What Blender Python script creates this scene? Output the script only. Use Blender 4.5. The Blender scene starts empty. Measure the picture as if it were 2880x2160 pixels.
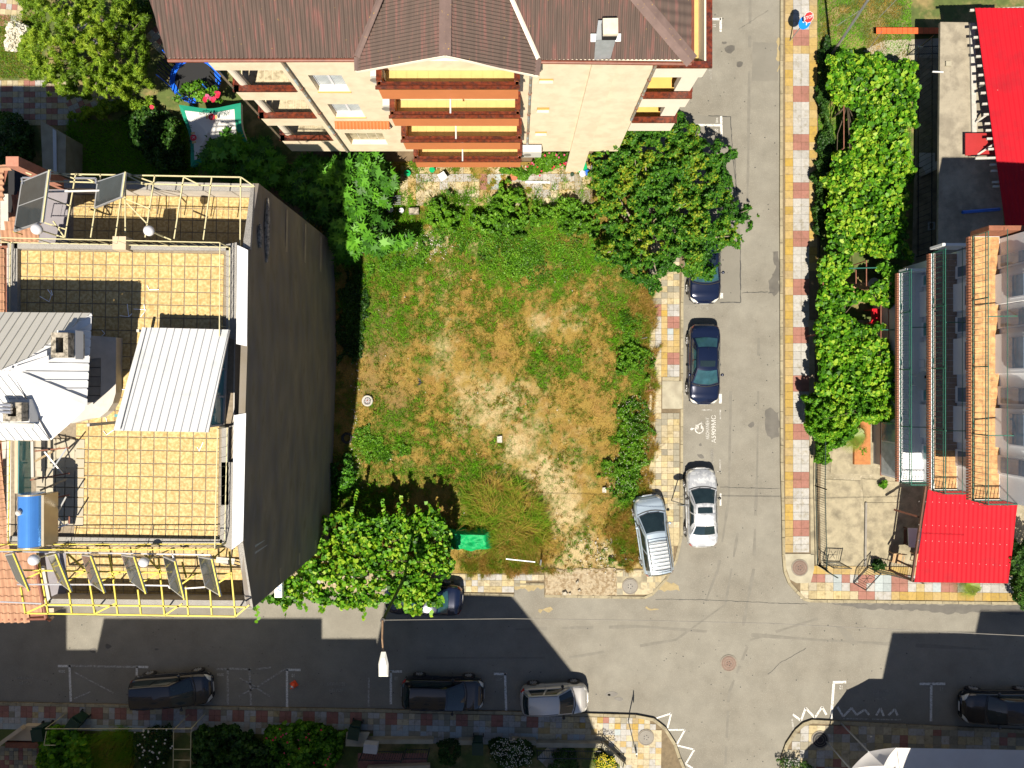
import bpy, math, random
import numpy as np
from mathutils import Vector, Matrix
R = math.radians
rng = np.random.default_rng(7)
random.seed(7)
SC = bpy.context.scene
COL = SC.collection
# ------------------------------------------------------------------ camera, sky, sun, exposure
HC, FP, CX, CY = 40.0, 1997.0, 1440.0, 1080.0
cam = bpy.data.objects.new('camera', bpy.data.cameras.new('camera'))
COL.objects.link(cam)
cam.location = (0, 0, HC)
cam.rotation_euler = (0, 0, 0)
cam.data.sensor_width = 36.0
cam.data.lens = 36.0 * FP / 2880.0
cam.data.clip_start = 0.5
cam.data.clip_end = 600
SC.camera = cam
SUN_EL, SUN_AZ = 59.7, 191.9
w = bpy.data.worlds.new('World'); SC.world = w; w.use_nodes = True
wn = w.node_tree.nodes; wl = w.node_tree.links
sky = wn.new('ShaderNodeTexSky'); sky.sky_type = 'NISHITA'; sky.sun_disc = False
sky.sun_elevation = R(SUN_EL); sky.sun_rotation = R(SUN_AZ); sky.ozone_density = 2.5; sky.air_density = 0.75; sky.dust_density = 0.5
bg = wn['Background']; bg.inputs['Strength'].default_value = 0.05
wl.new(sky.outputs[0], bg.inputs[0])
sl = bpy.data.lights.new('sun', 'SUN'); sl.energy = 5.0; sl.angle = R(0.5); sl.color = (1.0, 0.90, 0.75)
so = bpy.data.objects.new('sun', sl); COL.objects.link(so)
shadow_dir = Vector((0.12, 0.572, -1.0))
so.rotation_euler = shadow_dir.to_track_quat('-Z', 'Y').to_euler()
so.location = (-3, -20, 60)
vs = SC.view_settings
vs.view_transform = 'Standard'; vs.look = 'None'; vs.exposure = 1.0; vs.gamma = 1.0
vs.use_curve_mapping = False

# ------------------------------------------------------------------ helpers
def at(sx, sy, z=0.0):
    return ((sx - CX) * (HC - z) / FP, -(sy - CY) * (HC - z) / FP, z)
ORG = {'A': 0, 'B': 440, 'C': 880, 'D': 1300, 'E': 1620}
K = 2212 / 720.0
def qs(t, x, y):
    return (720 * (int(t[1]) - 1) + x / K, ORG[t[0]] + y / K)
def q(t, x, y, z=0.0):
    return at(*qs(t, x, y), z)

WL = {}
def put(o, parent=None):
    COL.objects.link(o)
    if parent is not None:
        o.parent = parent
        L = WL.get(parent.name)
        if L is not None:
            o.matrix_parent_inverse = Matrix.Translation(-L)
    return o
def tag(o, label=None, cat=None, group=None, kind=None):
    if label: o['label'] = label
    if cat: o['category'] = cat
    if group: o['group'] = group
    if kind: o['kind'] = kind
    return o
def thing(name, label, cat, loc=(0, 0, 0), group=None, rz=None):
    local = rz is not None; rz = rz or 0
    o = bpy.data.objects.new(name, None); o.empty_display_size = 0.2
    COL.objects.link(o); o.location = loc; o.rotation_euler = (0, 0, rz)
    if not local: WL[o.name] = Vector(loc)
    return tag(o, label, cat, group)
def dup(root, loc=None, rz=None, label=None, group=None):
    r = root.copy(); COL.objects.link(r)
    if loc is not None: r.location = loc
    if rz is not None: r.rotation_euler = (0, 0, rz)
    if label: r['label'] = label
    if group: r['group'] = group
    for ch in list(root.children):
        c = ch.copy(); COL.objects.link(c); c.parent = r
        for g in list(ch.children):
            d = g.copy(); COL.objects.link(d); d.parent = c
    return r
def V(*a): return Vector(a)

class MB:
    def __init__(s): s.v = []; s.f = []; s.m = []
    def add(s, vs, fs, mi=0):
        b = len(s.v); s.v.extend(tuple(p) for p in vs)
        for f in fs: s.f.append(tuple(b + i for i in f)); s.m.append(mi)
        return s
    def quad(s, a, b, c, d, mi=0): return s.add([a, b, c, d], [(0, 1, 2, 3)], mi)
    def poly(s, pts, mi=0): return s.add(pts, [tuple(range(len(pts)))], mi)
    def hexa(s, b4, t4, mi=0):
        return s.add(list(b4) + list(t4), [(3, 2, 1, 0), (4, 5, 6, 7), (0, 1, 5, 4), (1, 2, 6, 5), (2, 3, 7, 6), (3, 0, 4, 7)], mi)
    def box(s, x0, y0, z0, x1, y1, z1, mi=0):
        return s.hexa([(x0, y0, z0), (x1, y0, z0), (x1, y1, z0), (x0, y1, z0)], [(x0, y0, z1), (x1, y0, z1), (x1, y1, z1), (x0, y1, z1)], mi)
    def boxr(s, c, sx, sy, sz, rz=0, mi=0):
        ca, sa = math.cos(rz), math.sin(rz); p = []
        for z in (c[2], c[2] + sz):
            for x, y in ((-sx / 2, -sy / 2), (sx / 2, -sy / 2), (sx / 2, sy / 2), (-sx / 2, sy / 2)):
                p.append((c[0] + x * ca - y * sa, c[1] + x * sa + y * ca, z))
        return s.hexa(p[:4], p[4:], mi)
    def prism(s, poly, z0, z1, mi=0, bottom=True):
        n = len(poly)
        a = sum(poly[i][0] * poly[(i + 1) % n][1] - poly[(i + 1) % n][0] * poly[i][1] for i in range(n))
        if a < 0: poly = poly[::-1]
        vs = [(p[0], p[1], z0) for p in poly] + [(p[0], p[1], z1) for p in poly]
        fs = [tuple(range(n, 2 * n))] + [(i, (i + 1) % n, n + (i + 1) % n, n + i) for i in range(n)]
        if bottom: fs.append(tuple(range(n - 1, -1, -1)))
        return s.add(vs, fs, mi)
    def slab(s, pts, t, mi=0):      # 4 points (top face), thickness downwards along normal
        p = [Vector(a) for a in pts]
        n = (p[1] - p[0]).cross(p[3] - p[0]).normalized()
        if n.z < 0: n = -n; p = p[::-1]
        b = [a - n * t for a in p]
        return s.hexa(b, p, mi)
    def beam(s, a, b, w=0.05, h=None, mi=0):
        h = h or w
        a, b = Vector(a), Vector(b); d = b - a
        if d.length < 1e-6: return s
        d.normalize()
        u = d.cross(Vector((0, 0, 1)))
        if u.length < 1e-3: u = Vector((1, 0, 0))
        u.normalize(); v = u.cross(d)
        u = u * w / 2; v = v * h / 2
        A = [a - u - v, a + u - v, a + u + v, a - u + v]; B = [b - u - v, b + u - v, b + u + v, b - u + v]
        return s.add(A + B, [(0, 1, 2, 3), (7, 6, 5, 4), (1, 0, 4, 5), (2, 1, 5, 6), (3, 2, 6, 7), (0, 3, 7, 4)], mi)
    def tube(s, path, r=0.03, n=8, mi=0, cap=True):
        path = [Vector(p) for p in path]; m = len(path)
        rs = r if isinstance(r, (list, tuple)) else [r] * m
        b = len(s.v); prev = None
        for i, p in enumerate(path):
            d = (path[min(i + 1, m - 1)] - path[max(i - 1, 0)]).normalized()
            if prev is None:
                u = d.cross(Vector((0, 0, 1)))
                if u.length < 1e-3: u = Vector((1, 0, 0))
            else: u = prev - d * prev.dot(d)
            u.normalize(); prev = u; v = d.cross(u)
            for k in range(n):
                t = 2 * math.pi * k / n
                s.v.append(tuple(p + (u * math.cos(t) + v * math.sin(t)) * rs[i]))
        for i in range(m - 1):
            for k in range(n):
                k2 = (k + 1) % n
                s.f.append((b + i * n + k, b + i * n + k2, b + (i + 1) * n + k2, b + (i + 1) * n + k)); s.m.append(mi)
        if cap:
            s.f.append(tuple(b + k for k in range(n - 1, -1, -1))); s.m.append(mi)
            s.f.append(tuple(b + (m - 1) * n + k for k in range(n))); s.m.append(mi)
        return s
    def lathe(s, prof, c=(0, 0, 0), n=20, mi=0, axis='z'):
        b = len(s.v)
        for r, z in prof:
            for k in range(n):
                t = 2 * math.pi * k / n
                x, y = r * math.cos(t), r * math.sin(t)
                p = (x, y, z) if axis == 'z' else ((z, x, y) if axis == 'x' else (x, z, y))
                s.v.append((c[0] + p[0], c[1] + p[1], c[2] + p[2]))
        for i in range(len(prof) - 1):
            for k in range(n):
                k2 = (k + 1) % n
                s.f.append((b + i * n + k, b + i * n + k2, b + (i + 1) * n + k2, b + (i + 1) * n + k)); s.m.append(mi)
        s.f.append(tuple(b + (len(prof) - 1) * n + k for k in range(n))); s.m.append(mi)
        s.f.append(tuple(b + k for k in range(n - 1, -1, -1))); s.m.append(mi)
        return s
    def sphere(s, c, r, n=14, m=9, sz=1.0, mi=0):
        pr = [(max(1e-4, r * math.sin(math.pi * i / m)), -r * sz * math.cos(math.pi * i / m)) for i in range(m + 1)]
        return s.lathe(pr, c, n, mi)
    def grid(s, fn, nu, nv, mi=0):
        b = len(s.v)
        for j in range(nv + 1):
            for i in range(nu + 1): s.v.append(tuple(fn(i / nu, j / nv)))
        for j in range(nv):
            for i in range(nu):
                a = b + j * (nu + 1) + i
                s.f.append((a, a + 1, a + nu + 2, a + nu + 1)); s.m.append(mi)
        return s
    def mesh(s, name, mats, smooth=False):
        me = bpy.data.meshes.new(name)
        me.from_pydata(s.v, [], s.f); me.update()
        if not isinstance(mats, (list, tuple)): mats = [mats]
        for m in mats: me.materials.append(m)
        if len(mats) > 1: me.polygons.foreach_set('material_index', s.m)
        if smooth: me.polygons.foreach_set('use_smooth', [True] * len(s.f))
        return me
    def build(s, name, mats, parent=None, smooth=False, kind=None):
        o = bpy.data.objects.new(name, s.mesh(name, mats, smooth))
        if kind: o['kind'] = kind
        return put(o, parent)

def struct(name, mb, m, smooth=False):
    return tag(mb.build(name, m, None, smooth), kind='structure')

# ------------------------------------------------------------------ materials
MT = {}
def mat(name, col, rough=0.8, var=0.0, scale=3.0, bump=0.0, bscale=40.0, metal=0.0, rnd=0.0, col2=None, c2scale=1.0, c2lo=0.45, c2hi=0.6,
        coat=0.0, speck=None, aniso=None, spec=0.5, rings=None, trans=0.0, alpha=1.0, hue=0.0, stripe=None):
    m = bpy.data.materials.new(name); m.use_nodes = True; MT[name] = m
    N = m.node_tree.nodes; L = m.node_tree.links; P = N['Principled BSDF']
    P.inputs['Roughness'].default_value = rough; P.inputs['Metallic'].default_value = metal
    P.inputs['Specular IOR Level'].default_value = spec
    if coat: P.inputs['Coat Weight'].default_value = coat; P.inputs['Coat Roughness'].default_value = 0.04
    if trans: P.inputs['Transmission Weight'].default_value = trans
    if alpha < 1: P.inputs['Alpha'].default_value = alpha
    tc = N.new('ShaderNodeTexCoord'); src = tc.outputs['Object']
    if rnd and not aniso:
        gp_ = N.new('ShaderNodeNewGeometry'); src2 = gp_.outputs['Position']
    elif aniso:
        mp = N.new('ShaderNodeMapping'); mp.inputs['Scale'].default_value = aniso; L.new(src, mp.inputs[0]); src2 = mp.outputs[0]
    else: src2 = src
    def noise(sc, det=4, s=None):
        n = N.new('ShaderNodeTexNoise'); n.inputs['Scale'].default_value = sc; n.inputs['Detail'].default_value = det
        n.inputs['Roughness'].default_value = 0.6
        L.new(s or src2, n.inputs['Vector']); return n.outputs['Fac']
    cur = None
    rgb = N.new('ShaderNodeRGB'); rgb.outputs[0].default_value = (*col, 1); cur = rgb.outputs[0]
    def mix(fac, a, b, mode='MIX'):
        x = N.new('ShaderNodeMix'); x.data_type = 'RGBA'; x.blend_type = mode
        if isinstance(fac, float): x.inputs[0].default_value = fac
        else: L.new(fac, x.inputs[0])
        L.new(a, x.inputs[6])
        if isinstance(b, tuple): x.inputs[7].default_value = (*b, 1)
        else: L.new(b, x.inputs[7])
        return x.outputs[2]
    def mr(s, a, b, c, d):
        x = N.new('ShaderNodeMapRange'); L.new(s, x.inputs[0])
        for i, t in enumerate((a, b, c, d)): x.inputs[i + 1].default_value = t
        return x.outputs[0]
    if col2: cur = mix(mr(noise(c2scale, 6), c2lo, c2hi, 0, 1), cur, col2)
    if speck:
        n = noise(speck[1], 2, src); cur = mix(mr(n, speck[2], speck[2] + 0.06, 0, speck[3] if len(speck) > 3 else 1), cur, speck[0])
    if var:
        g = mr(noise(scale, 7), 0.25, 0.75, 1 - var, 1 + var)
        h = N.new('ShaderNodeHueSaturation'); L.new(g, h.inputs['Value']); L.new(cur, h.inputs['Color']); cur = h.outputs[0]
    if rnd:
        oi = N.new('ShaderNodeObjectInfo'); g = mr(oi.outputs['Random'], 0, 1, 1 - rnd, 1 + rnd)
        h = N.new('ShaderNodeHueSaturation'); L.new(g, h.inputs['Value']); L.new(cur, h.inputs['Color']); cur = h.outputs[0]
        if hue:
            x = N.new('ShaderNodeMath'); x.operation = 'MULTIPLY'; x.inputs[1].default_value = 7.31; L.new(oi.outputs['Random'], x.inputs[0])
            y = N.new('ShaderNodeMath'); y.operation = 'FRACT'; L.new(x.outputs[0], y.inputs[0])
            L.new(mr(y.outputs[0], 0, 1, 1 - hue, 1 + hue), h.inputs['Saturation'])
    hgt = None
    if rings:
        mp = N.new('ShaderNodeMapping'); mp.inputs['Location'].default_value = (rings[0], rings[0], 0); L.new(src, mp.inputs[0])
        wv = N.new('ShaderNodeTexWave'); wv.wave_type = 'RINGS'; wv.rings_direction = 'Z'; wv.inputs['Scale'].default_value = rings[1]
        wv.inputs['Distortion'].default_value = 0.4
        L.new(mp.outputs[0], wv.inputs[0])
        cur = mix(mr(wv.outputs['Fac'], 0.0, 0.45, rings[2], 0.0), cur, tuple(c * 0.45 for c in col))
        hgt = wv.outputs['Fac']
    if stripe:
        wv = N.new('ShaderNodeTexWave'); wv.wave_type = 'BANDS'; wv.bands_direction = stripe[0]; wv.inputs['Scale'].default_value = stripe[1]
        wv.inputs['Distortion'].default_value = 0.3
        L.new(src, wv.inputs[0]); cur = mix(mr(wv.outputs['Fac'], 0.1, 0.6, stripe[2], 0.0), cur, tuple(c * 0.5 for c in col))
        hgt = wv.outputs['Fac']
    L.new(cur, P.inputs['Base Color'])
    if bump or hgt:
        bp = N.new('ShaderNodeBump'); bp.inputs['Strength'].default_value = bump or 0.3; bp.inputs['Distance'].default_value = 0.02
        L.new(hgt if hgt else noise(bscale, 6), bp.inputs['Height']); L.new(bp.outputs[0], P.inputs['Normal'])
    return m

def leafmat(name, cols, trans=0.35, rough=0.5, spec=0.25, patch=0.35):
    m = bpy.data.materials.new(name); m.use_nodes = True; MT[name] = m
    N = m.node_tree.nodes; L = m.node_tree.links; P = N['Principled BSDF']
    a = N.new('ShaderNodeAttribute'); a.attribute_name = 'rnd'
    r = N.new('ShaderNodeValToRGB'); L.new(a.outputs['Fac'], r.inputs[0])
    cr = r.color_ramp
    while len(cr.elements) < len(cols): cr.elements.new(0.5)
    for i, c in enumerate(cols):
        cr.elements[i].position = i / (len(cols) - 1); cr.elements[i].color = (*c, 1)
    L.new(r.outputs[0], P.inputs['Base Color']); P.inputs['Roughness'].default_value = rough
    P.inputs['Specular IOR Level'].default_value = spec
    t = N.new('ShaderNodeBsdfTranslucent')
    hs = N.new('ShaderNodeHueSaturation'); hs.inputs['Hue'].default_value = 0.485; hs.inputs['Saturation'].default_value = 1.1; hs.inputs['Value'].default_value = 1.3
    L.new(r.outputs[0], hs.inputs['Color']); L.new(hs.outputs[0], t.inputs['Color'])
    mx = N.new('ShaderNodeMixShader'); mx.inputs[0].default_value = trans
    L.new(P.outputs[0], mx.inputs[1]); L.new(t.outputs[0], mx.inputs[2])
    L.new(mx.outputs[0], N['Material Output'].inputs[0])
    return m

# ------------------------------------------------------------------ numpy noise and fields
_lat = np.random.default_rng(3).random((256, 256))
def vnoise(x, y, s=1.0, o=0.0):
    x = np.asarray(x) * s + 37.7 + o; y = np.asarray(y) * s + 91.3 - o
    xi = np.floor(x).astype(int); yi = np.floor(y).astype(int); fx = x - xi; fy = y - yi
    fx = fx * fx * (3 - 2 * fx); fy = fy * fy * (3 - 2 * fy)
    g = lambda a, b: _lat[a % 256, b % 256]
    return (g(xi, yi) * (1 - fx) + g(xi + 1, yi) * fx) * (1 - fy) + (g(xi, yi + 1) * (1 - fx) + g(xi + 1, yi + 1) * fx) * fy
def fbm(x, y, s=1.0, o=0.0, n=4):
    t = 0; a = 0.5; w_ = 0
    for i in range(n):
        t = t + a * vnoise(x, y, s, o + i * 13.1); w_ += a; a *= 0.55; s *= 2.1
    return t / w_
def inpoly(x, y, poly):
    r = np.zeros(len(x), bool); n = len(poly)
    for i in range(n):
        x0, y0 = poly[i][:2]; x1, y1 = poly[(i + 1) % n][:2]
        c = ((y0 > y) != (y1 > y)) & (x < (x1 - x0) * (y - y0) / (y1 - y0 + 1e-12) + x0)
        r ^= c
    return r
def edgedist(x, y, poly):
    d = np.full(len(x), 1e9); n = len(poly)
    for i in range(n):
        ax, ay = poly[i][:2]; bx, by = poly[(i + 1) % n][:2]
        dx, dy = bx - ax, by - ay; t = np.clip(((x - ax) * dx + (y - ay) * dy) / (dx * dx + dy * dy + 1e-9), 0, 1)
        d = np.minimum(d, np.hypot(x - ax - t * dx, y - ay - t * dy))
    return d

SH = {
 'oval': [(0, -.5), (.28, 0), (0, .5), (-.28, 0)],
 'grape': [(0, -.42), (.42, -.36), (.55, .02), (.28, .2), (0, .55), (-.28, .2), (-.55, .02), (-.42, -.36)],
 'fig': [(0, -.5), (.16, -.2), (.5, -.28), (.24, -.02), (.56, .22), (.16, .14), (.1, .3), (0, .62), (-.1, .3), (-.16, .14), (-.56, .22), (-.24, -.02), (-.5, -.28), (-.16, -.2)],
 'long': [(0, -.5), (.09, 0), (0, .5), (-.09, 0)],
 'round': [(0, -.45), (.38, -.22), (.42, .2), (0, .5), (-.42, .2), (-.38, -.22)],
}
def leafmesh(name, c, size, shape, m, parent=None, tilt=0.6, tone=None, kind=None, az=None, up=None):
    c = np.asarray(c, float); n = len(c); sh = np.array(SH[shape]); k = len(sh)
    size = np.broadcast_to(np.asarray(size, float), (n,))
    nr = rng.normal(size=(n, 3)) * tilt + (np.array([0, 0, 1.0]) if up is None else up); nr /= np.linalg.norm(nr, axis=1, keepdims=True)
    a = rng.random(n) * 2 * np.pi if az is None else az
    t = np.stack([np.cos(a), np.sin(a), np.zeros(n)], 1); t -= nr * (t * nr).sum(1, keepdims=True); t /= np.linalg.norm(t, axis=1, keepdims=True)
    b = np.cross(nr, t)
    v = c[:, None, :] + size[:, None, None] * (sh[None, :, 0:1] * b[:, None, :] + sh[None, :, 1:2] * t[:, None, :])
    v -= nr[:, None, :] * (size[:, None, None] * (np.abs(sh[None, :, 0:1]) * .25 + sh[None, :, 1:2] ** 2 * .3))
    v = v.reshape(-1, 3)
    me = bpy.data.meshes.new(name)
    me.vertices.add(n * k); me.vertices.foreach_set('co', v.ravel())
    me.loops.add(n * k); me.loops.foreach_set('vertex_index', np.arange(n * k, dtype=np.int32))
    me.polygons.add(n); me.polygons.foreach_set('loop_start', np.arange(0, n * k, k, dtype=np.int32))
    me.polygons.foreach_set('loop_total', np.full(n, k, np.int32))
    me.update(calc_edges=True)
    if tone is None: tone = rng.random(n)
    at_ = me.attributes.new('rnd', 'FLOAT', 'POINT'); at_.data.foreach_set('value', np.repeat(np.clip(tone, 0, 1), k).astype(np.float32))
    me.materials.append(m)
    o = bpy.data.objects.new(name, me)
    if kind: o['kind'] = kind
    return put(o, parent)
def blades(name, x, y, z, h, wd, m, tone, parent=None, lean=0.5, kind='stuff', leandir=None):
    n = len(x); a = rng.random(n) * 2 * np.pi; d = rng.random(n) * 2 * np.pi if leandir is None else leandir
    ln = lean * h * (0.4 + 0.8 * rng.random(n))
    base = np.stack([x, y, np.broadcast_to(z, (n,))], 1); s_ = np.stack([np.cos(a), np.sin(a), 0 * a], 1) * (wd / 2)[:, None] if isinstance(wd, np.ndarray) else np.stack([np.cos(a), np.sin(a), 0 * a], 1) * wd / 2
    tip = base + np.stack([np.cos(d) * ln, np.sin(d) * ln, h], 1)
    v = np.stack([base - s_, base + s_, tip], 1).reshape(-1, 3)
    me = bpy.data.meshes.new(name)
    me.vertices.add(n * 3); me.vertices.foreach_set('co', v.ravel())
    me.loops.add(n * 3); me.loops.foreach_set('vertex_index', np.arange(n * 3, dtype=np.int32))
    me.polygons.add(n); me.polygons.foreach_set('loop_start', np.arange(0, n * 3, 3, dtype=np.int32)); me.polygons.foreach_set('loop_total', np.full(n, 3, np.int32))
    me.update(calc_edges=True)
    at_ = me.attributes.new('rnd', 'FLOAT', 'POINT'); at_.data.foreach_set('value', np.repeat(np.clip(tone, 0, 1), 3).astype(np.float32))
    me.materials.append(m)
    o = bpy.data.objects.new(name, me)
    if kind: o['kind'] = kind
    return put(o, parent)
def spts(tag_, pts): return [qs(tag_, *p) for p in pts]
def crown(poly, n, z0, z1, dome=60.0, gap=0.0, gs=0.35, lump=0.5, seed=0.0, edge_noise=18.0, thick=0.5, lf=22.0):
    """points of foliage inside an outline seen from above (picture pixels), as a lumpy dome between z0 and z1 metres"""
    P = np.array(poly, float); mn = P.min(0) - 25; mx = P.max(0) + 25; out = []
    tot = 0
    while tot < n:
        s = rng.random((n * 2, 2)) * (mx - mn) + mn; x, y = s[:, 0], s[:, 1]
        ex = x + (fbm(x, y, 1 / 28.0, seed) - .5) * 2.4 * edge_noise; ey = y + (fbm(x, y, 1 / 28.0, seed + 50) - .5) * 2.4 * edge_noise
        k = inpoly(ex, ey, P); x, y = x[k], y[k]; ex, ey = ex[k], ey[k]
        if len(x) == 0: continue
        g = fbm(x, y, gs / 10.0, seed + 9, 3)
        k = g > gap; x, y, ex, ey, g = x[k], y[k], ex[k], ey[k], g[k]
        d = np.clip(edgedist(ex, ey, P) / dome, 0, 1); d = np.sqrt(1 - (1 - d) ** 2)
        l = fbm(x, y, 1 / lf, seed + 21, 3)
        zt = z0 + (z1 - z0) * (d * (1 - lump) + lump * np.clip((l - .25) * 2, 0, 1) * (0.35 + .65 * d))
        z = zt - thick * rng.random(len(x)) ** 1.4 * (zt - z0 + .2)
        out.append(np.stack([(x - CX) * (HC - z) / FP, -(y - CY) * (HC - z) / FP, z], 1)); tot += len(x)
    return np.concatenate(out)[:n]

def corr(mb, poly, zf, ang, pitch, amp, prof='sine', sub=6, mi=0, nv=1):
    """corrugated sheet over a convex plan polygon; ridges run along direction ang"""
    ca, sa = math.cos(ang), math.sin(ang)
    uv = [(-x * sa + y * ca, x * ca + y * sa) for x, y in poly]      # u across, v along
    u0 = min(p[0] for p in uv); u1 = max(p[0] for p in uv); n = max(2, int((u1 - u0) / pitch * sub)); prev = None
    us = []
    if prof == 'sine': us = [(u0 + (u1 - u0) * i / n, 0.5 + 0.5 * math.cos(2 * math.pi * (u1 - u0) * i / n / pitch)) for i in range(n + 1)]
    else:
        c = u0; bw = prof
        while c < u1:
            for d, h in ((0, 0), (bw * .15, 1), (bw * .85, 1), (bw, 0), (pitch - .001, 0)):
                if c + d < u1: us.append((c + d, h))
            c += pitch
        us.append((u1, 0))
    for u, h in us:
        u_ = min(max(u, u0 + 1e-4), u1 - 1e-4); vv = []
        for i in range(len(uv)):
            a, b = uv[i], uv[(i + 1) % len(uv)]
            if (a[0] - u_) * (b[0] - u_) <= 0 and abs(a[0] - b[0]) > 1e-9:
                vv.append(a[1] + (b[1] - a[1]) * (u_ - a[0]) / (b[0] - a[0]))
        if len(vv) < 2: continue
        row = []
        for j in range(nv + 1):
            v = min(vv) + (max(vv) - min(vv)) * j / nv
            X = -u * sa + v * ca; Y = u * ca + v * sa
            row.append(len(mb.v)); mb.v.append((X, Y, zf(X, Y) + h * amp))
        if prev:
            for j in range(nv): mb.f.append((prev[j], row[j], row[j + 1], prev[j + 1])); mb.m.append(mi)
        prev = row
    return mb
def plane3(a, b, c):
    a, b, c = Vector(a), Vector(b), Vector(c); n = (b - a).cross(c - a)
    return lambda x, y: a.z - (n.x * (x - a.x) + n.y * (y - a.y)) / n.z
def textmesh(s, size, m, name='lettering', parent=None, loc=(0, 0, 0), rz=0, ext=0.001, sx=1.0, rot=None, kind=None):
    cu = bpy.data.curves.new('t', 'FONT'); cu.body = s; cu.size = size; cu.align_x = 'CENTER'; cu.align_y = 'CENTER'; cu.extrude = ext
    o = bpy.data.objects.new('t', cu); COL.objects.link(o)
    dg = bpy.context.evaluated_depsgraph_get(); dg.update()
    me = bpy.data.meshes.new_from_object(o.evaluated_get(dg)); bpy.data.objects.remove(o)
    me.materials.clear(); me.materials.append(m)
    r = bpy.data.objects.new(name, me)
    r.location = loc; r.rotation_euler = rot if rot else (0, 0, rz); r.scale = (sx, 1, 1)
    if kind: r['kind'] = kind
    return put(r, parent)
# ------------------------------------------------------------------ palette
mat('asphalt', (.178,.170,.144), .92, .14, 1.1, .5, 45, col2=(.152,.142,.118), c2scale=.3, c2lo=.4, c2hi=.65, speck=((.25,.24,.2), 22, .57, .55))
mat('tyre_mark', (.145,.138,.118), .9, .15, 3, .3, 45)
mat('asphalt_patch', (.15,.143,.122), .9, .10, .9, .35, 70, speck=((.22,.2,.16), 30, .62, .5))
mat('tar', (0.03, 0.03, 0.03), .6)
mat('wet_stain', (.085,.08,.07), .6, .25, 2.0, .2, 40)
mat('dust', (.27,.22,.12), .95, .25, 3, .2, 40)
mat('road_paint', (.52,.52,.5), .7, .1, 6, 0, col2=(.24, .23, .2), c2scale=14, c2lo=.52, c2hi=.60)
mat('worn_paint', (.32,.32,.30), .8, .1, 6, 0, col2=(.19, .18, .16), c2scale=9, c2lo=.42, c2hi=.56)
mat('kerb', (.25,.22,.145), .9, .18, 5, .5, 40, rnd=.12, col2=(.15,.13,.09), c2scale=3, c2lo=.5, c2hi=.7)
mat('joint', (.13,.10,.06), .95, .3, 6, .3)
mat('tile_yellow', (.34,.245,.09), .85, .18, 7, .3, rnd=.13, hue=.2, stripe=('Y', 14, .35), col2=(.26,.19,.09), c2scale=4, c2lo=.5, c2hi=.7)
mat('tile_white', (.33,.325,.31), .85, .14, 7, .3, rnd=.10, rings=(.225, 5.5, .5), col2=(.24,.22,.17), c2scale=4, c2lo=.5, c2hi=.7)
mat('tile_red', (.25,.115,.09), .85, .14, 7, .3, rnd=.10, rings=(.225, 5.5, .35), col2=(.2,.1,.07), c2scale=4, c2lo=.5, c2hi=.7)
mat('tile_beige', (.34,.29,.18), .85, .16, 7, .3, rnd=.16, hue=.25, col2=(.21,.17,.1), c2scale=4, c2lo=.5, c2hi=.7)
mat('tile_blue', (.27,.31,.32), .85, .14, 7, .3, rnd=.12)
mat('tile_grey', (.2,.185,.14), .85, .16, 7, .3, rnd=.14)
mat('tile_terra', (.38,.26,.095), .75, .24, 9, .35, 50, rnd=.07, col2=(.43,.33,.155), c2scale=9, c2lo=.42, c2hi=.6, speck=((.25, .15, .07), 30, .66, .5))
mat('tile_cream', (.33,.30,.23), .6, .08, 5, .1, rnd=.08)
mat('tile_marble', (.36,.32,.22), .5, .3, 4, .1, rnd=.08, col2=(.24,.2,.13), c2scale=5, c2lo=.5, c2hi=.62)
mat('grout', (.20,.165,.12), .95, .3, 8, .3)
mat('concrete', (.27,.24,.165), .92, .22, 2.5, .5, 30, col2=(.17,.15,.105), c2scale=1.6, c2lo=.45, c2hi=.65)
mat('concrete_pale', (.31,.29,.22), .9, .2, 4, .4, 30, col2=(.22,.2,.15), c2scale=2, c2lo=.45, c2hi=.65)
mat('concrete_dark', (0.20, 0.19, 0.17), .9, .2, 3, .4, 30)
mat('iron', (.15,.10,.08), .6, .2, 8, .3, metal=.4, stripe=('X', 12, .4))
mat('iron_frame', (.17,.15,.12), .7, .2, 8, .3)
mat('soil', (.12,.085,.05), .95, .3, 3, .6, 20)
mat('rubble', (.3,.25,.17), .95, .3, 9, .9, 14, col2=(.19,.14,.08), c2scale=5, c2lo=.45, c2hi=.6)
mat('stone_pale', (.33,.3,.24), .9, .2, 6, .4, rnd=.15)
mat('litter', (0.42, 0.40, 0.36), .8, rnd=.1)

def colmat(name, fine=26, bump=.8):
    m = bpy.data.materials.new(name); m.use_nodes = True; MT[name] = m
    N = m.node_tree.nodes; L = m.node_tree.links; P = N['Principled BSDF']; P.inputs['Roughness'].default_value = .95; P.inputs['Specular IOR Level'].default_value = .2
    a = N.new('ShaderNodeAttribute'); a.attribute_name = 'tone'
    tc = N.new('ShaderNodeTexCoord'); n = N.new('ShaderNodeTexNoise'); n.inputs['Scale'].default_value = fine; n.inputs['Detail'].default_value = 6
    L.new(tc.outputs['Object'], n.inputs['Vector'])
    r = N.new('ShaderNodeMapRange'); L.new(n.outputs['Fac'], r.inputs[0])
    for i, t in enumerate((.3, .7, .55, 1.4)): r.inputs[i + 1].default_value = t
    h = N.new('ShaderNodeHueSaturation'); L.new(a.outputs['Color'], h.inputs['Color']); L.new(r.outputs[0], h.inputs['Value'])
    L.new(h.outputs[0], P.inputs['Base Color'])
    b = N.new('ShaderNodeBump'); b.inputs['Strength'].default_value = bump; b.inputs['Distance'].default_value = .04
    L.new(n.outputs['Fac'], b.inputs['Height']); L.new(b.outputs[0], P.inputs['Normal'])
    return m
colmat('lot_soil')

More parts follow.
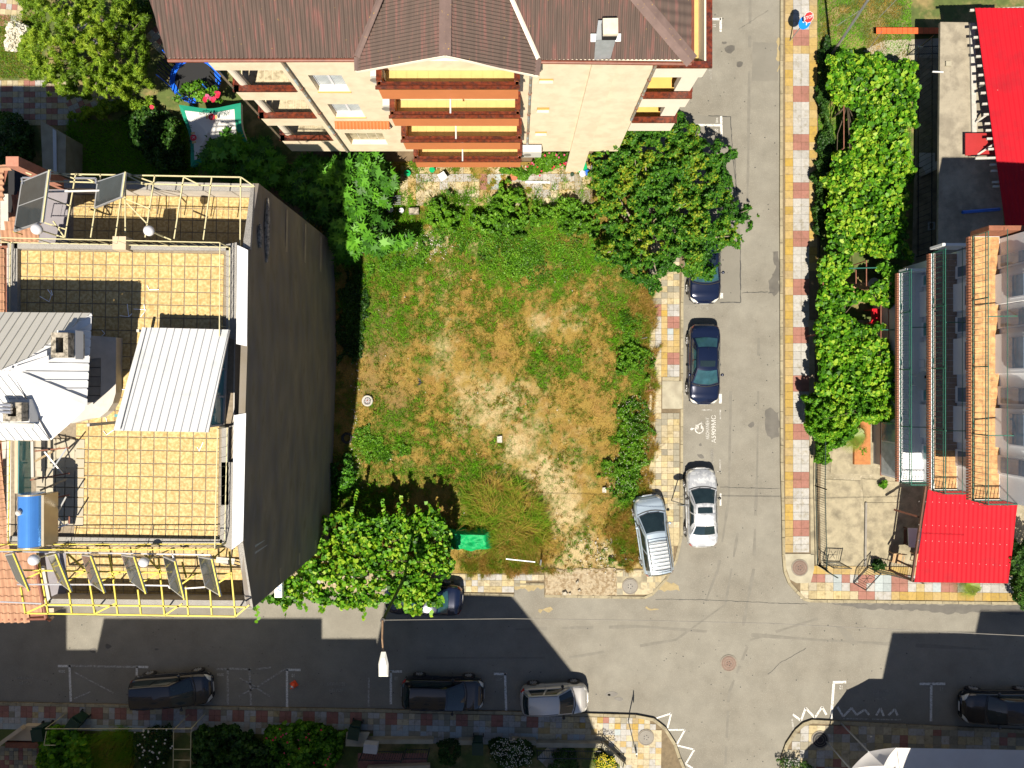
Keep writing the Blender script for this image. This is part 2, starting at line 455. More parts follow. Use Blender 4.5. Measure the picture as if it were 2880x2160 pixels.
# ------------------------------------------------------------------ ground and road
g = MB(); g.quad((-300, -300, -.02), (300, -300, -.02), (300, 300, -.02), (-300, 300, -.02)); struct('ground', g, MT['soil'])
road_s = [(-700, 1590), (1790, 1590), (1790, 430), (1690, 430), (1690, -500), (2280, -500), (2280, 1610), (3700, 1610), (3700, 2150), (2300, 2150), (2300, 2900), (1850, 2900), (1850, 2080), (-700, 2055)]
rd = MB(); rd.poly([at(*p, 0.0) for p in road_s][::-1]); road = struct('road', rd, MT['asphalt'])
def sheet(pts, m, z, name, parent=None, kind=None, jag=0, seed=0):
    P = []
    n = len(pts)
    for i in range(n):
        a, b = pts[i], pts[(i + 1) % n]; k = max(1, int(math.hypot(a[0] - b[0], a[1] - b[1]) / 6)) if jag else 1
        for j in range(k):
            x = a[0] + (b[0] - a[0]) * j / k; y = a[1] + (b[1] - a[1]) * j / k
            if jag:
                x += (float(vnoise(x, y, .12, seed)) - .5) * 2 * jag; y += (float(vnoise(x, y, .12, seed + 40)) - .5) * 2 * jag
            P.append(at(x, y, z))
    a = sum(P[i][0] * P[(i + 1) % len(P)][1] - P[(i + 1) % len(P)][0] * P[i][1] for i in range(len(P)))
    if a < 0: P = P[::-1]
    mb = MB(); mb.poly(P); return mb.build(name, m, parent, kind=kind)
# patches, stains, cracks of the carriageway
sheet([qs('B3', 1490, 1285), qs('B3', 1975, 1262), qs('B3', 1975, 760), qs('B3', 1925, 0), qs('A3', 1905, 1320), qs('A3', 1890, 1010), qs('A3', 1700, 1000), (1925, 320)], MT['asphalt_patch'], .004, 'asphalt_patch', road, jag=1)
sheet([qs('A3', 2080, 360), qs('A3', 2300, 370), qs('A3', 2300, 700), qs('A3', 2070, 700)], MT['asphalt_patch'], .004, 'asphalt_patch', road, jag=2, seed=5)
sheet([qs('B4', 45, 815), qs('B4', 98, 812), qs('B4', 98, 1175), qs('B4', 60, 1200), qs('B4', 20, 1185), qs('B4', 0, 1100), qs('B4', 30, 1040), qs('B4', 62, 960), qs('B4', 40, 880)], MT['wet_stain'], .008, 'wet_stain', road, jag=5, seed=3)
sheet([qs('C4', -20, 850), qs('C4', 30, 820), qs('C4', 95, 860), qs('C4', 97, 1060), qs('C4', 40, 1090), qs('C4', 0, 1060), qs('C4', -30, 960)], MT['wet_stain'], .008, 'wet_stain', road, jag=5, seed=9)
sheet([qs('E4', 595, 450), qs('E4', 640, 440), qs('E4', 720, 500), qs('E4', 775, 590), qs('E4', 740, 600), qs('E4', 690, 570), qs('E4', 640, 510)], MT['asphalt_patch'], .008, 'damp_patch', road, jag=2, seed=2)
sheet([qs('E4', 500, 235), qs('E4', 1400, 246), qs('E4', 2300, 252), qs('E4', 2300, 330), qs('E4', 2100, 335), qs('E4', 1960, 300), qs('E4', 1560, 325), qs('E4', 1300, 295), qs('E4', 850, 290), qs('E4', 700, 258)], MT['wet_stain'], .008, 'wet_stain', road, jag=4, seed=12)
for p in ([(860, 1020), 60, 22], [(920, 1065), 40, 14], [(840, 1027), 14, 10]):
    sheet([qs('E3', p[0][0] + p[1] * math.cos(t * .7), p[0][1] + p[2] * math.sin(t * .7)) for t in range(9)], MT['wet_stain'], .008, 'oil_stain', road, jag=2)
for t_, x, y, r_ in (('A3', 1880, 425, 40), ('A3', 1965, 555, 30), ('A3', 1830, 370, 16), ('C3', 1630, 1240, 24), ('C3', 1622, 1140, 9), ('C3', 2065, 965, 22), ('E1', 1350, 635, 14), ('E1', 800, 640, 22), ('E1', 930, 605, 26)):
    sheet([qs(t_, x + r_ * math.cos(t * .7) * 1.1, y + r_ * math.sin(t * .7)) for t in range(9)], MT['wet_stain'], .008, 'oil_stain', road, jag=4, seed=x)
for t_, x, y, a_, b_ in (('E3', 150, 90, 160, 34), ('E3', 290, 300, 60, 18), ('E3', 1330, 90, 110, 40), ('E3', 1210, 285, 40, 16), ('A4', 95, 470, 12, 160)):
    sheet([qs(t_, x + a_ * math.cos(t * .5), y + b_ * math.sin(t * .5)) for t in range(12)], MT['dust'], .006, 'dust_patch', road, jag=9, seed=x)
mbk = MB()
for P_, w_ in (([(1985, 1690), (2020, 1600), (2050, 1400), (2055, 1100)], 9), ([(2090, 1760), (2120, 1600), (2130, 1300), (2135, 900)], 10), ([(1200, 1850), (1600, 1850), (1900, 1800), (2040, 1700), (2075, 1500)], 8), ([(1450, 1770), (1800, 1762), (2300, 1800), (2850, 1830)], 10), ([(2040, 2150), (2050, 1950), (2110, 1800), (2300, 1740)], 8), ([(2100, 700), (2105, 400), (2110, 0)], 9)):
    mb_ = MB(); C_ = [Vector(at(*p, .0042 + P_[0][0] * 5e-7)) for p in P_]; n_ = 24; pr = None
    for i in range(n_ + 1):
        f = i / n_ * (len(C_) - 1); j = min(int(f), len(C_) - 2); p = C_[j].lerp(C_[j + 1], f - j); d = (C_[min(j + 1, len(C_) - 1)] - C_[j]).normalized(); u = Vector((-d.y, d.x, 0)) * w_ / 100 * random.uniform(.5, 1.1)
        if pr and random.random() < .8: mb_.quad(pr[0], p - u, p + u, pr[1])
        pr = (p - u, p + u)
    mb_.build('tyre_mark', MT['tyre_mark'], road)
def crack(pts, wd=.02):
    for (a, b) in zip(pts[:-1], pts[1:]):
        n = max(2, int(math.hypot(a[0] - b[0], a[1] - b[1]) / 9)); prev = None
        for i in range(n + 1):
            x = a[0] + (b[0] - a[0]) * i / n; y = a[1] + (b[1] - a[1]) * i / n
            p = Vector(at(x + random.uniform(-1, 1), y + random.uniform(-1, 1), .012))
            if prev is not None:
                d = (p - prev).normalized(); u = Vector((-d.y, d.x, 0)) * wd * random.uniform(.3, .8)
                mbk.quad(prev - u, p - u, p + u, prev + u)
            prev = p
crack([qs('A3', 1700, 1000), qs('A3', 1890, 1010), qs('A3', 1905, 1300), qs('A3', 1940, 1659)], .03)
crack([qs('B3', 1925, 0), qs('B3', 1940, 300)], .03); crack([qs('B3', 1975, 760), qs('B3', 1975, 1262), qs('B3', 1800, 1262)], .04)
crack([qs('B3', 1985, 1180), qs('B3', 2212, 1170)], .025); crack([qs('B4', 0, 1180), qs('B4', 60, 1178)], .025)
crack([qs('D3', 1240, 1183), qs('D3', 1700, 1190), qs('D3', 2212, 1215), qs('D4', 340, 1225)], .022)
crack([qs('D3', 1800, 215), qs('D3', 2212, 228), qs('D4', 100, 228)], .02); crack([qs('E4', 0, 850), qs('E4', 100, 755), qs('E4', 330, 625)], .02)
crack([qs('D1', 0, 1310), qs('D1', 1500, 1340)], .015); crack([qs('A3', 1960, 250), qs('A3', 2212, 90)], .015)
mbk.build('road_crack', MT['tar'], road)

# pits / small droppings scattered on the asphalt: one mass
mbs = MB()
for i in range(420):
    x = random.choice([random.uniform(1930, 2190), random.uniform(0, 2860)]); y = random.uniform(0, 2150) if x > 1930 and x < 2190 else random.uniform(1710, 1980)
    r_ = random.uniform(.012, .045); c = at(x, y, .010)
    mbs.poly([(c[0] + r_ * math.cos(t), c[1] + r_ * random.uniform(.6, 1) * math.sin(t), c[2]) for t in (0, 1.05, 2.1, 3.14, 4.2, 5.24)])
tag(mbs.build('road_specks', MT['tar'], road), kind='stuff')

# ------------------------------------------------------------------ painted markings
def line(mb, a, b, wpx=6.5, z=.014):
    a = Vector(at(*a, z)); b = Vector(at(*b, z)); d = (b - a).normalized(); u = Vector((-d.y, d.x, 0)) * wpx / 100
    mb.quad(a - u, b - u, b + u, a + u)
def marks(t_, segs, m='road_paint', w_=6.5, name='parking_line'):
    for s in segs:
        mb = MB(); line(mb, qs(t_, s[0], s[1]), qs(t_, s[2], s[3]), w_); mb.build(name, MT[m], road)
marks('A3', [(1730, 165, 1805, 165), (1803, 150, 1803, 275)]); marks('A3', [(1520, 1080, 1800, 1082), (1807, 1003, 1810, 1172)])
marks('B3', [(1811, 1180, 1811, 1228)], w_=8); marks('C3', [(1801, 700, 1801, 782)], w_=8)
marks('C3', [(1490, 700, 1515, 700)], 'worn_paint'); marks('D3', [(1802, 268, 1802, 375)], w_=5)
marks('C3', [(1640, 838, 1725, 838), (1800, 835, 1800, 920), (1798, 1265, 1798, 1375), (1770, 1370, 1810, 1370)], 'worn_paint', 4)
marks('E1', [(500, 778, 610, 778), (600, 770, 612, 1085), (1170, 785, 1282, 787), (1182, 780, 1182, 860)])
marks('E1', [(610, 775, 1170, 785), (1870, 805, 1980, 803), (1968, 800, 1968, 1110)], 'worn_paint', 6)
marks('E1', [(1980, 800, 2170, 806), (2155, 800, 2170, 1115)], 'worn_paint', 6); marks('E1', [(640, 830, 980, 1010), (640, 1060, 780, 1000), (2070, 880, 2212, 960), (2060, 1040, 2212, 960)], 'worn_paint', 4)
marks('E2', [(262, 810, 385, 812), (268, 805, 268, 1135)]); marks('E2', [(0, 965, 255, 800), (0, 965, 120, 1040), (0, 805, 130, 790)], 'worn_paint', 5)
marks('E2', [(1150, 825, 1262, 825), (1165, 820, 1165, 1108)]); marks('E2', [(975, 880, 972, 1130)], 'worn_paint', 5)
marks('E2', [(2055, 845, 2165, 848), (2152, 840, 2162, 1165)])
marks('E4', [(560, 918, 675, 916), (568, 930, 545, 1235), (1310, 933, 1532, 931), (1410, 930, 1408, 1255)], w_=7)
zz = [(215, 1195), (285, 1250), (325, 1140), (405, 1225), (468, 1130), (505, 1200)]
marks('E4', [(*zz[i], *zz[i + 1]) for i in range(5)], w_=6, name='zigzag_line'); marks('E4', [(205, 1230, 220, 1335)], 'worn_paint', 5, 'zigzag_line')
zz = [(600, 1130), (650, 1215), (722, 1140), (765, 1200), (835, 1155), (875, 1200), (935, 1205), (972, 1140), (1000, 1210), (1040, 1205), (1095, 1150), (1120, 1205)]
marks('E4', [(*zz[i], *zz[i + 1]) for i in range(len(zz) - 1) if i not in (5, 8)], w_=6, name='zigzag_line'); marks('E4', [(650, 1232, 870, 1236), (900, 1238, 1150, 1242)], 'worn_paint', 4, 'zigzag_line')
zz = [(1250, 1228), (1375, 1187), (1340, 1330), (1495, 1328), (1420, 1462), (1575, 1500), (1500, 1625), (1560, 1659)]
marks('E3', [(*zz[i], *zz[i + 1]) for i in range(7)], w_=5, name='zigzag_line')
def rt(s, t_, x, y, size, rz, m='road_paint', sx=.8):
    p = q(t_, x, y, .016); textmesh(s, size, MT[m], 'road_lettering', road, p, R(rz), sx=sx)
rt('А5909МС', 'C3', 1745, 1003, .34, 90, sx=1.08); rt('АБОНАМЕНТ', 'C3', 1692, 998, .26, 90, sx=.75); rt('ПЛАТЕН', 'C3', 1643, 990, .22, 90, 'worn_paint')
rt('2026', 'E1', 534, 823, .20, 180, sx=.95); rt('2026', 'E1', 1905, 852, .20, 180, sx=.95); rt('2026', 'E2', 1103, 865, .20, 180, sx=.95); rt('2026', 'E2', 2100, 893, .2, 180, 'worn_paint', .9)
rt('10', 'E2', 322, 858, .26, 180); rt('11', 'E2', 1210, 882, .26, 180); rt('12', 'E4', 632, 960, .3, 180, sx=.7); rt('13', 'E4', 1500, 975, .3, 180, 'worn_paint')
rt('АБОНАМЕНТ', 'E1', 210, 872, .26, 180, 'worn_paint', .62); rt('ПЛАТЕН', 'E1', 220, 920, .24, 180, 'worn_paint', .75)
rt('АБОНАМЕНТ', 'E2', 690, 930, .26, 180, 'worn_paint', .62); rt('ПЛАТЕН', 'E2', 690, 985, .24, 180, 'worn_paint', .75)
rt('АБОНАМЕНТ', 'E4', 975, 998, .24, 180, 'worn_paint', .6); rt('ПЛАТЕН', 'E4', 980, 1055, .2, 180, 'worn_paint', .7)
rt('11', 'A3', 1750, 222, .26, 90); rt('10', 'A3', 1768, 1130, .28, 90); rt('28кв', 'A3', 1772, 1040, .18, 90, sx=.8)
rt('АБОНАМЕНТ', 'A3', 1715, 630, .24, 90, 'worn_paint', .5); rt('ПЛАТЕН', 'B3', 1640, 1290, .2, 90, 'worn_paint', .5); rt('45', 'B3', 1692, 1310, .24, 90, 'worn_paint')
rt('АБОНАМЕНТ', 'C3', 1730, 1240, .24, 90, 'worn_paint', .55)
# wheelchair symbol (drawn turned a quarter to the left, as on the road)
wc = MB()
def ring(mb, cx, cy, r, w_, a0, a1, n=14, z=.016, t_='C3'):
    for i in range(n):
        a, b = R(a0 + (a1 - a0) * i / n), R(a0 + (a1 - a0) * (i + 1) / n)
        P = [q(t_, cx + rr * math.cos(t), cy + rr * math.sin(t), z) for rr, t in ((r - w_, a), (r, a), (r, b), (r - w_, b))]
        mb.poly(P[::-1])
ring(wc, 1618, 1005, 38, 9, -60, 200); ring(wc, 1552, 1003, 11, 11, 0, 359, 10)
for a in ((1560, 1000, 1610, 1000), (1590, 1000, 1592, 965), (1608, 1002, 1606, 965), (1606, 968, 1640, 950), (1640, 950, 1636, 1000)):
    line(wc, qs('C3', a[0], a[1]), qs('C3', a[2], a[3]), 3.0, .018)
wc.build('wheelchair_symbol', MT['road_paint'], road)

# ------------------------------------------------------------------ tiles and pavements
def tilemesh(name, sx, sy, h, m, bev=.008, gap=.004):
    a, b = sx / 2 - gap, sy / 2 - gap; c, d = a - bev, b - bev
    mb = MB()
    mb.add([(-a, -b, 0), (a, -b, 0), (a, b, 0), (-a, b, 0), (-a, -b, h - bev), (a, -b, h - bev), (a, b, h - bev), (-a, b, h - bev), (-c, -d, h), (c, -d, h), (c, d, h), (-c, d, h)],
           [(8, 9, 10, 11), (4, 5, 9, 8), (5, 6, 10, 9), (6, 7, 11, 10), (7, 4, 8, 11), (0, 1, 5, 4), (1, 2, 6, 5), (2, 3, 7, 6), (3, 0, 4, 7)])
    return mb.mesh(name, m)
TC = {'Y': 'tile_yellow', 'W': 'tile_white', 'R': 'tile_red', 'B': 'tile_beige', 'U': 'tile_blue', 'G': 'tile_grey', 'T': 'tile_terra', 'C': 'tile_cream', 'M': 'tile_marble', 'K': 'concrete'}
_tm = {}; USED = {}
def tiles(parent, o, du, dv, rows, z, h=.03, inside=None, name='paving_tile', budget=300, jit=.0035, quarter=False, gap=.004, ring4=True):
    """o: world corner of row 0, col 0; du: step along a row; dv: step between rows"""
    du = Vector((du[0], du[1], 0)); dv = Vector((dv[0], dv[1], 0)); sx, sy = du.length, dv.length; ang = math.atan2(du.y, du.x)
    stuff = MB(); sm = []; key = parent.name; USED.setdefault(key, 0)
    for r_, row in enumerate(rows):
        for c_, ch in enumerate(row):
            if ch in '. ': continue
            p = Vector((o[0], o[1], 0)) + du * (c_ + .5) + dv * (r_ + .5)
            if inside is not None and not inside(p.x, p.y): continue
            mk = TC[ch]
            if USED[key] < budget:
                k = (round(sx, 3), round(sy, 3), h, mk, gap)
                if k not in _tm: _tm[k] = tilemesh('paving_tile', sx, sy, h, MT[mk], gap=gap)
                t = bpy.data.objects.new(name, _tm[k]); t.location = (p.x, p.y, z + random.uniform(-jit, jit))
                qd = ((c_ & 1) + 2 * (r_ & 1)); t.rotation_euler = (random.uniform(-.006, .006), random.uniform(-.006, .006), ang + random.uniform(-.01, .01) + ([0, 1, 3, 2][qd] * math.pi / 2 if abs(sx - sy) < .004 else 0))
                put(t, parent); USED[key] += 1
            else:
                if mk not in sm: sm.append(mk)
                mi = sm.index(mk); zz_ = z + random.uniform(-jit, jit); a, b = sx / 2 - gap, sy / 2 - gap
                ca, sa = math.cos(ang), math.sin(ang)
                pts = [(p.x + x * ca - y * sa, p.y + x * sa + y * ca) for x, y in ((-a, -b), (a, -b), (a, b), (-a, b))]
                stuff.add([(*k_, zz_) for k_ in pts] + [(*k_, zz_ + h) for k_ in pts], [(4, 5, 6, 7), (0, 1, 5, 4), (1, 2, 6, 5), (2, 3, 7, 6), (3, 0, 4, 7)], mi)
    if stuff.f: tag(stuff.build(name + '_rest', [MT[k_] for k_ in sm], parent), kind='stuff')
def poly_in(pts):
    P = [at(*p, .1)[:2] for p in pts]
    def f(x, y): return bool(inpoly(np.array([x]), np.array([y]), P)[0])
    return f
def kerbline(parent, pts, wd=.16, step=.95, z0=-.01, z1=.13, side=1):
    for a, b in zip(pts[:-1], pts[1:]):
        A = Vector(at(*a, .1)); B = Vector(at(*b, .1)); L_ = (B - A).length; n = max(1, round(L_ / step)); d = (B - A) / n; e = d.normalized(); u = Vector((-e.y, e.x, 0)) * wd * side
        for i in range(n):
            p = A + d * i + e * .008; r_ = A + d * (i + 1) - e * .008; zt = z1 + random.uniform(-.008, .008)
            mb = MB(); c = [p, r_, r_ + u, p + u]
            if side < 0: c = c[::-1]
            i_ = .015; cc = sum(c, Vector()) / 4
            t = [k_ + (cc - k_).normalized() * i_ for k_ in c]
            b_ = [Vector((k_.x, k_.y, z0)) for k_ in c]; m_ = [Vector((k_.x, k_.y, zt - .015)) for k_ in c]; t = [Vector((k_.x, k_.y, zt)) for k_ in t]
            mb.hexa(b_, m_); mb.hexa(m_, t); mb.build('kerb_stone', MT['kerb'], parent)

# east pavement -----------------------------------------------------
KE = [(2195, -60), (2193, 540), (2195, 1300), (2199, 1463), (2200, 1560), (2204, 1609), (2217, 1642), (2238, 1666), (2261, 1689), (2280, 1694)]
KE2 = [(2280, 1694), (2880, 1701), (3000, 1703)]
pe = MB(); pe.prism([at(*p, .1)[:2] for p in KE + KE2[1:] + [(3000, 1610), (2300, 1600), (2310, 1300), (2295, -60)]][::-1], -.01, .085)
pav_e = struct('pavement_east', pe, MT['joint'])
kerbline(pav_e, KE, side=-1) if False else kerbline(pav_e, KE[::-1], side=-1)
pitch = 22.62 * (HC - .1) / FP
rows = []
for r_ in range(-11, 58):
    m_ = r_ % 6; red = m_ in (0, 1)
    ch = 'RR' if red else 'WW'
    if r_ == -5 or r_ == -1 + 0: pass
    rows.append('Y' + ch + 'Y')
# top part follows the photograph: whites, a red pair, one yellow row
top = ['YWWY', 'YWWY', 'YWWY', 'YWWY', 'YRRY', 'YRRY', 'YYYY', 'YWWY', 'YWWY', 'YWWY', 'YWWY']
rows[:11] = top
rows = [r__ if i < 37 + 11 - 22 + 8 else r__[:3] + ('K' if False else '.') for i, r__ in enumerate(rows)]
o = at(2160 + 147 / K, 241.5 - 11 * 22.62, .1)
tiles(pav_e, o, (pitch * 1.0, 0), (0, -pitch), rows, .07, .045, budget=290)
sheet([(2274, 900), (2290, 900), (2297, 1560), (2280, 1560)], MT['concrete'], .117, 'concrete_strip', pav_e)
# corner apron and the southern arm
sheet([(2204, 1558), (2290, 1558), (2290, 1600), (2280, 1640), (2240, 1640), (2222, 1630), (2212, 1600)], MT['concrete_pale'], .117, 'concrete_apron', pav_e)
pav_s = struct('pavement_southeast_arm', MB().prism([at(*p, .1)[:2] for p in [(2281, 1690), (2301, 1606), (2990, 1612), (2990, 1698)]], .0, .087), MT['joint'])
kerbline(pav_s, KE2[::-1], side=-1)
p3 = 23.3 * (HC - .1) / FP
rw = ['..YYYYYYYYYYYYYYY......YY..', '.RRWURWRRWWWRRWWWWRWWWWWWWW', 'BBBBUWRBBWWRRWWUWRRWWWWWWWW', 'BBBBBBBRRWWYYYYYYYYYYYYYYYY']
rw = ['.YYYYYYYYYYYYYYYYYYYYYYYYYY', '.RRWURWRRUURRWWWURRWWWWWWWW', 'BBBBUWRRWUURRWBWURRWWWWWWWW', 'BBBBBBBRRWWYYYYYYYYYYYYYYYY']
oo = at(2160 + 278 / K, 1300 + 893 / K, .1)
tiles(pav_s, oo, (p3, -p3 * .012), (0, -p3), rw, .07, .045)

# west pavement by the lot ------------------------------------------
KW = [(1924, -60), (1924, 560), (1925, 766), (1922, 850), (1921, 1300), (1920, 1508), (1905, 1577), (1876, 1632), (1837, 1674), (1813, 1685)]
KW2 = [(1813, 1685), (1531, 1680)]
pw = MB(); pw.prism([at(*p, .1)[:2] for p in [(1924, 430)] + KW[1:] + [(1531, 1680), (1531, 1600), (1822, 1600), (1822, 430)]][::-1], -.01, .085)
pav_w = struct('pavement_west', pw, MT['joint'])
kerbline(pav_w, KW, side=-1) if False else kerbline(pav_w, KW[2:], side=-1, wd=.15)
kerbline(pav_w, KW2, side=-1, wd=.15)
p2 = 52.2 / K * (HC - .1) / FP
def blk(rr): return rr
top_r = ['RRYWW', 'RRYWW', 'WWYRR', 'WWYRR', 'BWYUY', 'BWYWY', 'BWYYY', 'BWYYY', 'BBYRR', 'BBYRR', 'BBYWW', 'RBYWW']
up = [''.join(random.choice('BBG') for _ in range(5)) for _ in range(26)]
dn = ['BB...'] * 8
dn = ['BBKKK'[:2] + '...' for _ in range(5)] + ['BB...', 'BBGGG'] + [''.join(random.choice('BBBGB') for _ in range(5)) for _ in range(33)]
oy = 440 + (1277 - 26 * 52.2) / K
tiles(pav_w, at(1440 + 1186 / K, oy, .1), (p2, 0), (0, -p2), up + top_r + dn, .07, .045, inside=poly_in([(1820, 0), (1912, 0), (1912, 1300), (1911, 1500), (1896, 1570), (1868, 1622), (1834, 1662), (1810, 1674), (1735, 1674), (1735, 1640), (1820, 1600)]), jit=.006)
tiles(pav_w, q('D3', 905, 935, .1), (p2, 0), (0, -p2), ['BGBB..', 'B...BB', 'B...BB', 'GBBBBB'], .07, .045, jit=.006)
sheet([qs('D3', 900, 930), qs('D3', 1240, 930), qs('D3', 1330, 990), qs('D3', 1200, 1140), qs('D3', 905, 1150)], MT['concrete'], .112, 'concrete_bed', pav_w)
sheet([qs('C3', 1298, 590), qs('C3', 1472, 590), qs('C3', 1472, 828), qs('C3', 1298, 828)], MT['concrete_pale'], .135, 'concrete_slab', pav_w)
sheet([qs('C3', 1300, 555), qs('C3', 1445, 555), qs('C3', 1445, 588), qs('C3', 1300, 588)], MT['concrete'], .122, 'concrete_slab', pav_w)
sheet([qs('D3', 280, 930), qs('D3', 900, 915), qs('D3', 905, 1155), qs('D3', 290, 1150)], MT['rubble'], .118, 'broken_concrete', pav_w, jag=3)
# driveway strip west of the dropped kerb
pn = MB(); pn.prism([at(*p, .1)[:2] for p in [(780, 1665), (1322, 1674), (1446, 1677), (1446, 1646), (1531, 1646), (1531, 1596), (1300, 1590), (780, 1590)]], -.01, .085)
pav_n = struct('pavement_north_strip', pn, MT['joint'])
kerbline(pav_n, [(1446, 1678), (1322, 1675), (790, 1666)][::-1], side=1, wd=.15); kerbline(pav_n, [(1531, 1646), (1449, 1646)][::-1], side=1, wd=.12)
tiles(pav_n, at(800, 1610, .1), (p2, -p2 * .008), (0, -p2), [''.join(random.choice('BBBBWG') for _ in range(43)) for _ in range(4)], .07, .045, inside=poly_in([(790, 1600), (1528, 1600), (1528, 1640), (1440, 1642), (1440, 1668), (790, 1656)]), jit=.006)

# south-west pavement -------------------------------------------------
KS = [(-60, 1974), (0, 1975), (720, 1989), (1440, 2001), (1652, 2006), (1788, 2010), (1840, 2020), (1873, 2046), (1902, 2092), (1915, 2131), (1928, 2160), (1935, 2200)]
ps = MB(); ps.prism([at(*p, .1)[:2] for p in KS + [(-60, 2200)]][::-1], -.01, .085)
pav_sw = struct('pavement_southwest', ps, MT['joint'])
kerbline(pav_sw, KS, side=-1, wd=.17)
pp = 16.55 * (HC - .1) / FP; th = -math.atan(14 / 720.)
rr = []
n_c = 113
def pat(r_):
    s = ''
    for c_ in range(n_c):
        b = (c_ // 2) % 4 if c_ < 60 else (c_ // 2) % 3
        if r_ < 2: s += 'R' if b == 0 or (b == 2 and c_ < 60) else random.choice('WWBG')
        elif r_ < 5: s += random.choice('UUWWUG')
        else: s += random.choice('BBG')
        if 66 <= c_ <= 67 and r_ > -1 and False: s = s[:-1] + 'K'
    return s
for r_ in range(11):
    s = pat(r_)
    if r_ > 6: s = '.' * 96 + s[96:]
    s = s[:92] + ''.join((random.choice('YBBWB') if random.random() < .9 else ch) if i + 92 > 86 else ch for i, ch in enumerate(s[92:]))
    rr.append(s)
du = (pp * math.cos(th), pp * math.sin(th)); dv = (pp * math.sin(th), -pp * math.cos(th))
ins = poly_in([(-60, 1982), (720, 1998), (1440, 2010), (1652, 2016), (1785, 2020), (1833, 2030), (1862, 2054), (1892, 2098), (1905, 2135), (1915, 2200), (1760, 2200), (1740, 2120), (1690, 2095), (1440, 2092), (1060, 2076), (1050, 2060), (720, 2062), (0, 2045), (-60, 2045)])
tiles(pav_sw, at(1440, 2011, .1)[:2] if False else at(-8, 1984, .1), du, dv, rr, .07, .04, inside=ins)
# south-east pavement -------------------------------------------------
KT = [(2194, 2200), (2194, 2160), (2197, 2128), (2209, 2092), (2235, 2053), (2258, 2033), (2284, 2024), (2342, 2027), (2550, 2038), (2880, 2052), (3000, 2058)]
pt = MB(); pt.prism([at(*p, .1)[:2] for p in KT + [(3000, 2220), (2194, 2220)]][::-1], -.01, .085)
pav_se = struct('pavement_southeast', pt, MT['joint'])
kerbline(pav_se, KT, side=-1, wd=.2)
ins = poly_in([(2205, 2200), (2207, 2130), (2222, 2095), (2245, 2060), (2266, 2042), (2290, 2034), (2880, 2064), (2990, 2070), (2990, 2200)])
tiles(pav_se, at(2205, 2038, .1), (p3, -p3 * .02), (-p3 * .02, -p3), [''.join(random.choice('BBBBGGWWR') for _ in range(33)) for _ in range(7)], .07, .045, inside=ins)

# ------------------------------------------------------------------ the lot
LOT = [(880, 470), (1300, 500), (1835, 500), (1835, 1608), (1300, 1606), (880, 1612)]
def gauss(sx, sy, L):
    r_ = np.zeros_like(sx)
    for x, y, a, b, s in L: r_ = np.maximum(r_, s * np.exp(-((sx - x) / a) ** 2 - ((sy - y) / b) ** 2))
    return r_
GREEN = [(1090, 650, 120, 130, 1.3), (1040, 800, 70, 150, .95), (1210, 860, 60, 170, .55), (1480, 730, 220, 60, .85), (1330, 600, 300, 60, 1.2), (1700, 720, 130, 70, .8), (1500, 970, 60, 90, .5), (1640, 950, 60, 120, .35),
         (1785, 1010, 45, 110, 1.0), (1765, 1330, 42, 220, .95), (1040, 1262, 60, 50, .95), (1150, 1250, 60, 45, .5), (1000, 1400, 110, 80, .9), (1400, 1440, 80, 120, .9), (1190, 1330, 180, 60, .45), (1700, 950, 60, 60, .45), (1560, 700, 60, 40, .6), (1100, 760, 110, 130, .95), (1250, 700, 90, 60, .6), (1420, 640, 200, 50, .9), (1620, 1010, 70, 60, .6), (1480, 1060, 60, 60, .55), (1130, 1180, 120, 60, .5), (1010, 870, 50, 100, .9), (1010, 640, 60, 90, 1.2), (1120, 900, 60, 120, .6), (1350, 800, 200, 60, .5), (1440, 860, 90, 60, .55), (1560, 800, 100, 50, .6), (1740, 880, 60, 120, .6), (1300, 1320, 140, 60, .45), (1730, 1540, 40, 40, .7), (1650, 880, 50, 50, .3)]
SAND = [(1215, 690, 60, 32, 1), (1330, 700, 60, 45, .6), (1240, 800, 40, 60, .5), (1240, 960, 45, 90, .5), (1380, 1150, 110, 70, .9), (1470, 1230, 80, 70, .95), (1545, 1330, 60, 80, 1.1), (1590, 1440, 50, 80, 1.1), (1620, 1550, 55, 80, 1.1),
        (1330, 1130, 60, 60, .75), (1550, 900, 90, 40, .5), (1700, 1570, 80, 40, .9), (1590, 740, 70, 60, .25), (1500, 1080, 70, 50, .5)]
SOIL = [(1080, 900, 50, 60, .8), (1060, 990, 55, 70, .8), (1110, 1130, 60, 60, .6), (1040, 1080, 50, 60, .6), (1090, 700, 10, 10, .1)]
def fields(X, Y):
    sx = X * FP / (HC - .1) + CX; sy = CY - Y * FP / (HC - .1)
    wx = sx + (fbm(X, Y, .8, 1) - .5) * 70; wy = sy + (fbm(X, Y, .8, 7) - .5) * 70
    n1 = fbm(X, Y, 1.3, 2); n2 = fbm(X, Y, 3.5, 5); n3 = fbm(X, Y, .9, 15)
    g_ = gauss(wx, wy, GREEN) * 1.15 + .17 + (n1 - .5) * 1.5 + (n2 - .5) * 1.2 + (fbm(X, Y, 8., 77, 3) - .5) * 1.3
    s_ = gauss(wx, wy, SAND) + (n3 - .5) * .9 + (n2 - .5) * .9
    b_ = gauss(wx, wy, SOIL) + (n1 - .5) * .6
    return np.clip(g_, 0, 1), np.clip(s_, 0, 1), np.clip(b_, 0, 1), n1, n2
x0, y0, _ = at(870, 1612, .1); x1, y1, _ = at(1828, 455, .1)
nx, ny = 300, 360
xs, ys = np.meshgrid(np.linspace(x0, x1, nx), np.linspace(y0, y1, ny))
X = xs.ravel(); Y = ys.ravel(); G_, S_, B_, n1, n2 = fields(X, Y)
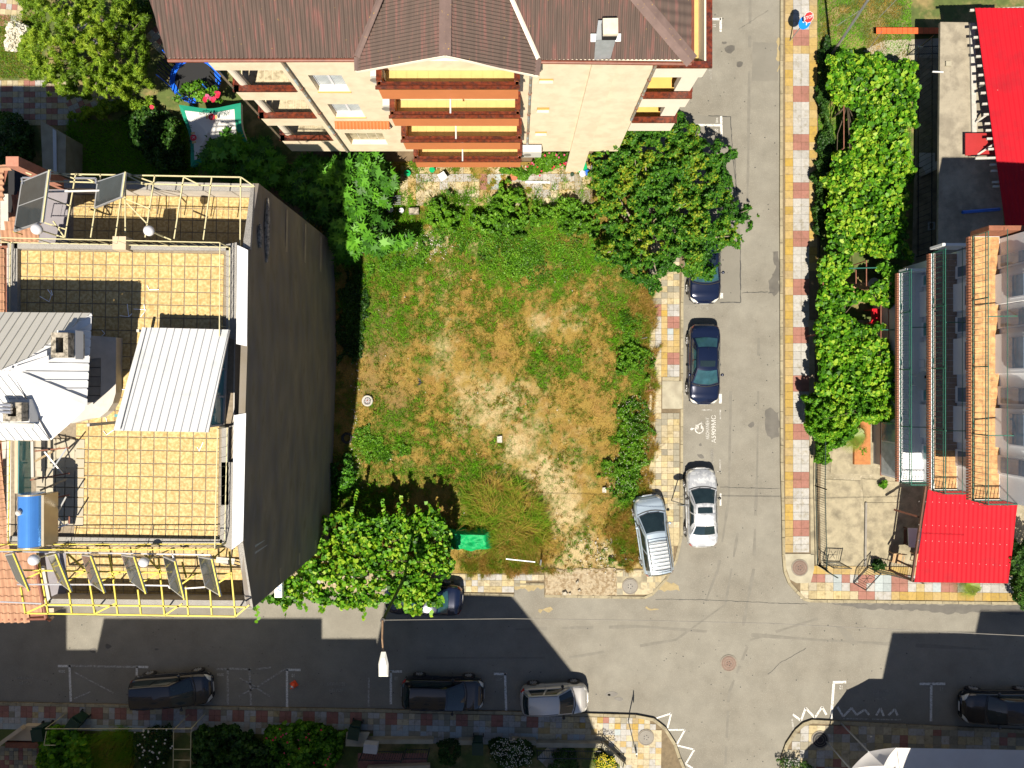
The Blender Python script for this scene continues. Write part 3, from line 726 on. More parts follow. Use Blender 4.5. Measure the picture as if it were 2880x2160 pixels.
straw = np.array([.215, .15, .035]); grn = np.array([.055, .095, .01]); snd = np.array([.37, .295, .16]); sol = np.array([.13, .09, .05]); org = np.array([.20, .125, .035])
c = straw * (1 - 0) + 0 * X[:, None]; t = np.clip((fbm(X, Y, 2.2, 33) - .45) * 3, 0, 1)[:, None]; c = c * (1 - t) + org * t
def mixc(c, k, w_): w_ = w_[:, None]; return c * (1 - w_) + k * w_
c = mixc(c, sol, B_ * .9); c = mixc(c, snd, np.clip(S_ * 1.3 - .2, 0, 1)); c = mixc(c, grn, np.clip(G_ * 1.2 - .1, 0, 1) * .85)
Z = .10 + (fbm(X, Y, .5, 4) - .5) * .16 + (n2 - .5) * .06
me = bpy.data.meshes.new('lot_ground')
F_ = np.arange(nx * ny).reshape(ny, nx)
me.from_pydata(np.stack([X, Y, Z], 1).tolist(), [], np.stack([F_[:-1, :-1], F_[:-1, 1:], F_[1:, 1:], F_[1:, :-1]], -1).reshape(-1, 4).tolist())
ca = me.color_attributes.new('tone', 'FLOAT_COLOR', 'POINT'); ca.data.foreach_set('color', np.concatenate([c, np.ones((len(c), 1))], 1).astype(np.float32).ravel())
me.materials.append(MT['lot_soil']); me.polygons.foreach_set('use_smooth', [True] * len(me.polygons))
lot = put(bpy.data.objects.new('lot_ground', me)); lot['kind'] = 'structure'
# grass of the lot
GR = leafmat('lot_grass', [(.46,.31,.08),(.34,.23,.05),(.20,.16,.025),(.14,.19,.012),(.075,.23,.007),(.15,.38,.014)], .25, .7, .15)
N = 300000
x = rng.uniform(x0, x1, N); y = rng.uniform(y0, y1, N); G_, S_, B_, n1, n2 = fields(x, y)
dens = np.clip(.25 + 1.1 * G_ + .7 * (n2 - .3) - 1.2 * S_ - .6 * B_, .02, 1)
k = rng.random(N) < dens; x, y, G_, S_, n1 = x[k], y[k], G_[k], S_[k], n1[k]
cl = fbm(x, y, 5.0, 61, 2); k = (cl > .42) | (rng.random(len(x)) < .35); x, y, G_, S_, cl = x[k], y[k], G_[k], S_[k], cl[k]
tone = np.clip(G_ * .8 + (cl - .5) * .7 + .05 + rng.normal(0, .15, len(x)), 0, 1)
h = .05 + .20 * rng.random(len(x)) * (0.45 + G_) * np.clip(cl * 1.6, .3, 1.3)
blades('lot_grass', x, y, .10, h, .022 + .02 * rng.random(len(x)), GR, tone, None, 1.0)
# ------------------------------------------------------------------ west apartment building with roof terraces
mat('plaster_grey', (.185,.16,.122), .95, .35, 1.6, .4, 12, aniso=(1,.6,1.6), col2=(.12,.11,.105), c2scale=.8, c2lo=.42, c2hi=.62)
mat('plaster_light', (.42,.40,.37), .85, .12, 3, .2)
mat('plaster_beige', (.42,.35,.25), .85, .1, 2, .2)
mat('pebbledash', (.30,.29,.27), .95, .1, 3, .5, 90, speck=((.07, .07, .07), 60, .52, .9))
mat('flashing_white', (.5,.52,.55), .55, .06, 4, .1)
mat('lime_streak', (0.30, 0.32, 0.33), .95, .35, 2, .2, 20, aniso=(.6, 7, 7))
mat('metal_white', (.55,.56,.57), .35, .04, 1.5, 0, col2=(.42,.44,.44), c2scale=1.2, c2lo=.55, c2hi=.8)
mat('metal_cream', (.47,.46,.42), .4, .05, 1.5, 0)
mat('rail_yellow', (.52,.43,.05), .45, .15, 6)
mat('rail_cream', (.45,.41,.24), .5, .15, 6)
mat('alu', (0.62, 0.64, 0.66), .35, .05, 4, metal=.7)
mat('panel_glass', (0.035, 0.042, 0.045), .12, .2, 3, coat=.5)
mat('pipe_white', (.5,.5,.5), .5)
mat('pipe_foil', (0.6, 0.6, 0.62), .3, .2, 14, metal=.8)
mat('globe_white', (.52,.53,.56), .25, .05, 3)
mat('tank_steel', (0.10, 0.32, 0.80), .16, .05, 3, metal=.55)
mat('tank_cap', (0.38, 0.33, 0.24), .4, .1, 3, metal=.5)
mat('wood_pale', (.42,.32,.19), .8, .15, 5)
mat('rust', (0.20, 0.08, 0.05), .85, .3, 7)
mat('chimney_old', (0.30, 0.27, 0.22), .95, .4, 6, .6, 20, col2=(.10, .09, .07), c2scale=7, c2lo=.45, c2hi=.6)
mat('black', (0.01, 0.01, 0.012), .7)
mat('glass_teal', (0.10, 0.26, 0.27), .08, .2, 2)
mat('cord_white', (0.8, 0.85, 0.95), .6)
mat('roof_clay', (.33,.18,.11), .85, .16, 3, .3, 30, rnd=.10)
mat('brown_trim', (0.15, 0.05, 0.03), .45, .3, 4)

ZU, ZL = 13.0, 10.3
WB = thing('apartment_building', 'grey walled apartment block with ochre tiled roof terraces, left of the empty lot', 'building', (-20, 0, 0))
# firewall facing the lot
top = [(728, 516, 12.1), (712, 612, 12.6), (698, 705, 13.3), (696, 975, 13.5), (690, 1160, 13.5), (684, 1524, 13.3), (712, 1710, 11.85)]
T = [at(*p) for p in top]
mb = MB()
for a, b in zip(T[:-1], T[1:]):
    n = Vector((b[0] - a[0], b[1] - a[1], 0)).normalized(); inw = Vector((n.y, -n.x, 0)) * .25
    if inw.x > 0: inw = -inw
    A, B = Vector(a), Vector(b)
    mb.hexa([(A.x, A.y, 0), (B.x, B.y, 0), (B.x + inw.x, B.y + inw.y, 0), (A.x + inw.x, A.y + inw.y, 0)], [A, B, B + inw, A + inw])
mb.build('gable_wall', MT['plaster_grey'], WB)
# raised render bands and old downpipe scars
mb = MB()
def wallpt(u, z, off=.0):      # u 0..1 along wall N to S
    n_, s_ = Vector(T[0]), Vector(T[-1]); p = n_.lerp(s_, u); return Vector((p.x + off, p.y, z))
for u in (.18, .31, .47, .62, .78, .9):
    mb.hexa([wallpt(u, .1, .002), wallpt(u, .1, .03), wallpt(u + .018, .1, .03), wallpt(u + .018, .1, .002)], [wallpt(u, 11, .002), wallpt(u, 11, .03), wallpt(u + .018, 11, .03), wallpt(u + .018, 11, .002)])
for z in (2.9, 5.7, 8.5):
    mb.hexa([wallpt(.01, z, .002), wallpt(.01, z, .025), wallpt(.99, z, .025), wallpt(.99, z, .002)], [wallpt(.01, z + .25, .002), wallpt(.01, z + .25, .025), wallpt(.99, z + .25, .025), wallpt(.99, z + .25, .002)])
mb.build('render_band', mat('plaster_band', (.25, .215, .165), .95, .3, 1.5, .3, 12), WB)
mb = MB()
for (a, b, c_, d) in ((752, 557, 750, 738), (731, 630, 732, 697)):
    pts = []
    for t in np.linspace(0, 1, 9):
        x = a + (c_ - a) * t; y = b + (d - b) * t
        pts.append(at(x + random.uniform(-1, 1), y, 40 - 9.88 * FP / (1440 - x)))
    mb.tube(pts, [.05 + .07 * math.sin(math.pi * t) for t in np.linspace(0, 1, 9)], 6)
mb.build('wall_scar', MT['plaster_light'] if False else MT['chimney_old'], WB)
# lime wash running down from the coping: thin sheets on the wall
mb = MB()
for i in range(110):
    y = random.choice([random.uniform(880, 960), random.uniform(1290, 1560)]); ln = random.uniform(.3, 1.7); t = (y - 516) / 1194
    P = wallpt(t, 12.7, .035 + .0005 * i); w_ = random.uniform(.02, .09); zt = 12.6 if 700 < y < 1520 else 12.0
    mb.quad((P.x, P.y - w_, zt), (P.x, P.y + w_, zt), (P.x, P.y + w_ * .2, zt - ln), (P.x, P.y - w_ * .2, zt - ln))
mb.build('lime_streak', MT['lime_streak'], WB, kind='stuff')
# coping flashing on firewall, two lengths
def strip(parent, name, a, b, c_, d, th, m, kind=None): mb = MB(); mb.slab([a, b, c_, d], th); return mb.build(name, m, parent, kind=kind)
strip(WB, 'coping', q('B1', 2050, 765, 13.56), q('B1', 2142, 808, 13.52), q('B1', 2133, 1640, 13.52), q('B1', 2040, 1620, 13.56), .05, MT['flashing_white'])
strip(WB, 'coping', q('C1', 2022, 885, 13.56), q('C1', 2125, 866, 13.52), q('D1', 2100, 680, 13.4), q('D1', 2003, 755, 13.45), .05, MT['flashing_white'])
# lower terraces: body + slabs
def quad3(t_, pts, z): return [q(t_, *p, z) for p in pts]
NW_, NE_ = at(40, 508, ZL), at(722, 516, ZL)
core = MB()
Lx = -24.0
yN = at(0, 512, 11.2)[1]; yS = at(0, 1712, 11.2)[1]; yuN = at(0, 697, 13)[1]; yuS = at(0, 1522, 13)[1]
core.prism([(Lx, yS), (-10.75, yS), (-10.6, yN), (Lx, yN)], 0, 9.4)
core.build('wall', MT['plaster_light'], WB)
core = MB(); xuW = at(18, 0, 13)[0]
core.prism([(xuW, yuS), (-10.62, yuS), (-10.5, yuN), (xuW, yuN)], ZL - .01, ZU - .02); core.build('upper_storey_wall', MT['plaster_light'], WB)
base_u = MB(); base_u.poly([q('B1', 110, 760, 13.0), q('D1', 90, 720, 13.0), q('D1', 1990, 740, 13.0), q('B1', 2040, 750, 13.0)]); base_u.build('terrace_screed', MT['grout'], WB)
MB().slab([q('B1', 395, 285, 10.35), q('B1', 585, 285, 10.35), q('B1', 585, 760, 10.35), q('B1', 330, 760, 10.35)], .3).build('side_slab', mat('plaster_shade', (.20, .19, .21), .85, .1, 3), WB); MB().slab([q('D1', 385, 780, 10.35), q('D1', 570, 780, 10.35), q('D1', 570, 1195, 10.35), q('D1', 440, 1195, 10.35)], .3).build('side_slab', MT['plaster_shade'], WB)  # darker lilac-grey plaster paints shade into the colour of both side slabs
base_l = MB(); base_l.poly([q('B1', 560, 300, ZL + .003), q('B1', 500, 760, ZL + .003), q('B1', 2150, 790, ZL + .003), q('B1', 2190, 300, ZL + .003)]); base_l.build('terrace_screed', MT['grout'], WB)
base_l = MB(); base_l.poly([q('D1', 450, 680, ZL + .003), q('D1', 430, 1215, ZL + .003), q('D1', 2140, 1215, ZL + .003), q('D1', 2040, 680, ZL + .003)]); base_l.build('terrace_screed', MT['grout'], WB)
pu = 113.2 / K * (HC - ZU) / FP; ang = -R(1.0)
def tf(zone, x0_, y0_, nx_, ny_, pz, z, ch, nm, budget):
    o_ = q(zone, x0_, y0_, z); du_ = (pz * math.cos(ang), pz * math.sin(ang)); dv_ = (pz * math.sin(ang), -pz * math.cos(ang))
    tiles(WB, o_, du_, dv_, [ch * nx_] * ny_, z + .004, .022, name=nm, budget=budget, jit=.002, gap=.018)
tf('B1', 130, 808, 16, 11, pu, ZU, 'T', 'terrace_tile', 170)
tf('C1', 665, 497, 11, 13, pu, ZU, 'T', 'terrace_tile', 300)
pl = 103 / K * (HC - ZL) / FP
tf('B1', 640, 330, 15, 4, pl, ZL, 'T', 'terrace_tile', 300); tf('D1', 560, 690, 15, 5, pl, ZL, 'T', 'terrace_tile', 300)
tf('C1', 310, 1095, 4, 3, pu * .80, ZU + .02, 'C', 'pale_tile', 300)
USED[WB.name] = 0
tf('C1', 318, 1082, 5, 9, 84 / K * (HC - ZU) / FP, ZU + .03, 'C', 'pale_tile', 60)
# parapets with pebbledash tops
def prow(name, p4, z1, z0, m, parent=WB):
    mb = MB(); mb.hexa([(p[0], p[1], z0) for p in p4], [(p[0], p[1], z1) for p in p4]) ; return mb.build(name, m, parent)
def P4(t_, a, b, c_, d, z): return [q(t_, *a, z), q(t_, *d, z), q(t_, *c_, z), q(t_, *b, z)]
prow('parapet', P4('B1', (555, 203), (2170, 240), (2168, 300), (560, 270), 11.25), 11.25, ZL, MT['plaster_light'])
prow('parapet_cap', P4('B1', (550, 200), (2172, 236), (2170, 302), (552, 272), 11.3), 11.3, 11.24, MT['pebbledash'])
prow('parapet', P4('D1', (440, 1190), (2125, 1205), (2180, 1262), (400, 1240), 11.25), 11.25, 0, MT['plaster_light'])
prow('parapet_cap', P4('D1', (438, 1180), (2118, 1195), (2188, 1266), (385, 1245), 11.3), 11.3, 11.24, MT['pebbledash'])
prow('parapet', P4('D1', (380, 1190), (440, 1190), (440, 1245), (390, 1245), 11.2), 11.2, ZL, MT['plaster_light'])
# sloping side caps
strip(WB, 'side_cap', q('B1', 2168, 255, 12.15), q('B1', 2198, 235, 12.15), q('B1', 2160, 800, 13.3), q('B1', 2098, 780, 13.3), .1, MT['pebbledash'])
strip(WB, 'side_cap', q('D1', 2060, 712, 13.32), q('D1', 2098, 690, 13.32), q('D1', 2188, 1262, 11.9), q('D1', 2118, 1200, 11.9), .1, MT['pebbledash'])
strip(WB, 'side_cap', q('D1', 380, 900, 11.3), q('D1', 355, 900, 11.3), q('D1', 395, 1240, 11.3), q('D1', 440, 1210, 11.3), .1, MT['plaster_light'])
# upper terrace kerbs
for p in (P4('B1', (120, 748), (1990, 768), (1990, 812), (120, 795), 13.2), P4('B1', (1952, 760), (2046, 742), (2042, 1590), (1955, 1560), 13.2), P4('C1', (1880, 985), (1960, 985), (2030, 965), (2030, 985), 13.2),
          P4('C1', (1915, 985), (1975, 985), (1975, 1660), (1910, 1660), 13.2), P4('D1', (1910, 0), (2015, 0), (2003, 760), (1900, 700), 13.2), P4('D1', (80, 640), (1920, 668), (1915, 712), (80, 690), 13.2), P4('B1', (66, 740), (150, 740), (150, 1400), (66, 1400), 13.2)):
    prow('terrace_kerb', p, 13.2, 12.9, MT['pebbledash'])
prow('vent_block', P4('B1', (972, 690), (1088, 690), (1086, 806), (972, 803), 13.5), 13.5, 13.0, MT['plaster_beige'])

# railings ----------------------------------------------------------
def railing(name, label, pts, n, h, mt, z0, lean=(0, 0), parent=None, rails=(1.0, .12), r_=.019, cat='railing', group=None, post=None):
    root = thing(name, label, cat, pts[0], group) if parent is None else parent
    P = [Vector(p) for p in pts]; mb = MB(); bal = MB(); off = Vector((lean[0], lean[1], 0))
    for a, b in zip(P[:-1], P[1:]):
        for f in rails: mb.beam(a + off * f + Vector((0, 0, h * f)), b + off * f + Vector((0, 0, h * f)), r_ * 1.8, r_ * 1.2)
        L_ = (b - a).length; k = max(1, int(L_ / n))
        for i in range(k + 1):
            p = a.lerp(b, i / k); bal.beam(p + Vector((0, 0, h * min(rails))), p + off + Vector((0, 0, h * max(rails))), r_ * .55)
        m_ = max(1, int(L_ / 2.2))
        for i in range(m_ + 1):
            p = a.lerp(b, i / m_); mb.beam(p, p + off + Vector((0, 0, h)), r_ * 1.6)
    mb.build('rail', mt, root if parent is None else root); tag(bal.build('balusters', mt, root), kind='stuff')
    return root
railing('terrace_railing', None, [q('B1', -60, 745, 13.2), q('B1', 1990, 790, 13.2)], .36, 1.0, MT['rail_cream'], 13.2, parent=WB)
railing('terrace_railing', None, [q('B1', 1995, 790, 13.2), q('C1', 1990, 215, 13.2)], .36, 1.0, MT['rail_cream'], 13.2, parent=WB)
railing('terrace_railing', None, [q('C1', 1975, 985, 13.2), q('D1', 1952, 690, 13.2)], .36, 1.0, MT['rail_cream'], 13.2, parent=WB)
railing('terrace_railing', None, [q('D1', 1950, 700, 13.2), q('D1', -60, 705, 13.2)], .3, 1.0, MT['rail_yellow'], 13.2, parent=WB)
railing('terrace_railing', None, [q('B1', 110, 750, 13.2), q('B1', 100, 1380, 13.2)], .4, 1.0, MT['rail_cream'], 13.2, parent=WB)
railing('terrace_railing', None, [q('C1', 105, 1100, 13.2), q('D1', 90, 700, 13.2)], .3, 1.0, MT['rail_yellow'], 13.2, parent=WB)

# pergola frames ------------------------------------------------------
fr = thing('pergola_frame', 'thin cream steel frame over the rear lower terrace behind the grey building', 'frame', q('B1', 1200, 180, 12.9))
Zf = 12.9
def bars(zone, L_, m, z, root, w_=.045, nm='bar'):
    for b in L_:
        za = b[4] if len(b) > 4 else z; zb = b[5] if len(b) > 5 else z
        MB().beam(q(zone, b[0], b[1], za), q(zone, b[2], b[3], zb), w_).build(nm, m, root)
bars('B1', [(430, 150, 2080, 180), (430, 215, 2190, 262), (655, 150, 562, 700), (870, 152, 785, 700), (1075, 140, 1000, 690), (1082, 160, 1084, 660), (1338, 165, 1255, 700), (1588, 178, 1505, 712), (1830, 182, 1757, 720), (2080, 180, 2075, 780),
            (435, 120, 650, 195), (1085, 140, 1330, 228), (385, 345, 612, 430), (1075, 365, 1300, 455), (1095, 400, 1275, 585), (360, 565, 570, 632), (365, 645, 560, 702), (1335, 660, 1480, 722), (1095, 162, 1270, 250), (665, 150, 820, 225), (1590, 180, 1735, 252), (2085, 182, 2200, 262), (460, 560, 555, 695), (225, 140, 275, 160)], MT['rail_cream'], Zf, fr)
bars('B1', [(x, y, x + 6, y + 12, Zf, ZL + .9) for x, y in ((2080, 180), (1338, 165), (655, 150), (1588, 178))], MT['rail_cream'], Zf, fr, .04, 'post')
bars('B1', [(400, 305, 1060, 292)], MT['pipe_white'], 13.1, fr, .06, 'water_pipe')
bars('B1', [(190, 185, 195, 240), (195, 185, 270, 185), (650, 188, 830, 190), (830, 190, 830, 235), (1010, 330, 1060, 350)], MT['pipe_foil'], 13.1, fr, .06, 'water_pipe')
fs = thing('pergola_frame', 'bright yellow steel frame projecting over the street side of the grey building', 'frame', q('D1', 1200, 1300, 12.6))
bars('D1', [(220, 1305, 2035, 1332), (400, 1230, 2130, 1252), (180, 932, 2000, 965), (320, 770, 418, 1310), (180, 1080, 220, 1305), (597, 1125, 623, 1308), (770, 1010, 820, 1308), (980, 1020, 1018, 1312), (1192, 1100, 1220, 1316), (1370, 830, 1422, 1320), (1605, 1075, 1630, 1325), (1815, 1100, 1832, 1328), (1982, 770, 2035, 1332),
            (222, 1305, 400, 1225), (825, 1308, 1000, 1218), (1428, 1320, 1575, 1222), (2040, 1330, 2155, 1232), (220, 1010, 370, 940), (590, 1025, 740, 940), (880, 1025, 1045, 948), (1240, 1030, 1370, 958), (1575, 1050, 1700, 960), (1890, 1040, 2000, 970),
            (575, 780, 745, 940), (1250, 795, 1392, 950), (940, 790, 985, 1020), (1575, 860, 1610, 1000), (1840, 830, 1945, 745), (1300, 770, 1290, 840)], MT['rail_yellow'], 12.6, fs, .055)
bars('D1', [(x, y, x + 8, y - 30, 12.6, ZL + .9) for x, y in ((410, 1235), (1420, 1320), (820, 1308), (2035, 1332))], MT['rail_yellow'], 12.6, fs, .045, 'post')
bars('D1', [(150, 1055, 1145, 1058), (1145, 1060, 1455, 1066), (1455, 1066, 1470, 1090), (1600, 1090, 1775, 1078), (0, 1205, 360, 1222)], MT['pipe_foil'], 12.9, fs, .05, 'water_pipe')
bars('D1', [(0, 770, 1820, 800), (1820, 800, 1830, 835), (1490, 795, 1510, 855)], MT['pipe_foil'], 13.5, fs, .05, 'water_pipe')
# solar thermal panels -------------------------------------------------
def panel(label, zone, p4, zs, group, split=True):
    P = [Vector(q(zone, *a, z)) for a, z in zip(p4, zs)]
    t = thing('solar_panel', label, 'solar panel', tuple(sum(P, Vector()) / 4), group)
    n = (P[1] - P[0]).cross(P[3] - P[0]).normalized()
    if n.z < 0: n = -n
    MB().slab(P, .07).build('panel_frame', MT['alu'], t)
    def pt(u, v): return P[0].lerp(P[1], u).lerp(P[3].lerp(P[2], u), v) + n * .006
    for v0, v1 in (((.03, .49), (.51, .97)) if split else ((.04, .96),)):
        MB().slab([pt(.05, v0), pt(.93, v0), pt(.93, v1), pt(.05, v1)], .004).build('glass_pane', MT['panel_glass'], t)
    MB().beam(P[1] + n * .02 + Vector((.03, 0, 0)), P[2] + n * .02 + Vector((.03, 0, 0)), .05).build('edge_bar', MT['rail_yellow' if zone == 'D1' else 'rail_cream'], t)
    MB().beam(P[0], P[0] - Vector((0, 0, .5)), .03).build('leg', MT['rail_yellow'], t); MB().beam(P[3], P[3] - Vector((0, 0, .5)), .03).build('leg', MT['rail_yellow'], t)
    return t
panel('large tilted solar panel split by a mid rail, at the rear left corner', 'B1', [(183, 215), (425, 118), (365, 570), (115, 650)], (13.0, 14.0, 14.0, 13.0), 'solar panels on the rear frame')
panel('single tilted dark solar panel over the rear ochre terrace, right of the larger one', 'B1', [(835, 215), (1082, 135), (1052, 350), (810, 448)], (13.0, 13.9, 13.9, 13.0), 'solar panels on the rear frame', False)
sp = [([(40, 800), (112, 786), (248, 1112), (140, 1025)], 'leftmost narrow solar panel of the street-side row, over clay tiles'), ([(408, 812), (478, 792), (612, 1122), (500, 1035)], 'second solar panel from the left in the street-side row, beside the globe lamp'),
      ([(700, 800), (782, 808), (900, 1130), (775, 1045)], 'third solar panel from the left in the yellow street-side row'), ([(1045, 800), (1155, 815), (1258, 1135), (1125, 1030)], 'fourth solar panel of the street-side row, left of the second globe lamp'),
      ([(1405, 810), (1508, 855), (1590, 1185), (1470, 1090)], 'fifth solar panel of the street-side row, hanging lowest'), ([(1708, 812), (1828, 835), (1900, 1158), (1770, 1080)], 'rightmost solar panel of the street-side row, by the white table')]
for p4, lb in sp: panel(lb, 'D1', p4, (13.0, 13.8, 13.8, 13.0), 'solar panels in the yellow street-side frame', False)
# globe lamps ----------------------------------------------------------
def globe(label, t_, x, y, z, r_, parent_pole):
    c = Vector(q(t_, x, y, z)); t = thing('globe_lamp', label, 'lamp', (c.x, c.y, z - 2.0), 'white globe lamps on the roof terraces')
    MB().sphere(c, r_, 18, 12, .92).build('globe', MT['globe_white'], t, True)
    MB().tube([c - Vector((0, 0, r_ * .8)), c - Vector((0, 0, 2.6))], .03, 8).build('pole', MT['rail_cream'], t)
    MB().lathe([(.09, 0), (.09, .08)], (c.x, c.y, z - r_ * .95), 12).build('collar', MT['black'], t)
globe('white globe lamp at the foot of the large solar panel, rear terrace', 'B1', 318, 628, 14.0, .205, None)
globe('white globe lamp above the middle of the rear ochre terrace', 'B1', 1287, 642, 14.0, .195, None)
globe('white globe lamp over the clay tiled edge beside the blue water tank', 'D1', 293, 843, 14.0, .205, None)
globe('white globe lamp between the third and fifth street-side solar panels', 'D1', 1243, 862, 14.0, .19, None)
# water heater tank ------------------------------------------------------
a = Vector(q('D1', 245, 268, 14.6)); b = Vector(q('D1', 245, 735, 14.6)); r_ = .42
t = thing('water_tank', 'shiny blue steel solar water tank lying on its rack at the terrace edge', 'water tank', (a.x, (a.y + b.y) / 2, 13.2))
c = (a + b) / 2; L_ = abs(a.y - b.y)
MB().lathe([(.02, -L_ / 2 - .03), (r_ * .8, -L_ / 2 - .02), (r_, -L_ / 2), (r_, L_ / 2), (r_ * .8, L_ / 2 + .02), (.02, L_ / 2 + .03)], (c.x + .12, c.y, c.z), 40, axis='y').build('tank_body', MT['tank_steel'], t, False)
for s in (-1, 1): MB().lathe([(r_ + .012, -.03), (r_ + .012, .03)], (c.x + .12, c.y + s * (L_ / 2 - .03), c.z), 40, axis='y').build('end_band', MT['tank_cap'], t)
MB().lathe([(.1, 0), (.1, .12), (.06, .16)], (c.x - .02, c.y + .35, c.z + r_ - .03), 14).build('valve', MT['plaster_light'], t)
MB().box(c.x + .35, c.y - L_ / 2 + .05, c.z - .7, c.x + .62, c.y + L_ / 2 - .05, c.z + .1).build('insulation_panel', MT['tank_cap'], t)
for s in (-1, 1): MB().beam((c.x + .1, c.y + s * .7, c.z - .3), (c.x + .1, c.y + s * .7, ZU), .06).build('rack_leg', MT['rust'], t)
# rack of old braces beside the tank
t = thing('steel_rack', 'rusty steel brace rack leaning over the shaded pale tiles beside the blue tank', 'rack', q('C1', 450, 1300, 13))
for a, b, m in (((300, 1195), (600, 1165), 'rust'), ((300, 1285), (520, 1160), 'wood_pale'), ((385, 1200), (545, 1395), 'alu'), ((575, 1170), (400, 1432), 'alu'), ((260, 1445), (595, 1385), 'rust'), ((345, 1535), (572, 1437), 'wood_pale'), ((370, 1625), (592, 1572), 'rust'), ((295, 1165), (450, 1172), 'black')):
    MB().beam(q('C1', *a, 14.0), q('C1', *b, 13.5), .05 if m != 'wood_pale' else .07, .02).build('brace', MT[m], t)
for a, b in (((390, 335), (545, 540)), ((570, 300), (400, 612)), ((370, 612), (600, 530)), ((600, 470), (598, 530))):
    MB().beam(q('D1', *a, 14.0), q('D1', *b, 13.5), .05, .02).build('brace', MT['alu' if a[0] < 580 and b[0] > 399 else 'rust'], t)
for x, y in ((595, 1170), (595, 1388), (592, 1575)): MB().beam(q('C1', x, y, 13.5), q('C1', x - 3, y, 13.05), .05).build('rack_leg', MT['rust'], t)
t = thing('glass_screen', 'tilted glass windscreen along the left side of the shaded tiles', 'screen', q('C1', 210, 1300, 13))
MB().slab([q('C1', 160, 1105, 14.4), q('C1', 265, 1110, 13.6), q('C1', 265, 1560, 13.6), q('C1', 155, 1560, 14.4)], .02).build('glass_pane', MT['glass_teal'], t)
for a, b in (((275, 1110), (280, 1420)),): MB().slab([q('C1', a[0] - 12, a[1], 14), q('C1', a[0] + 12, a[1], 14), q('C1', b[0] + 12, b[1], 14), q('C1', b[0] - 12, b[1], 14)], .06).build('frame', MT['plaster_light'], t)
MB().slab([q('C1', 125, 1100, 14.3), q('C1', 155, 1100, 14.3), q('C1', 152, 1560, 14.3), q('C1', 125, 1560, 14.3)], .1).build('frame', MT['plaster_beige'], t)
# white lean-to conservatory -----------------------------------------
t = thing('conservatory', 'glazed lean-to on the roof terrace under a white ribbed metal sheet roof', 'conservatory', q('C1', 1500, 600, 13))
A, B_, C_, D_ = q('C1', 1232, 125, 14.05), q('C1', 1985, 145, 14.05), q('C1', 1800, 1030, 15.4), q('C1', 985, 1015, 15.4)
zf = plane3(A, B_, D_); mb = MB(); v_ = Vector(D_) - Vector(A); corr(mb, [p[:2] for p in (A, B_, C_, D_)], zf, math.atan2(v_.y, v_.x), 68.5 / K * (HC - 14.8) / FP, .06, prof=.075)
mb.build('sheet_roof', MT['metal_white'], t)
mb = MB(); e = .0
mb.slab([Vector(A) - Vector((0, 0, .02)), Vector(B_) - Vector((0, 0, .02)), Vector((C_[0], C_[1], zf(C_[0], C_[1]))) - Vector((0, 0, .02)), Vector(D_) - Vector((0, 0, .02))], .05); mb.build('roof_underlay', MT['plaster_light'], t)
MB().slab([q('C1', 1232, 122, 14.13), q('C1', 1262, 128, 14.13), q('C1', 1035, 1008, 15.48), q('C1', 990, 1012, 15.48)], .04).build('edge_flashing', MT['metal_white'], t)
mb = MB()
e0 = Vector((B_[0], B_[1], 14.9)); e1 = Vector((C_[0], C_[1], 14.9))
for k_ in range(3):
    p = [Vector(q('C1', 1950, 300, 13.05)), Vector(q('C1', 1925, 980, 13.05))]
    pass
g0, g1 = Vector(q('C1', 1955, 250, 13.1)), Vector(q('C1', 1925, 965, 13.1)); h0, h1 = Vector((g0.x - .05, g0.y, 14.0)), Vector((g1.x - .05, g1.y, 15.2))
MB().slab([g0, g1, h1, h0], .03).build('glass_pane', MT['glass_teal'], t)
for f in (0, .33, .66, 1): MB().beam(g0.lerp(g1, f) + Vector((.02, 0, 0)), h0.lerp(h1, f) + Vector((.02, 0, 0)), .07).build('mullion', MT['plaster_light'], t)
MB().beam(g0 + Vector((.02, 0, 0)), g1 + Vector((.02, 0, 0)), .1).build('sill', MT['plaster_light'], t)
for (u, v) in ((1250, 140), (1000, 1000)): 
    c = q('C1', u + 60, v - 60 if v > 500 else v + 30, 13.0); MB().beam(c, (c[0], c[1], 15.2 if v > 500 else 14.0), .1).build('post', MT['plaster_light'], t)
yb = q('C1', 1400, 880, 13.0)[1]; MB().box(q('C1', 1230, 900, 13)[0], yb, 13.02, g1.x, yb + .1, 14.9).build('front_wall', MT['glass_teal'], t)
# main white standing seam roof (stair tower) --------------------------
t = thing('stair_tower', 'white metal clad stair tower roof with two old chimneys on the roof terrace', 'stair tower', q('C1', 200, 500, 13))
apex = q('C1', 90, 500, 17.0)
def facet(pts, rib=True, m='metal_white', pitch=.95, dirpt=None, bw=.05):
    P = [Vector(p) for p in pts]; zf = plane3(P[0], P[1], P[2]); mb = MB(); pl_ = [(p.x, p.y) for p in P]
    if rib: d = Vector(dirpt[1]) - Vector(dirpt[0]); corr(mb, pl_, zf, math.atan2(d.y, d.x), pitch, .05, prof=bw)
    else: mb.poly([(x, y, zf(x, y)) for x, y in pl_])
    mb.build('roof_sheet', MT[m], t)
sc_ = 1 / K * (HC - 16) / FP
facet([q('C1', -300, 480, 17.0), q('C1', 60, 495, 17.0), q('C1', 790, 20, 15.6)], False) if False else None
n0, n1_ = q('C1', -400, -10, 15.6), q('C1', 798, 0, 15.6)
facet([q('C1', -400, 490, 17.0), apex, n1_, n0], True, 'metal_cream', 74 * sc_, (q('C1', 90, 0, 16), q('C1', 20, 480, 16)))
facet([apex, q('C1', 755, 735, 15.6), n1_], True, 'metal_white', 73 * sc_, ((0, 0, 0), (1, 0, 0)))
facet([apex, q('C1', 440, 1100, 15.5), q('C1', 600, 960, 15.5), q('C1', 735, 830, 15.5), q('C1', 755, 735, 15.6)], False)
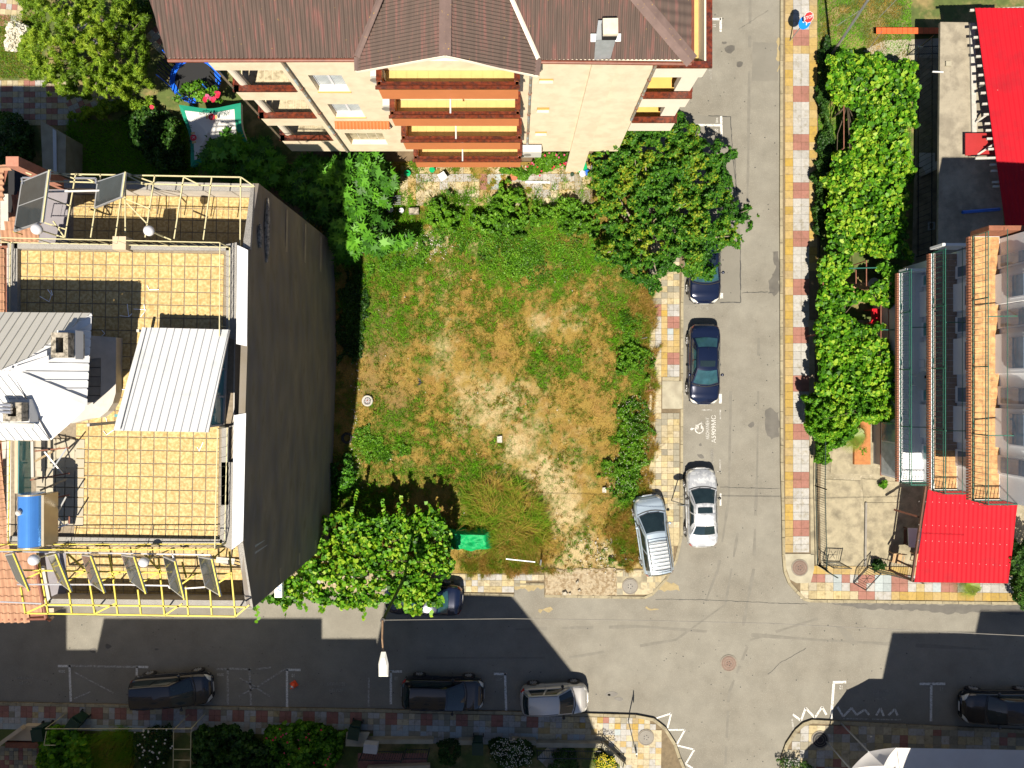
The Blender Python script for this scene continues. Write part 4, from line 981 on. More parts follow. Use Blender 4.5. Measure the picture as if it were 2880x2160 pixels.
facet([apex, q('C1', -400, 490, 17.0), q('C1', -400, 1100, 15.6), q('C1', 440, 1100, 15.6)], True, 'metal_white', 72 * sc_, (q('C1', 60, 1000, 16), q('C1', 95, 1095, 16)))
for a, b in ((q('C1', 90, 500, 17.05), q('C1', 755, 775, 15.68)), (q('C1', 20, 520, 17.05), q('C1', 405, 355, 16.6)), (q('C1', 120, 500, 17.05), q('C1', 420, 400, 16.6)), (q('C1', 640, 140, 15.9), q('C1', 790, 60, 15.7))):
    MB().slab([Vector(a) + Vector((0, .12, 0)), Vector(b) + Vector((0, .12, 0)), Vector(b) - Vector((0, .12, 0)), Vector(a) - Vector((0, .12, 0))], .03).build('ridge_flashing', MT['metal_white'], t)
mb = MB(); mb.prism([q('C1', -400, 60, 13.3)[:2], q('C1', 690, 60, 13.3)[:2], q('C1', 690, 700, 13.3)[:2], q('C1', 560, 860, 13.3)[:2], q('C1', 400, 960, 13.3)[:2], q('C1', -400, 960, 13.3)[:2]], 13.02, 15.5); mb.build('tower_wall', MT['plaster_light'], t)
# round bay ledge with dark tiles
led = [(775, 195), (1005, 212), (1000, 690), (975, 780), (930, 850), (860, 905), (760, 915), (620, 955), (600, 940)]
mb = MB(); mb.prism([q('C1', *p, 13.45)[:2] for p in led + [(700, 800), (700, 195)]], 13.02, 13.45); mb.build('bay_ledge', MT['plaster_light'], t)
MB().slab([q('C1', 760, 400, 13.47), q('C1', 870, 390, 13.47), q('C1', 865, 735, 13.47), q('C1', 750, 800, 13.47)], .01).build('bay_floor', MT['concrete_dark'], t)
for y in (472, 552, 635, 715): MB().beam(q('C1', 765, y, 13.485), q('C1', 868, y, 13.485), .02, .01).build('bay_joint', MT['black'], t)
def chim(x0_, y0_, x1_, y1_, zt, nm='chimney'):
    c0 = Vector(q('C1', x0_, y0_, zt)); c1 = Vector(q('C1', x1_, y1_, zt)); cc = (c0 + c1) / 2; sx, sy = abs(c1.x - c0.x), abs(c1.y - c0.y)
    mb = MB(); w_ = sx * .28
    for bx in ((c0.x, c1.y, c0.x + w_, c0.y), (c1.x - w_, c1.y, c1.x, c0.y), (c0.x + w_, c0.y - w_, c1.x - w_, c0.y), (c0.x + w_, c1.y, c1.x - w_, c1.y + w_)):
        mb.box(bx[0], bx[1], zt - .9, bx[2], bx[3], zt)
    o = mb.build(nm, MT['chimney_old'], t)
    MB().box(cc.x - sx * .24, cc.y - sy * .3, zt - .6, cc.x + sx * .24, cc.y + sy * .3, zt - .35).build('flue', MT['black'], o)
    MB().box(c0.x - .02, c1.y - .04, zt - .8, c1.x + .02, c0.y + .10, zt - .35).build('chimney_skirt', MT['metal_white'], o)
chim(440, 170, 588, 385, 16.75); chim(22, 775, 185, 940, 16.85)
MB().slab([q('C1', 15, 950, 16.5), q('C1', 285, 960, 16.4), q('C1', 292, 995, 16.2), q('C1', 18, 995, 16.3)], .03).build('chimney_apron', MT['metal_cream'], t)
for s in range(3): MB().tube([q('C1', -60, 790 + 30 * s, 16.95), q('C1', 100, 800 + 30 * s, 17.0)], .05, 8).build('flue_pipe', MT['pipe_foil'], t)
# cord scraps on tiles
mb = MB()
for z_, P in (('B1', [(345, 1210), (425, 1255), (445, 1195), (412, 1150)]), ('B1', [(440, 1155), (455, 1200)]), ('B1', [(1100, 1275), (1112, 1385), (1035, 1375)]), ('B1', [(1112, 1385), (1140, 1358)]), ('B1', [(1155, 1318), (1265, 1325), (1215, 1385)]), ('B1', [(1245, 1280), (1250, 1330)]), ('B1', [(1272, 1115), (1290, 1152), (1375, 1150)]),
              ('C1', [(915, 905), (925, 945), (965, 948)]), ('C1', [(895, 1020), (920, 1055), (980, 1012)]), ('C1', [(1755, 1118), (1720, 1195), (1705, 1160)]), ('C1', [(1025, 663), (1085, 662)]), ('C1', [(880, 150), (905, 178), (880, 200)])):
    mb.tube([q(z_, *p, 13.05) for p in P], .014, 5)
tag(mb.build('cord_scraps', MT['cord_white']), 'knotted white cord scraps lying on the ochre terrace tiles', 'cord')
# white stool/table on the front terrace
t = thing('plastic_table', 'white slatted garden table at the right end of the street-side terrace', 'table', q('D1', 1940, 880, ZL))
for a, b in (((1870, 830), (2030, 845)), ((1865, 855), (2025, 868))): MB().beam(q('D1', *a, ZL + .9), q('D1', *b, ZL + .9), .12, .03).build('slat', MT['plaster_light'], t)
for x, y in ((1875, 840), (2020, 850), (1920, 870), (2010, 880)):
    c = q('D1', x, y, ZL + .88); MB().beam(c, (c[0], c[1] - .3, ZL + .03), .05).build('leg', MT['plaster_light'], t)
# clay-tiled neighbour roofs at the left edge
def clay(label, poly, zf, ang, pitch, row, group=None):
    t = thing('tiled_roof', label, 'roof', (poly[0][0], poly[0][1], 0), group)
    mb = MB(); mb.prism([(p[0], p[1]) for p in poly], 0, min(9.3, min(zf(*p) for p in poly) - .1)); mb.build('wall', MT['plaster_beige'], t)
    ca, sa = math.cos(ang), math.sin(ang); us = [-x * sa + y * ca for x, y in poly]; vs_ = [x * ca + y * sa for x, y in poly]
    u = min(us); n = 0; key = None; cache = {}
    base = zf(0, 0); gx = zf(1, 0) - base; gy = zf(0, 1) - base
    nrm = Vector((-gx, -gy, 1)).normalized(); dv = Vector((ca, sa, gx * ca + gy * sa)).normalized(); du_ = dv.cross(nrm).normalized() * -1
    mbt = MB(); 
    mbt.grid(lambda a, b: (0 + (b - .5) * row * 1.12, (a - .5) * pitch, .045 * math.sin(a * math.pi * 2 - .6) + .05 - .03 * b + .03), 6, 1)
    mbt.grid(lambda a, b: ((.5) * row * 1.12, (a - .5) * pitch, .045 * math.sin(a * math.pi * 2 - .6) + .05 - .04 * b), 6, 1)
    tm = mbt.mesh('roof_tile', MT['roof_clay'], True)
    P = [(p[0], p[1]) for p in poly]; cnt = 0; st = []
    while u < max(us):
        v = min(vs_)
        while v < max(vs_):
            x = -u * sa + v * ca; y = u * ca + v * sa
            if inpoly(np.array([x]), np.array([y]), P)[0]:
                M = Matrix((( dv.x, du_.x, nrm.x, x), (dv.y, du_.y, nrm.y, y), (dv.z, du_.z, nrm.z, zf(x, y)), (0, 0, 0, 1)))
                if cnt < 290:
                    o = bpy.data.objects.new('roof_tile', tm); COL.objects.link(o); o.matrix_world = M; o.parent = t; o.matrix_parent_inverse = Matrix.Translation(-Vector(t.location)); cnt += 1
                else:
                    b_ = len(st); st.append((M, x, y))
            v += row
        u += pitch
    if st:
        mb = MB()
        for M, x, y in st: mb.add([M @ Vector(v) for v in mbt.v], mbt.f)
        tag(mb.build('roof_tile_rest', MT['roof_clay'], t, True), kind='stuff')
    mb = MB(); mb.poly([(p[0], p[1], zf(*p) - .02) for p in poly]); mb.build('roof_boarding', MT['rust'], t)
    return t
zf1 = plane3(q('B1', 0, 80, 11.6), q('B1', 80, 80, 11.6), q('B1', 20, 640, 10.6))
clay('strip of worn clay tile roof at the far left above the solar panel', [q('B1', -160, 85, 11.5)[:2], q('B1', 78, 85, 11.5)[:2], q('B1', 10, 640, 11)[:2], q('B1', -160, 640, 11)[:2]], zf1, math.pi, .17, .32) if False else None
zfa = lambda x, y: 11.4 + (x + 21.0) * .15
clay('narrow clay tiled roof at the far left edge beside the rear solar panel', [q('B1', -160, 85, 11.5)[:2], q('B1', 78, 90, 11.5)[:2], q('B1', 5, 620, 11)[:2], q('B1', -160, 640, 11)[:2]], zfa, 0, .24, .36, 'clay tile roofs on the left')
clay('clay tiled roof slope under the rear solar panel', [q('B1', 150, 300, 10.2)[:2], q('B1', 330, 330, 10.2)[:2], q('B1', 330, 745, 10.2)[:2], q('B1', -40, 745, 10.2)[:2], q('B1', 60, 560, 10.2)[:2]], lambda x, y: 10.2 - (y - 8) * -.12, -math.pi / 2, .2, .36, 'clay tile roofs on the left')
clay('clay tiled eaves between the railing and the left picture edge', [q('B1', -60, 770, 10.5)[:2], q('B1', 62, 770, 10.5)[:2], q('B1', 64, 1660, 10.5)[:2], q('B1', -60, 1660, 10.5)[:2]], lambda x, y: 10.5, -math.pi / 2, .2, .36, 'clay tile roofs on the left')
clay('clay tiled roof corner beside the street-side solar panels', [q('C1', -100, 1090, 10.3)[:2], q('C1', 95, 1090, 10.3)[:2], q('D1', 60, 750, 10.3)[:2], q('D1', 300, 760, 10.3)[:2], q('D1', 345, 900, 10.2)[:2], q('D1', 400, 1330, 9.8)[:2], q('D1', -100, 1350, 9.8)[:2]], lambda x, y: 10.0 + (y + 9) * .13, -math.pi / 2, .28, .38, 'clay tile roofs on the left')
MB().tube([q('D1', 310, 880, 10.2), q('D1', 400, 1345, 9.9)], .08, 10).build('gutter', MT['brown_trim'], WB)
MB().tube([q('D1', -100, 1358, 9.8), q('D1', 400, 1350, 9.9), q('D1', 430, 1362, 9.6), q('D1', 455, 1340, 6.0)], .07, 10).build('gutter', MT['brown_trim'], WB)
MB().hexa([q('B1', 70, 90, 9.5), q('B1', 250, 90, 9.5), q('B1', 250, 700, 9.5), q('B1', 70, 700, 9.5)], [q('B1', 75, 95, 9.6), q('B1', 245, 95, 9.6), q('B1', 245, 700, 9.6), q('B1', 75, 700, 9.6)]).build('valley_roof', MT['black'], WB)
mb = MB(); mb.box(*[*q('B1', 50, 85, 12.5)[:2], 9.0], *[*q('B1', 160, 0, 12.5)[:2], 12.5]); 
tag(mb.build('brick_chimney', mat('brick_red', (.36, .16, .11), .9, .2, 6, .3, 20)), 'square red brick chimney with a pale band at the left edge', 'chimney')
mb = MB(); mb.slab([q('B1', 165, 30, 11.5), q('B1', 345, 130, 11.2), q('B1', 300, 165, 11.0), q('B1', 160, 85, 11.3)], .06)
tag(mb.build('tin_flashing', MT['flashing_white']), 'rusty tin sheet flashing beside the red chimney', 'flashing')
# entry slab + planter greenery shade under the frame
# ------------------------------------------------------------------ cream apartment building at the top
mat('wall_cream', (0.66, 0.57, 0.42), .9, .07, 1.2, .25, 20, col2=(.60, .51, .37), c2scale=1.5)
mat('wall_pale', (0.66, 0.60, 0.50), .9, .06, 1.2, .2, 20)
mat('wall_ochre', (0.52, 0.33, 0.09), .85, .08, 2, .1)
mat('balcony_orange', (0.46, 0.155, 0.05), .9, .07, 1.5, .15, 20)
mat('roof_brown', (0.078, 0.054, 0.044), .85, .25, 2.2, .3, 30, col2=(.135, .055, .048), c2scale=2.2, c2lo=.5, c2hi=.72, speck=((.30, .20, .04), 9, .72, .8), aniso=(3.2, .18, 1))
mat('roof_ridge', (0.125, 0.085, 0.075), .85, .2, 3, .3, 30, speck=((.35, .22, .03), 12, .68, .8))
mat('rail_brown', (0.125, 0.028, 0.014), .22, .5, 7, .5, 18, col2=(.055, .02, .015), c2scale=6, coat=.3)
mat('soffit_dark', (0.045, 0.022, 0.012), .7)
mat('window_white', (0.55, 0.57, 0.62), .5)
mat('window_glass', (0.12, 0.17, 0.24), .06, .2, 2, coat=.4)
mat('curtain', (0.42, 0.47, 0.5), .8, .3, 3, stripe=('X', 5, .6))
mat('pipe_drain', (0.24, 0.20, 0.15), .6, .3, 6, col2=(.28, .36, .40), c2scale=4, c2lo=.5, c2hi=.6)
mat('clay_orange', (0.48, 0.11, 0.03), .7, .15, 5)
mat('ac_white', (0.5, 0.5, 0.48), .5)
mat('chimney_tin', (0.33, 0.36, 0.38), .45, .15, 4, metal=.3)
mat('chimney_cap', (0.52, 0.46, 0.36), .85, .15, 5)
mat('tile_balcony', (0.46, 0.32, 0.12), .8, .1, 3)
YW = 12.0                                            # facade plane
def fz(sy, Y=YW): return HC - Y * FP / (CY - sy)      # height of a facade point from its picture row
def fx(sx, z): return (sx - CX) * (HC - z) / FP
NB = thing('apartment_building', 'cream apartment block with brown corrugated roof and four orange balconies, at the top', 'building', (-3, 14, 0))
def A2(x, y): return qs('A2', x, y)
def A3(x, y): return qs('A3', x, y)
def fpt(s, Y=YW): z = fz(s[1], Y); return (fx(s[0], z), z)
xL, xR = fpt(A2(-45, 512))[0], 3.95
xL = -11.35; xR = 5.45; ZG = 3.4; ZE = 14.35
# openings in the facade: (x0, x1, z0, z1)
def wallgrid(name, m, Y, x0, x1, z0, z1, holes, parent, depth=.3):
    xs_ = sorted({x0, x1, *[h[0] for h in holes], *[h[1] for h in holes]}); zs_ = sorted({z0, z1, *[h[2] for h in holes], *[h[3] for h in holes]})
    mb = MB()
    for i in range(len(xs_) - 1):
        for j in range(len(zs_) - 1):
            cx, cz = (xs_[i] + xs_[i + 1]) / 2, (zs_[j] + zs_[j + 1]) / 2
            if any(h[0] < cx < h[1] and h[2] < cz < h[3] for h in holes): continue
            mb.quad((xs_[i], Y, zs_[j]), (xs_[i + 1], Y, zs_[j]), (xs_[i + 1], Y, zs_[j + 1]), (xs_[i], Y, zs_[j + 1]))
    for h in holes:
        a, b, c, d = h
        mb.quad((a, Y, c), (b, Y, c), (b, Y + depth, c), (a, Y + depth, c)); mb.quad((a, Y, d), (a, Y + depth, d), (b, Y + depth, d), (b, Y, d))
        mb.quad((a, Y, c), (a, Y + depth, c), (a, Y + depth, d), (a, Y, d)); mb.quad((b, Y, c), (b, Y, d), (b, Y + depth, d), (b, Y + depth, c))
    return mb.build(name, m, parent)
def hole(a, b, c, d, f=A2):     # picture corners -> opening; a,b left/right x at the sill row, rows c (top) d (bottom)
    z1 = fz(f(0, c)[1]); z0 = fz(f(0, d)[1]); return (fx(f(a, 0)[0], z0), fx(f(b, 0)[0], z0), z0, z1)
win = [hole(540, 815, 650, 790), hole(690, 945, 900, 1012)]
win3 = hole(828, 1140, 1150, 1248)
vents = [hole(232, 354, 680, 722, A3), hole(213, 319, 928, 974, A3), hole(199, 297, 1137, 1173, A3)]
lx1 = [fx(A2(352, 0)[0], fz(A2(0, 785)[1])), fx(A2(530, 0)[0], fz(A2(0, 1015)[1])), fx(A2(665, 0)[0], fz(A2(0, 1208)[1]))]
LXR = sum(lx1) / 3; LXL = -11.35
log = []
for (c, d) in ((608, 785), (865, 1015), (1085, 1208)):
    log.append((LXL, LXR, fz(A2(0, d)[1]), fz(A2(0, c)[1])))
wallgrid('facade_wall', MT['wall_cream'], YW, LXR, xR, ZG, ZE, win + [win3] + vents, NB)
wallgrid('facade_wall', MT['wall_cream'], YW, LXL, LXR, ZG, ZE, log, NB, .12)
mb = MB(); mb.box(LXL, YW + 2.6, 0, 6.4, YW + 12, 14.2); mb.box(LXR, YW + .31, ZG, 5.4, YW + 2.6, 14.2); mb.box(LXR, YW + .002, ZG - .02, 5.4, YW + 2.6, ZG + .2); mb.build('inner_wall', MT['wall_cream'], NB)
mb = MB()
for x in (-10.5, -6, -1.5, 1.2, 3.2): mb.box(x, YW + 1.15, 0, x + .5, YW + 1.6, ZG)
mb.box(LXL, YW + 1.8, 0, 3.9, YW + 2.0, ZG); mb.build('ground_storey_wall', MT['wall_cream'], NB)
# loggias on the left: floor slab, marble floor, brown rail, column
for i, (a, b, z0, z1) in enumerate(log):
    zf_ = z0 - .75
    MB().box(a - .02, YW + .13, zf_ - .2, b - .002, YW + 2.6, zf_).build('loggia_slab', MT['wall_cream'], NB)
    for ix in range(8):
        for iy in range(4):
            w_ = (b - a) / 8; MB().box(a + ix * w_ + .01, YW + .2 + iy * .55, zf_ + .002, a + (ix + 1) * w_ - .01, YW + .2 + (iy + 1) * .55 - .02, zf_ + .02).build('loggia_tile', MT['tile_marble'], NB)
    MB().box(a, YW - .05, z0 - .02, b, YW + .2, z0 + .09).build('loggia_rail', MT['rail_brown'], NB)
    MB().box(a, YW + .02, z0 - .75, b, YW + .12, z0 - .02).build('loggia_panel', MT['wall_cream'], NB)
    MB().box(a - .05, YW - .05, z0 - .02, a + .2, YW + 1.6, z0 + .09).build('loggia_rail', MT['rail_brown'], NB)
    MB().tube([(a + .35, YW + .35, zf_), (a + .35, YW + .35, z1 + .1)], .17, 16).build('loggia_column', MT['wall_pale'], NB)
# windows
for h in win:
    a, b, z0, z1 = h; yy = YW + .22
    f = MB(); t_ = .07
    f.box(a, yy, z0, b, yy + .06, z0 + t_); f.box(a, yy, z1 - t_, b, yy + .06, z1); f.box(a, yy, z0 + t_, a + t_, yy + .06, z1 - t_); f.box(b - t_, yy, z0 + t_, b, yy + .06, z1 - t_)
    m_ = a + (b - a) * .5; f.box(m_ - .05, yy, z0 + t_, m_ + .05, yy + .06, z1 - t_)
    wn_ = f.build('window', MT['window_white'], NB)
    for p_, q_ in ((a + t_, m_ - .05), (m_ + .05, b - t_)):
        MB().box(p_, yy + .03, z0 + t_, q_, yy + .035, z1 - t_).build('pane', MT['curtain'], wn_)
    MB().box(a - .03, YW - .04, z0 - .06, b + .03, YW + .22, z0 - .004).build('window_sill', MT['wall_ochre'], wn_)
a, b, z0, z1 = win3
mb = MB(); wo = MB().box(a, YW + .25, z0, b, YW + .28, z1).build('window', MT['tile_marble'], NB)
for k in range(1, 4): x = a + (b - a) * k / 4; MB().box(x - .012, YW + .23, z0, x + .012, YW + .252, z1).build('mullion', MT['wall_pale'], wo)
# tiled canopy over the third window
zc = fz(A2(0, 1105)[1], YW - .25); ca_, cb_ = fx(A2(685, 0)[0], zc), fx(A2(1155, 0)[0], zc)
co = MB().slab([(ca_, YW, zc + .12), (cb_, YW, zc + .12), (cb_, YW - .32, zc), (ca_, YW - .32, zc)], .04).build('window_canopy', MT['rail_brown'], NB)
n_ = 16
tmb = MB(); wx = (cb_ - ca_) / n_; tmb.grid(lambda u, v: ((u - .5) * wx, -v * .34, .05 * math.sin(u * math.pi) - v * .12 + .03), 5, 1); tmm = tmb.mesh('canopy_tile', MT['clay_orange'], True)
for k in range(n_):
    o_ = bpy.data.objects.new('canopy_tile', tmm); o_.location = (ca_ + (k + .5) * wx, YW, zc + .12); put(o_, co)
for x in (ca_ + .02, cb_ - .06): MB().beam((x, YW - .3, zc - .05), (x, YW, zc - .7), .04).build('canopy_bracket', MT['rail_brown'], co)
for h in vents:
    MB().box(h[0], YW + .12, h[2], h[1], YW + .14, h[3]).build('wall_niche', MT['wall_ochre'], NB)
# flue pilaster and its thin shadow edge
pts = [(A3(690, 550)[0], A3(765, 550)[0])]
xa = fx(A3(490, 0)[0], 0.1) ; xb = fx(A3(600, 0)[0], 0.1)
xa, xb = 2.98, 3.95; MB().box(xa, YW - .10, 0, xb, YW - .001, ZE - .12).build('flue_pilaster', MT['wall_cream'], NB)
# down pipes
def pipe(a, b, Y=YW - .1, r_=.055):
    za, zb = fz(a[1], Y), max(.05, fz(b[1], Y)); xa_, xb_ = fx(a[0], za), fx(b[0], zb); n = 8
    pts = [(xa_ + (xb_ - xa_) * i / n, Y, za + (zb - za) * i / n) for i in range(n + 1)]
    o = MB().tube(pts, r_, 10).build('downpipe', MT['pipe_drain'], NB)
    for i in (2, 4, 6): MB().tube([(pts[i][0], Y, pts[i][2] - .04), (pts[i][0], Y, pts[i][2] + .04)], r_ + .02, 10).build('pipe_clip', MT['rust'], o)
pipe(A2(205, 512), A2(790, 1310)); pipe(A3(1250, 550), A3(1030, 1040)); pipe(A3(165, 600), A3(130, 1280))
# balconies -----------------------------------------------------------
YB = 10.96
rowsB = [((1050, 755), (2212 + 55, 790), 855, 600), ((1165, 1008), (2212 + 60, 1025), 1088, 866), ((1265, 1218), (2212 + 72, 1225), 1290, 1095), ((1370, 1388), (2212 + 75, 1392), 1445, 1293)]
for i, (lt, rt_, yb_, yt) in enumerate(rowsB):
    z1 = fz(A2(0, lt[1])[1], YB); z0 = fz(A2(0, yb_)[1], YB); xa = fx(A2(lt[0], 0)[0], z1); xb = fx(A2(rt_[0], 0)[0], z1)
    bo = MB(); bo.box(xa, YB, z0, xb, YB + .1, z1 - .05); bo.box(xa, YB + .1, z0, xa + .1, YW, z1 - .05); bo.box(xb - .1, YB + .1, z0, xb, YW, z1 - .05)
    b_ = bo.build('balcony', MT['balcony_orange'], NB)
    MB().box(xa + .1, YB + .1, z0, xb - .1, YW - .002, z0 + .12).build('balcony_floor', MT['tile_balcony'], b_)
    rz = z1
    MB().box(xa - .08, YB - .07, z1 - .04, xb + .06, YB + .06, z1 + .03).build('handrail', MT['rail_brown'], b_)
    MB().box(xa - .05, YB + .11, z1 - .16, xb + .03, YB + .24, z1 - .05).build('handrail', MT['rail_brown'], b_)
    for x in (xa - .06, xb - .16): MB().box(x, YB + .25, z1 - .1, x + .22, YW - .003, z1 + .0).build('handrail', MT['rail_brown'], b_)
    # ochre tiles as the loggia back wall and floor
    nt = 12
    for k in range(nt):
        xx = xa + .12 + (xb - xa - .24) * k / nt; MB().box(xx + .006, YB + .5, z0 + .125, xx + (xb - xa - .24) / nt - .006, YW - .01, z0 + .14).build('balcony_tile', MT['tile_balcony'], b_)
    if i < 3:
        c = q('A2', (1680, 1728, 1785)[i], (862, 1092, 1290)[i], z0); MB().tube([(c[0], YB - .02, z0 + .03), (c[0] , YB - .55, z0 - .0)], .035, 8).build('drain_spout', MT['pipe_white'], b_)
# shadow-side return walls beside the balconies are real: set the bay 0.02 proud
# right-hand loggias facing the road
zr = [fz(A3(0, 575)[1], YW - .3), 0, 0]
for (yr, yb_, yt, x0_, x1_) in ((842, 925, 668, 1185, 1550), (1052, 1130, 925, 1108, 1380)):
    Y_ = YW - .05; z1 = fz(A3(0, yr)[1], Y_); xa = 5.46; xb = 7.5; z0 = fz(A3(0, yb_)[1], Y_)
    b_ = MB().box(xa, Y_, z0, xb - .04, Y_ + .15, z1 - .05).build('side_balcony', MT['wall_pale'], NB)
    MB().box(xa, Y_ - .05, z1 - .045, xb, Y_ + .22, z1 + .04).build('handrail', MT['rail_brown'], b_)
    MB().box(xb - .2, Y_ + .225, z1 - .045, xb + .02, YW + 6, z1 + .04).build('handrail', MT['rail_brown'], b_)
    MB().box(xa, Y_ + .151, z0 - .1, xb, YW + 6, z0 + .1).build('balcony_floor', MT['wall_ochre'], b_)
    MB().box(xb - .15, Y_ + .151, z0 + .101, xb, YW + 6, z1 - .05).build('balcony_side', MT['wall_pale'], b_)
    MB().box(xb - .75, YW + .2, z1 + .045, xb - .1, YW + .5, z1 + 1.65).build('side_pillar', MT['wall_pale'], NB)
    MB().box(xa + .0, YW + 2.55, z0 + .1, xb - .2, YW + 2.6, z1 + 1.6).build('loggia_back', MT['wall_ochre'], NB)
# top right parapet with brown rail
z1 = 13.6; xa = fx(A3(1240, 0)[0], z1)
zt = fz(A3(0, 572)[1], YW - .05); zb = fz(A3(0, 668)[1], YW - .05)
b_ = MB().box(5.46, YW - .05, zb, 7.4, YW + .1, zt - .05).build('side_balcony', MT['wall_pale'], NB)
MB().box(5.3, YW - .12, zt - .045, 7.52, YW + .12, zt + .05).build('handrail', MT['rail_brown'], b_)
MB().box(7.3, YW + .125, zt - .045, 7.52, YW + 8, zt + .05).build('handrail', MT['rail_brown'], b_)
MB().box(7.25, YW + .101, zb, 7.4, YW + 8, zt - .05).build('balcony_side', MT['wall_pale'], b_)
MB().box(5.46, YW + .101, zb - .1, 7.249, YW + 8, zb + .05).build('balcony_floor', MT['tile_balcony'], b_)
# roof -------------------------------------------------------------------
P0 = q('A1', 1450, 512, ZE); P1 = q('A3', 1550, 540, ZE)
zm = lambda x, y: ZE + .3 * (y - P1[1]) if y > 0 else ZE
def back(sx, slope=.3, x0_=None):      # point on main plane whose picture row is -60
    y = 12.0
    for _ in range(30): y = 1140 * (HC - zm(0, y)) / FP
    return y
yb2 = back(0)
def onmain(sx, sy):
    y = 12.0
    for _ in range(40): y = (CY - sy) * (HC - zm(0, y)) / FP
    z = zm(0, y); return ((sx - CX) * (HC - z) / FP, y)
pk_w = math.pi / 2; pitch_b = 37 / K * (HC - 14.5) / FP
VL0, VL1 = onmain(*A2(875, 503)), onmain(1073 - 2, -2); VR0, VR1 = onmain(*A3(228, 520)), onmain(1438, -2)
def ext(a, b, t): return (a[0] + (b[0] - a[0]) * t, a[1] + (b[1] - a[1]) * t)
VLx, VRx = ext(VL0, VL1, 1.5), ext(VR0, VR1, 1.5)
rb = []
roof = MB()
corr(roof, [P0[:2], VL0, VLx, (onmain(400, -60)[0], VLx[1])], zm, pk_w, pitch_b, .075, 'sine', 6)
H0, H1 = onmain(*A3(1550, 540)), onmain(1795, -2); Hx = ext(H0, H1, 1.5)
corr(roof, [VR0, (P1[0], VR0[1]), Hx, (VRx[0], Hx[1]), VRx], zm, pk_w, pitch_b, .075, 'sine', 6)
ro = roof.build('corrugated_roof', MT['roof_brown'], NB, True)
gp = q('A2', 1635, 488, 15.6); gl = q('A2', 868, 622, ZE); gr = q('A3', 222, 662, ZE)
ridge_end = (gp[0] + .1, 15.5)
zl = plane3((gl[0], gl[1], ZE + .0), (gp[0], gp[1], 15.6), (gp[0] + .05, gp[1] + 5, 15.62)); zr_ = plane3((gr[0], gr[1], ZE), (gp[0], gp[1], 15.6), (gp[0] + .05, gp[1] + 5, 15.62))
roof = MB(); sm_ = 32 / K * (HC - 15) / FP
corr(roof, [gl[:2], gp[:2], (gp[0] + .03, VLx[1]), (VLx[0], VLx[1]), (VL0[0] + .0, VL0[1])], lambda x, y: zl(x, y) + .03, math.pi, sm_, .065, 'sine', 6)
corr(roof, [gr[:2], gp[:2], (gp[0] + .03, VRx[1]), (VRx[0], VRx[1]), (VR0[0], VR0[1])], lambda x, y: zr_(x, y) + .03, 0, sm_, .065, 'sine', 6)
roof.build('gable_roof', MT['roof_brown'], NB, True)
# right hip slope
hp = MB(); zh = plane3((P1[0], P1[1], ZE), (P1[0], P1[1] + 6, ZE), (Hx[0], Hx[1], zm(0, Hx[1])))
corr(hp, [P1[:2], (P1[0], Hx[1]), Hx], zh, 0, .40, .05, 'sine', 6); hp.build('hip_roof', MT['roof_brown'], NB, True)
def flash(a, b, w_, m='roof_ridge', nm='ridge_cap', dz=.08):
    A_ = Vector(a) + Vector((0, 0, dz)); B__ = Vector(b) + Vector((0, 0, dz)); d = (B__ - A_).normalized(); u = Vector((-d.y, d.x, 0)).normalized() * w_ / 2
    mb = MB(); lift = Vector((0, 0, .06)); mb.quad(A_ - u, B__ - u, B__ + lift, A_ + lift); mb.quad(A_ + lift, B__ + lift, B__ + u, A_ + u)
    mb.quad(A_ - u - lift, B__ - u - lift, B__ - u, A_ - u); mb.build(nm, MT[m], NB)
flash((gp[0], gp[1] - .02, 15.6), (gp[0] + .03, VLx[1], 15.62), .42)
flash((H0[0], H0[1], ZE), (*Hx, zm(0, Hx[1])), .55)
flash((gl[0] + .05, gl[1] + .0, ZE), (*VL0, ZE), .22); flash((*VL0, zm(0, VL0[1]) + .02), (*VLx, zm(0, VLx[1]) + .02), .22, nm='valley_trim')
flash((gr[0] - .05, gr[1], ZE), (*VR0, ZE), .22); flash((*VR0, zm(0, VR0[1]) + .02), (*VRx, zm(0, VRx[1]) + .02), .16, 'wall_pale', 'valley_trim')
# gutters, soffits, gable end
for a, b in ((P0, VL0), (VR0, P1)):
    MB().tube([(a[0], a[1] - .04, ZE - .02), (b[0], b[1] - .04, ZE - .02)], .07, 10).build('gutter', MT['brown_trim'], NB)
MB().tube([(P1[0] + .05, P1[1], ZE - .02), (P1[0] + .05, P1[1] + 8, ZE - .02)], .06, 10).build('gutter', MT['brown_trim'], NB)
sf = MB(); sf.poly([(P0[0], P0[1] + .05, ZE - .1), (P1[0], P1[1] + .05, ZE - .1), (P1[0], YW + 10, ZE - .1), (P0[0] - .1, YW + 10, ZE - .1)][::-1]); sf.build('soffit', MT['wall_pale'], NB)
sf = MB(); sf.poly([(gl[0] + .3, YW - .02, ZE - .1), (gr[0] - .3, YW - .02, ZE - .1), (gp[0], YW - .02, 15.5)]); sf.build('gable_wall', MT['wall_ochre'], NB)
for a, b in (((gl[0], gl[1]), (gp[0], gp[1])), ((gr[0], gr[1]), (gp[0], gp[1]))):
    MB().beam((a[0], a[1] + .02, ZE - .04), (b[0], b[1] + .02, 15.6 - .04), .04, .12).build('barge_board', MT['wall_pale'], NB)
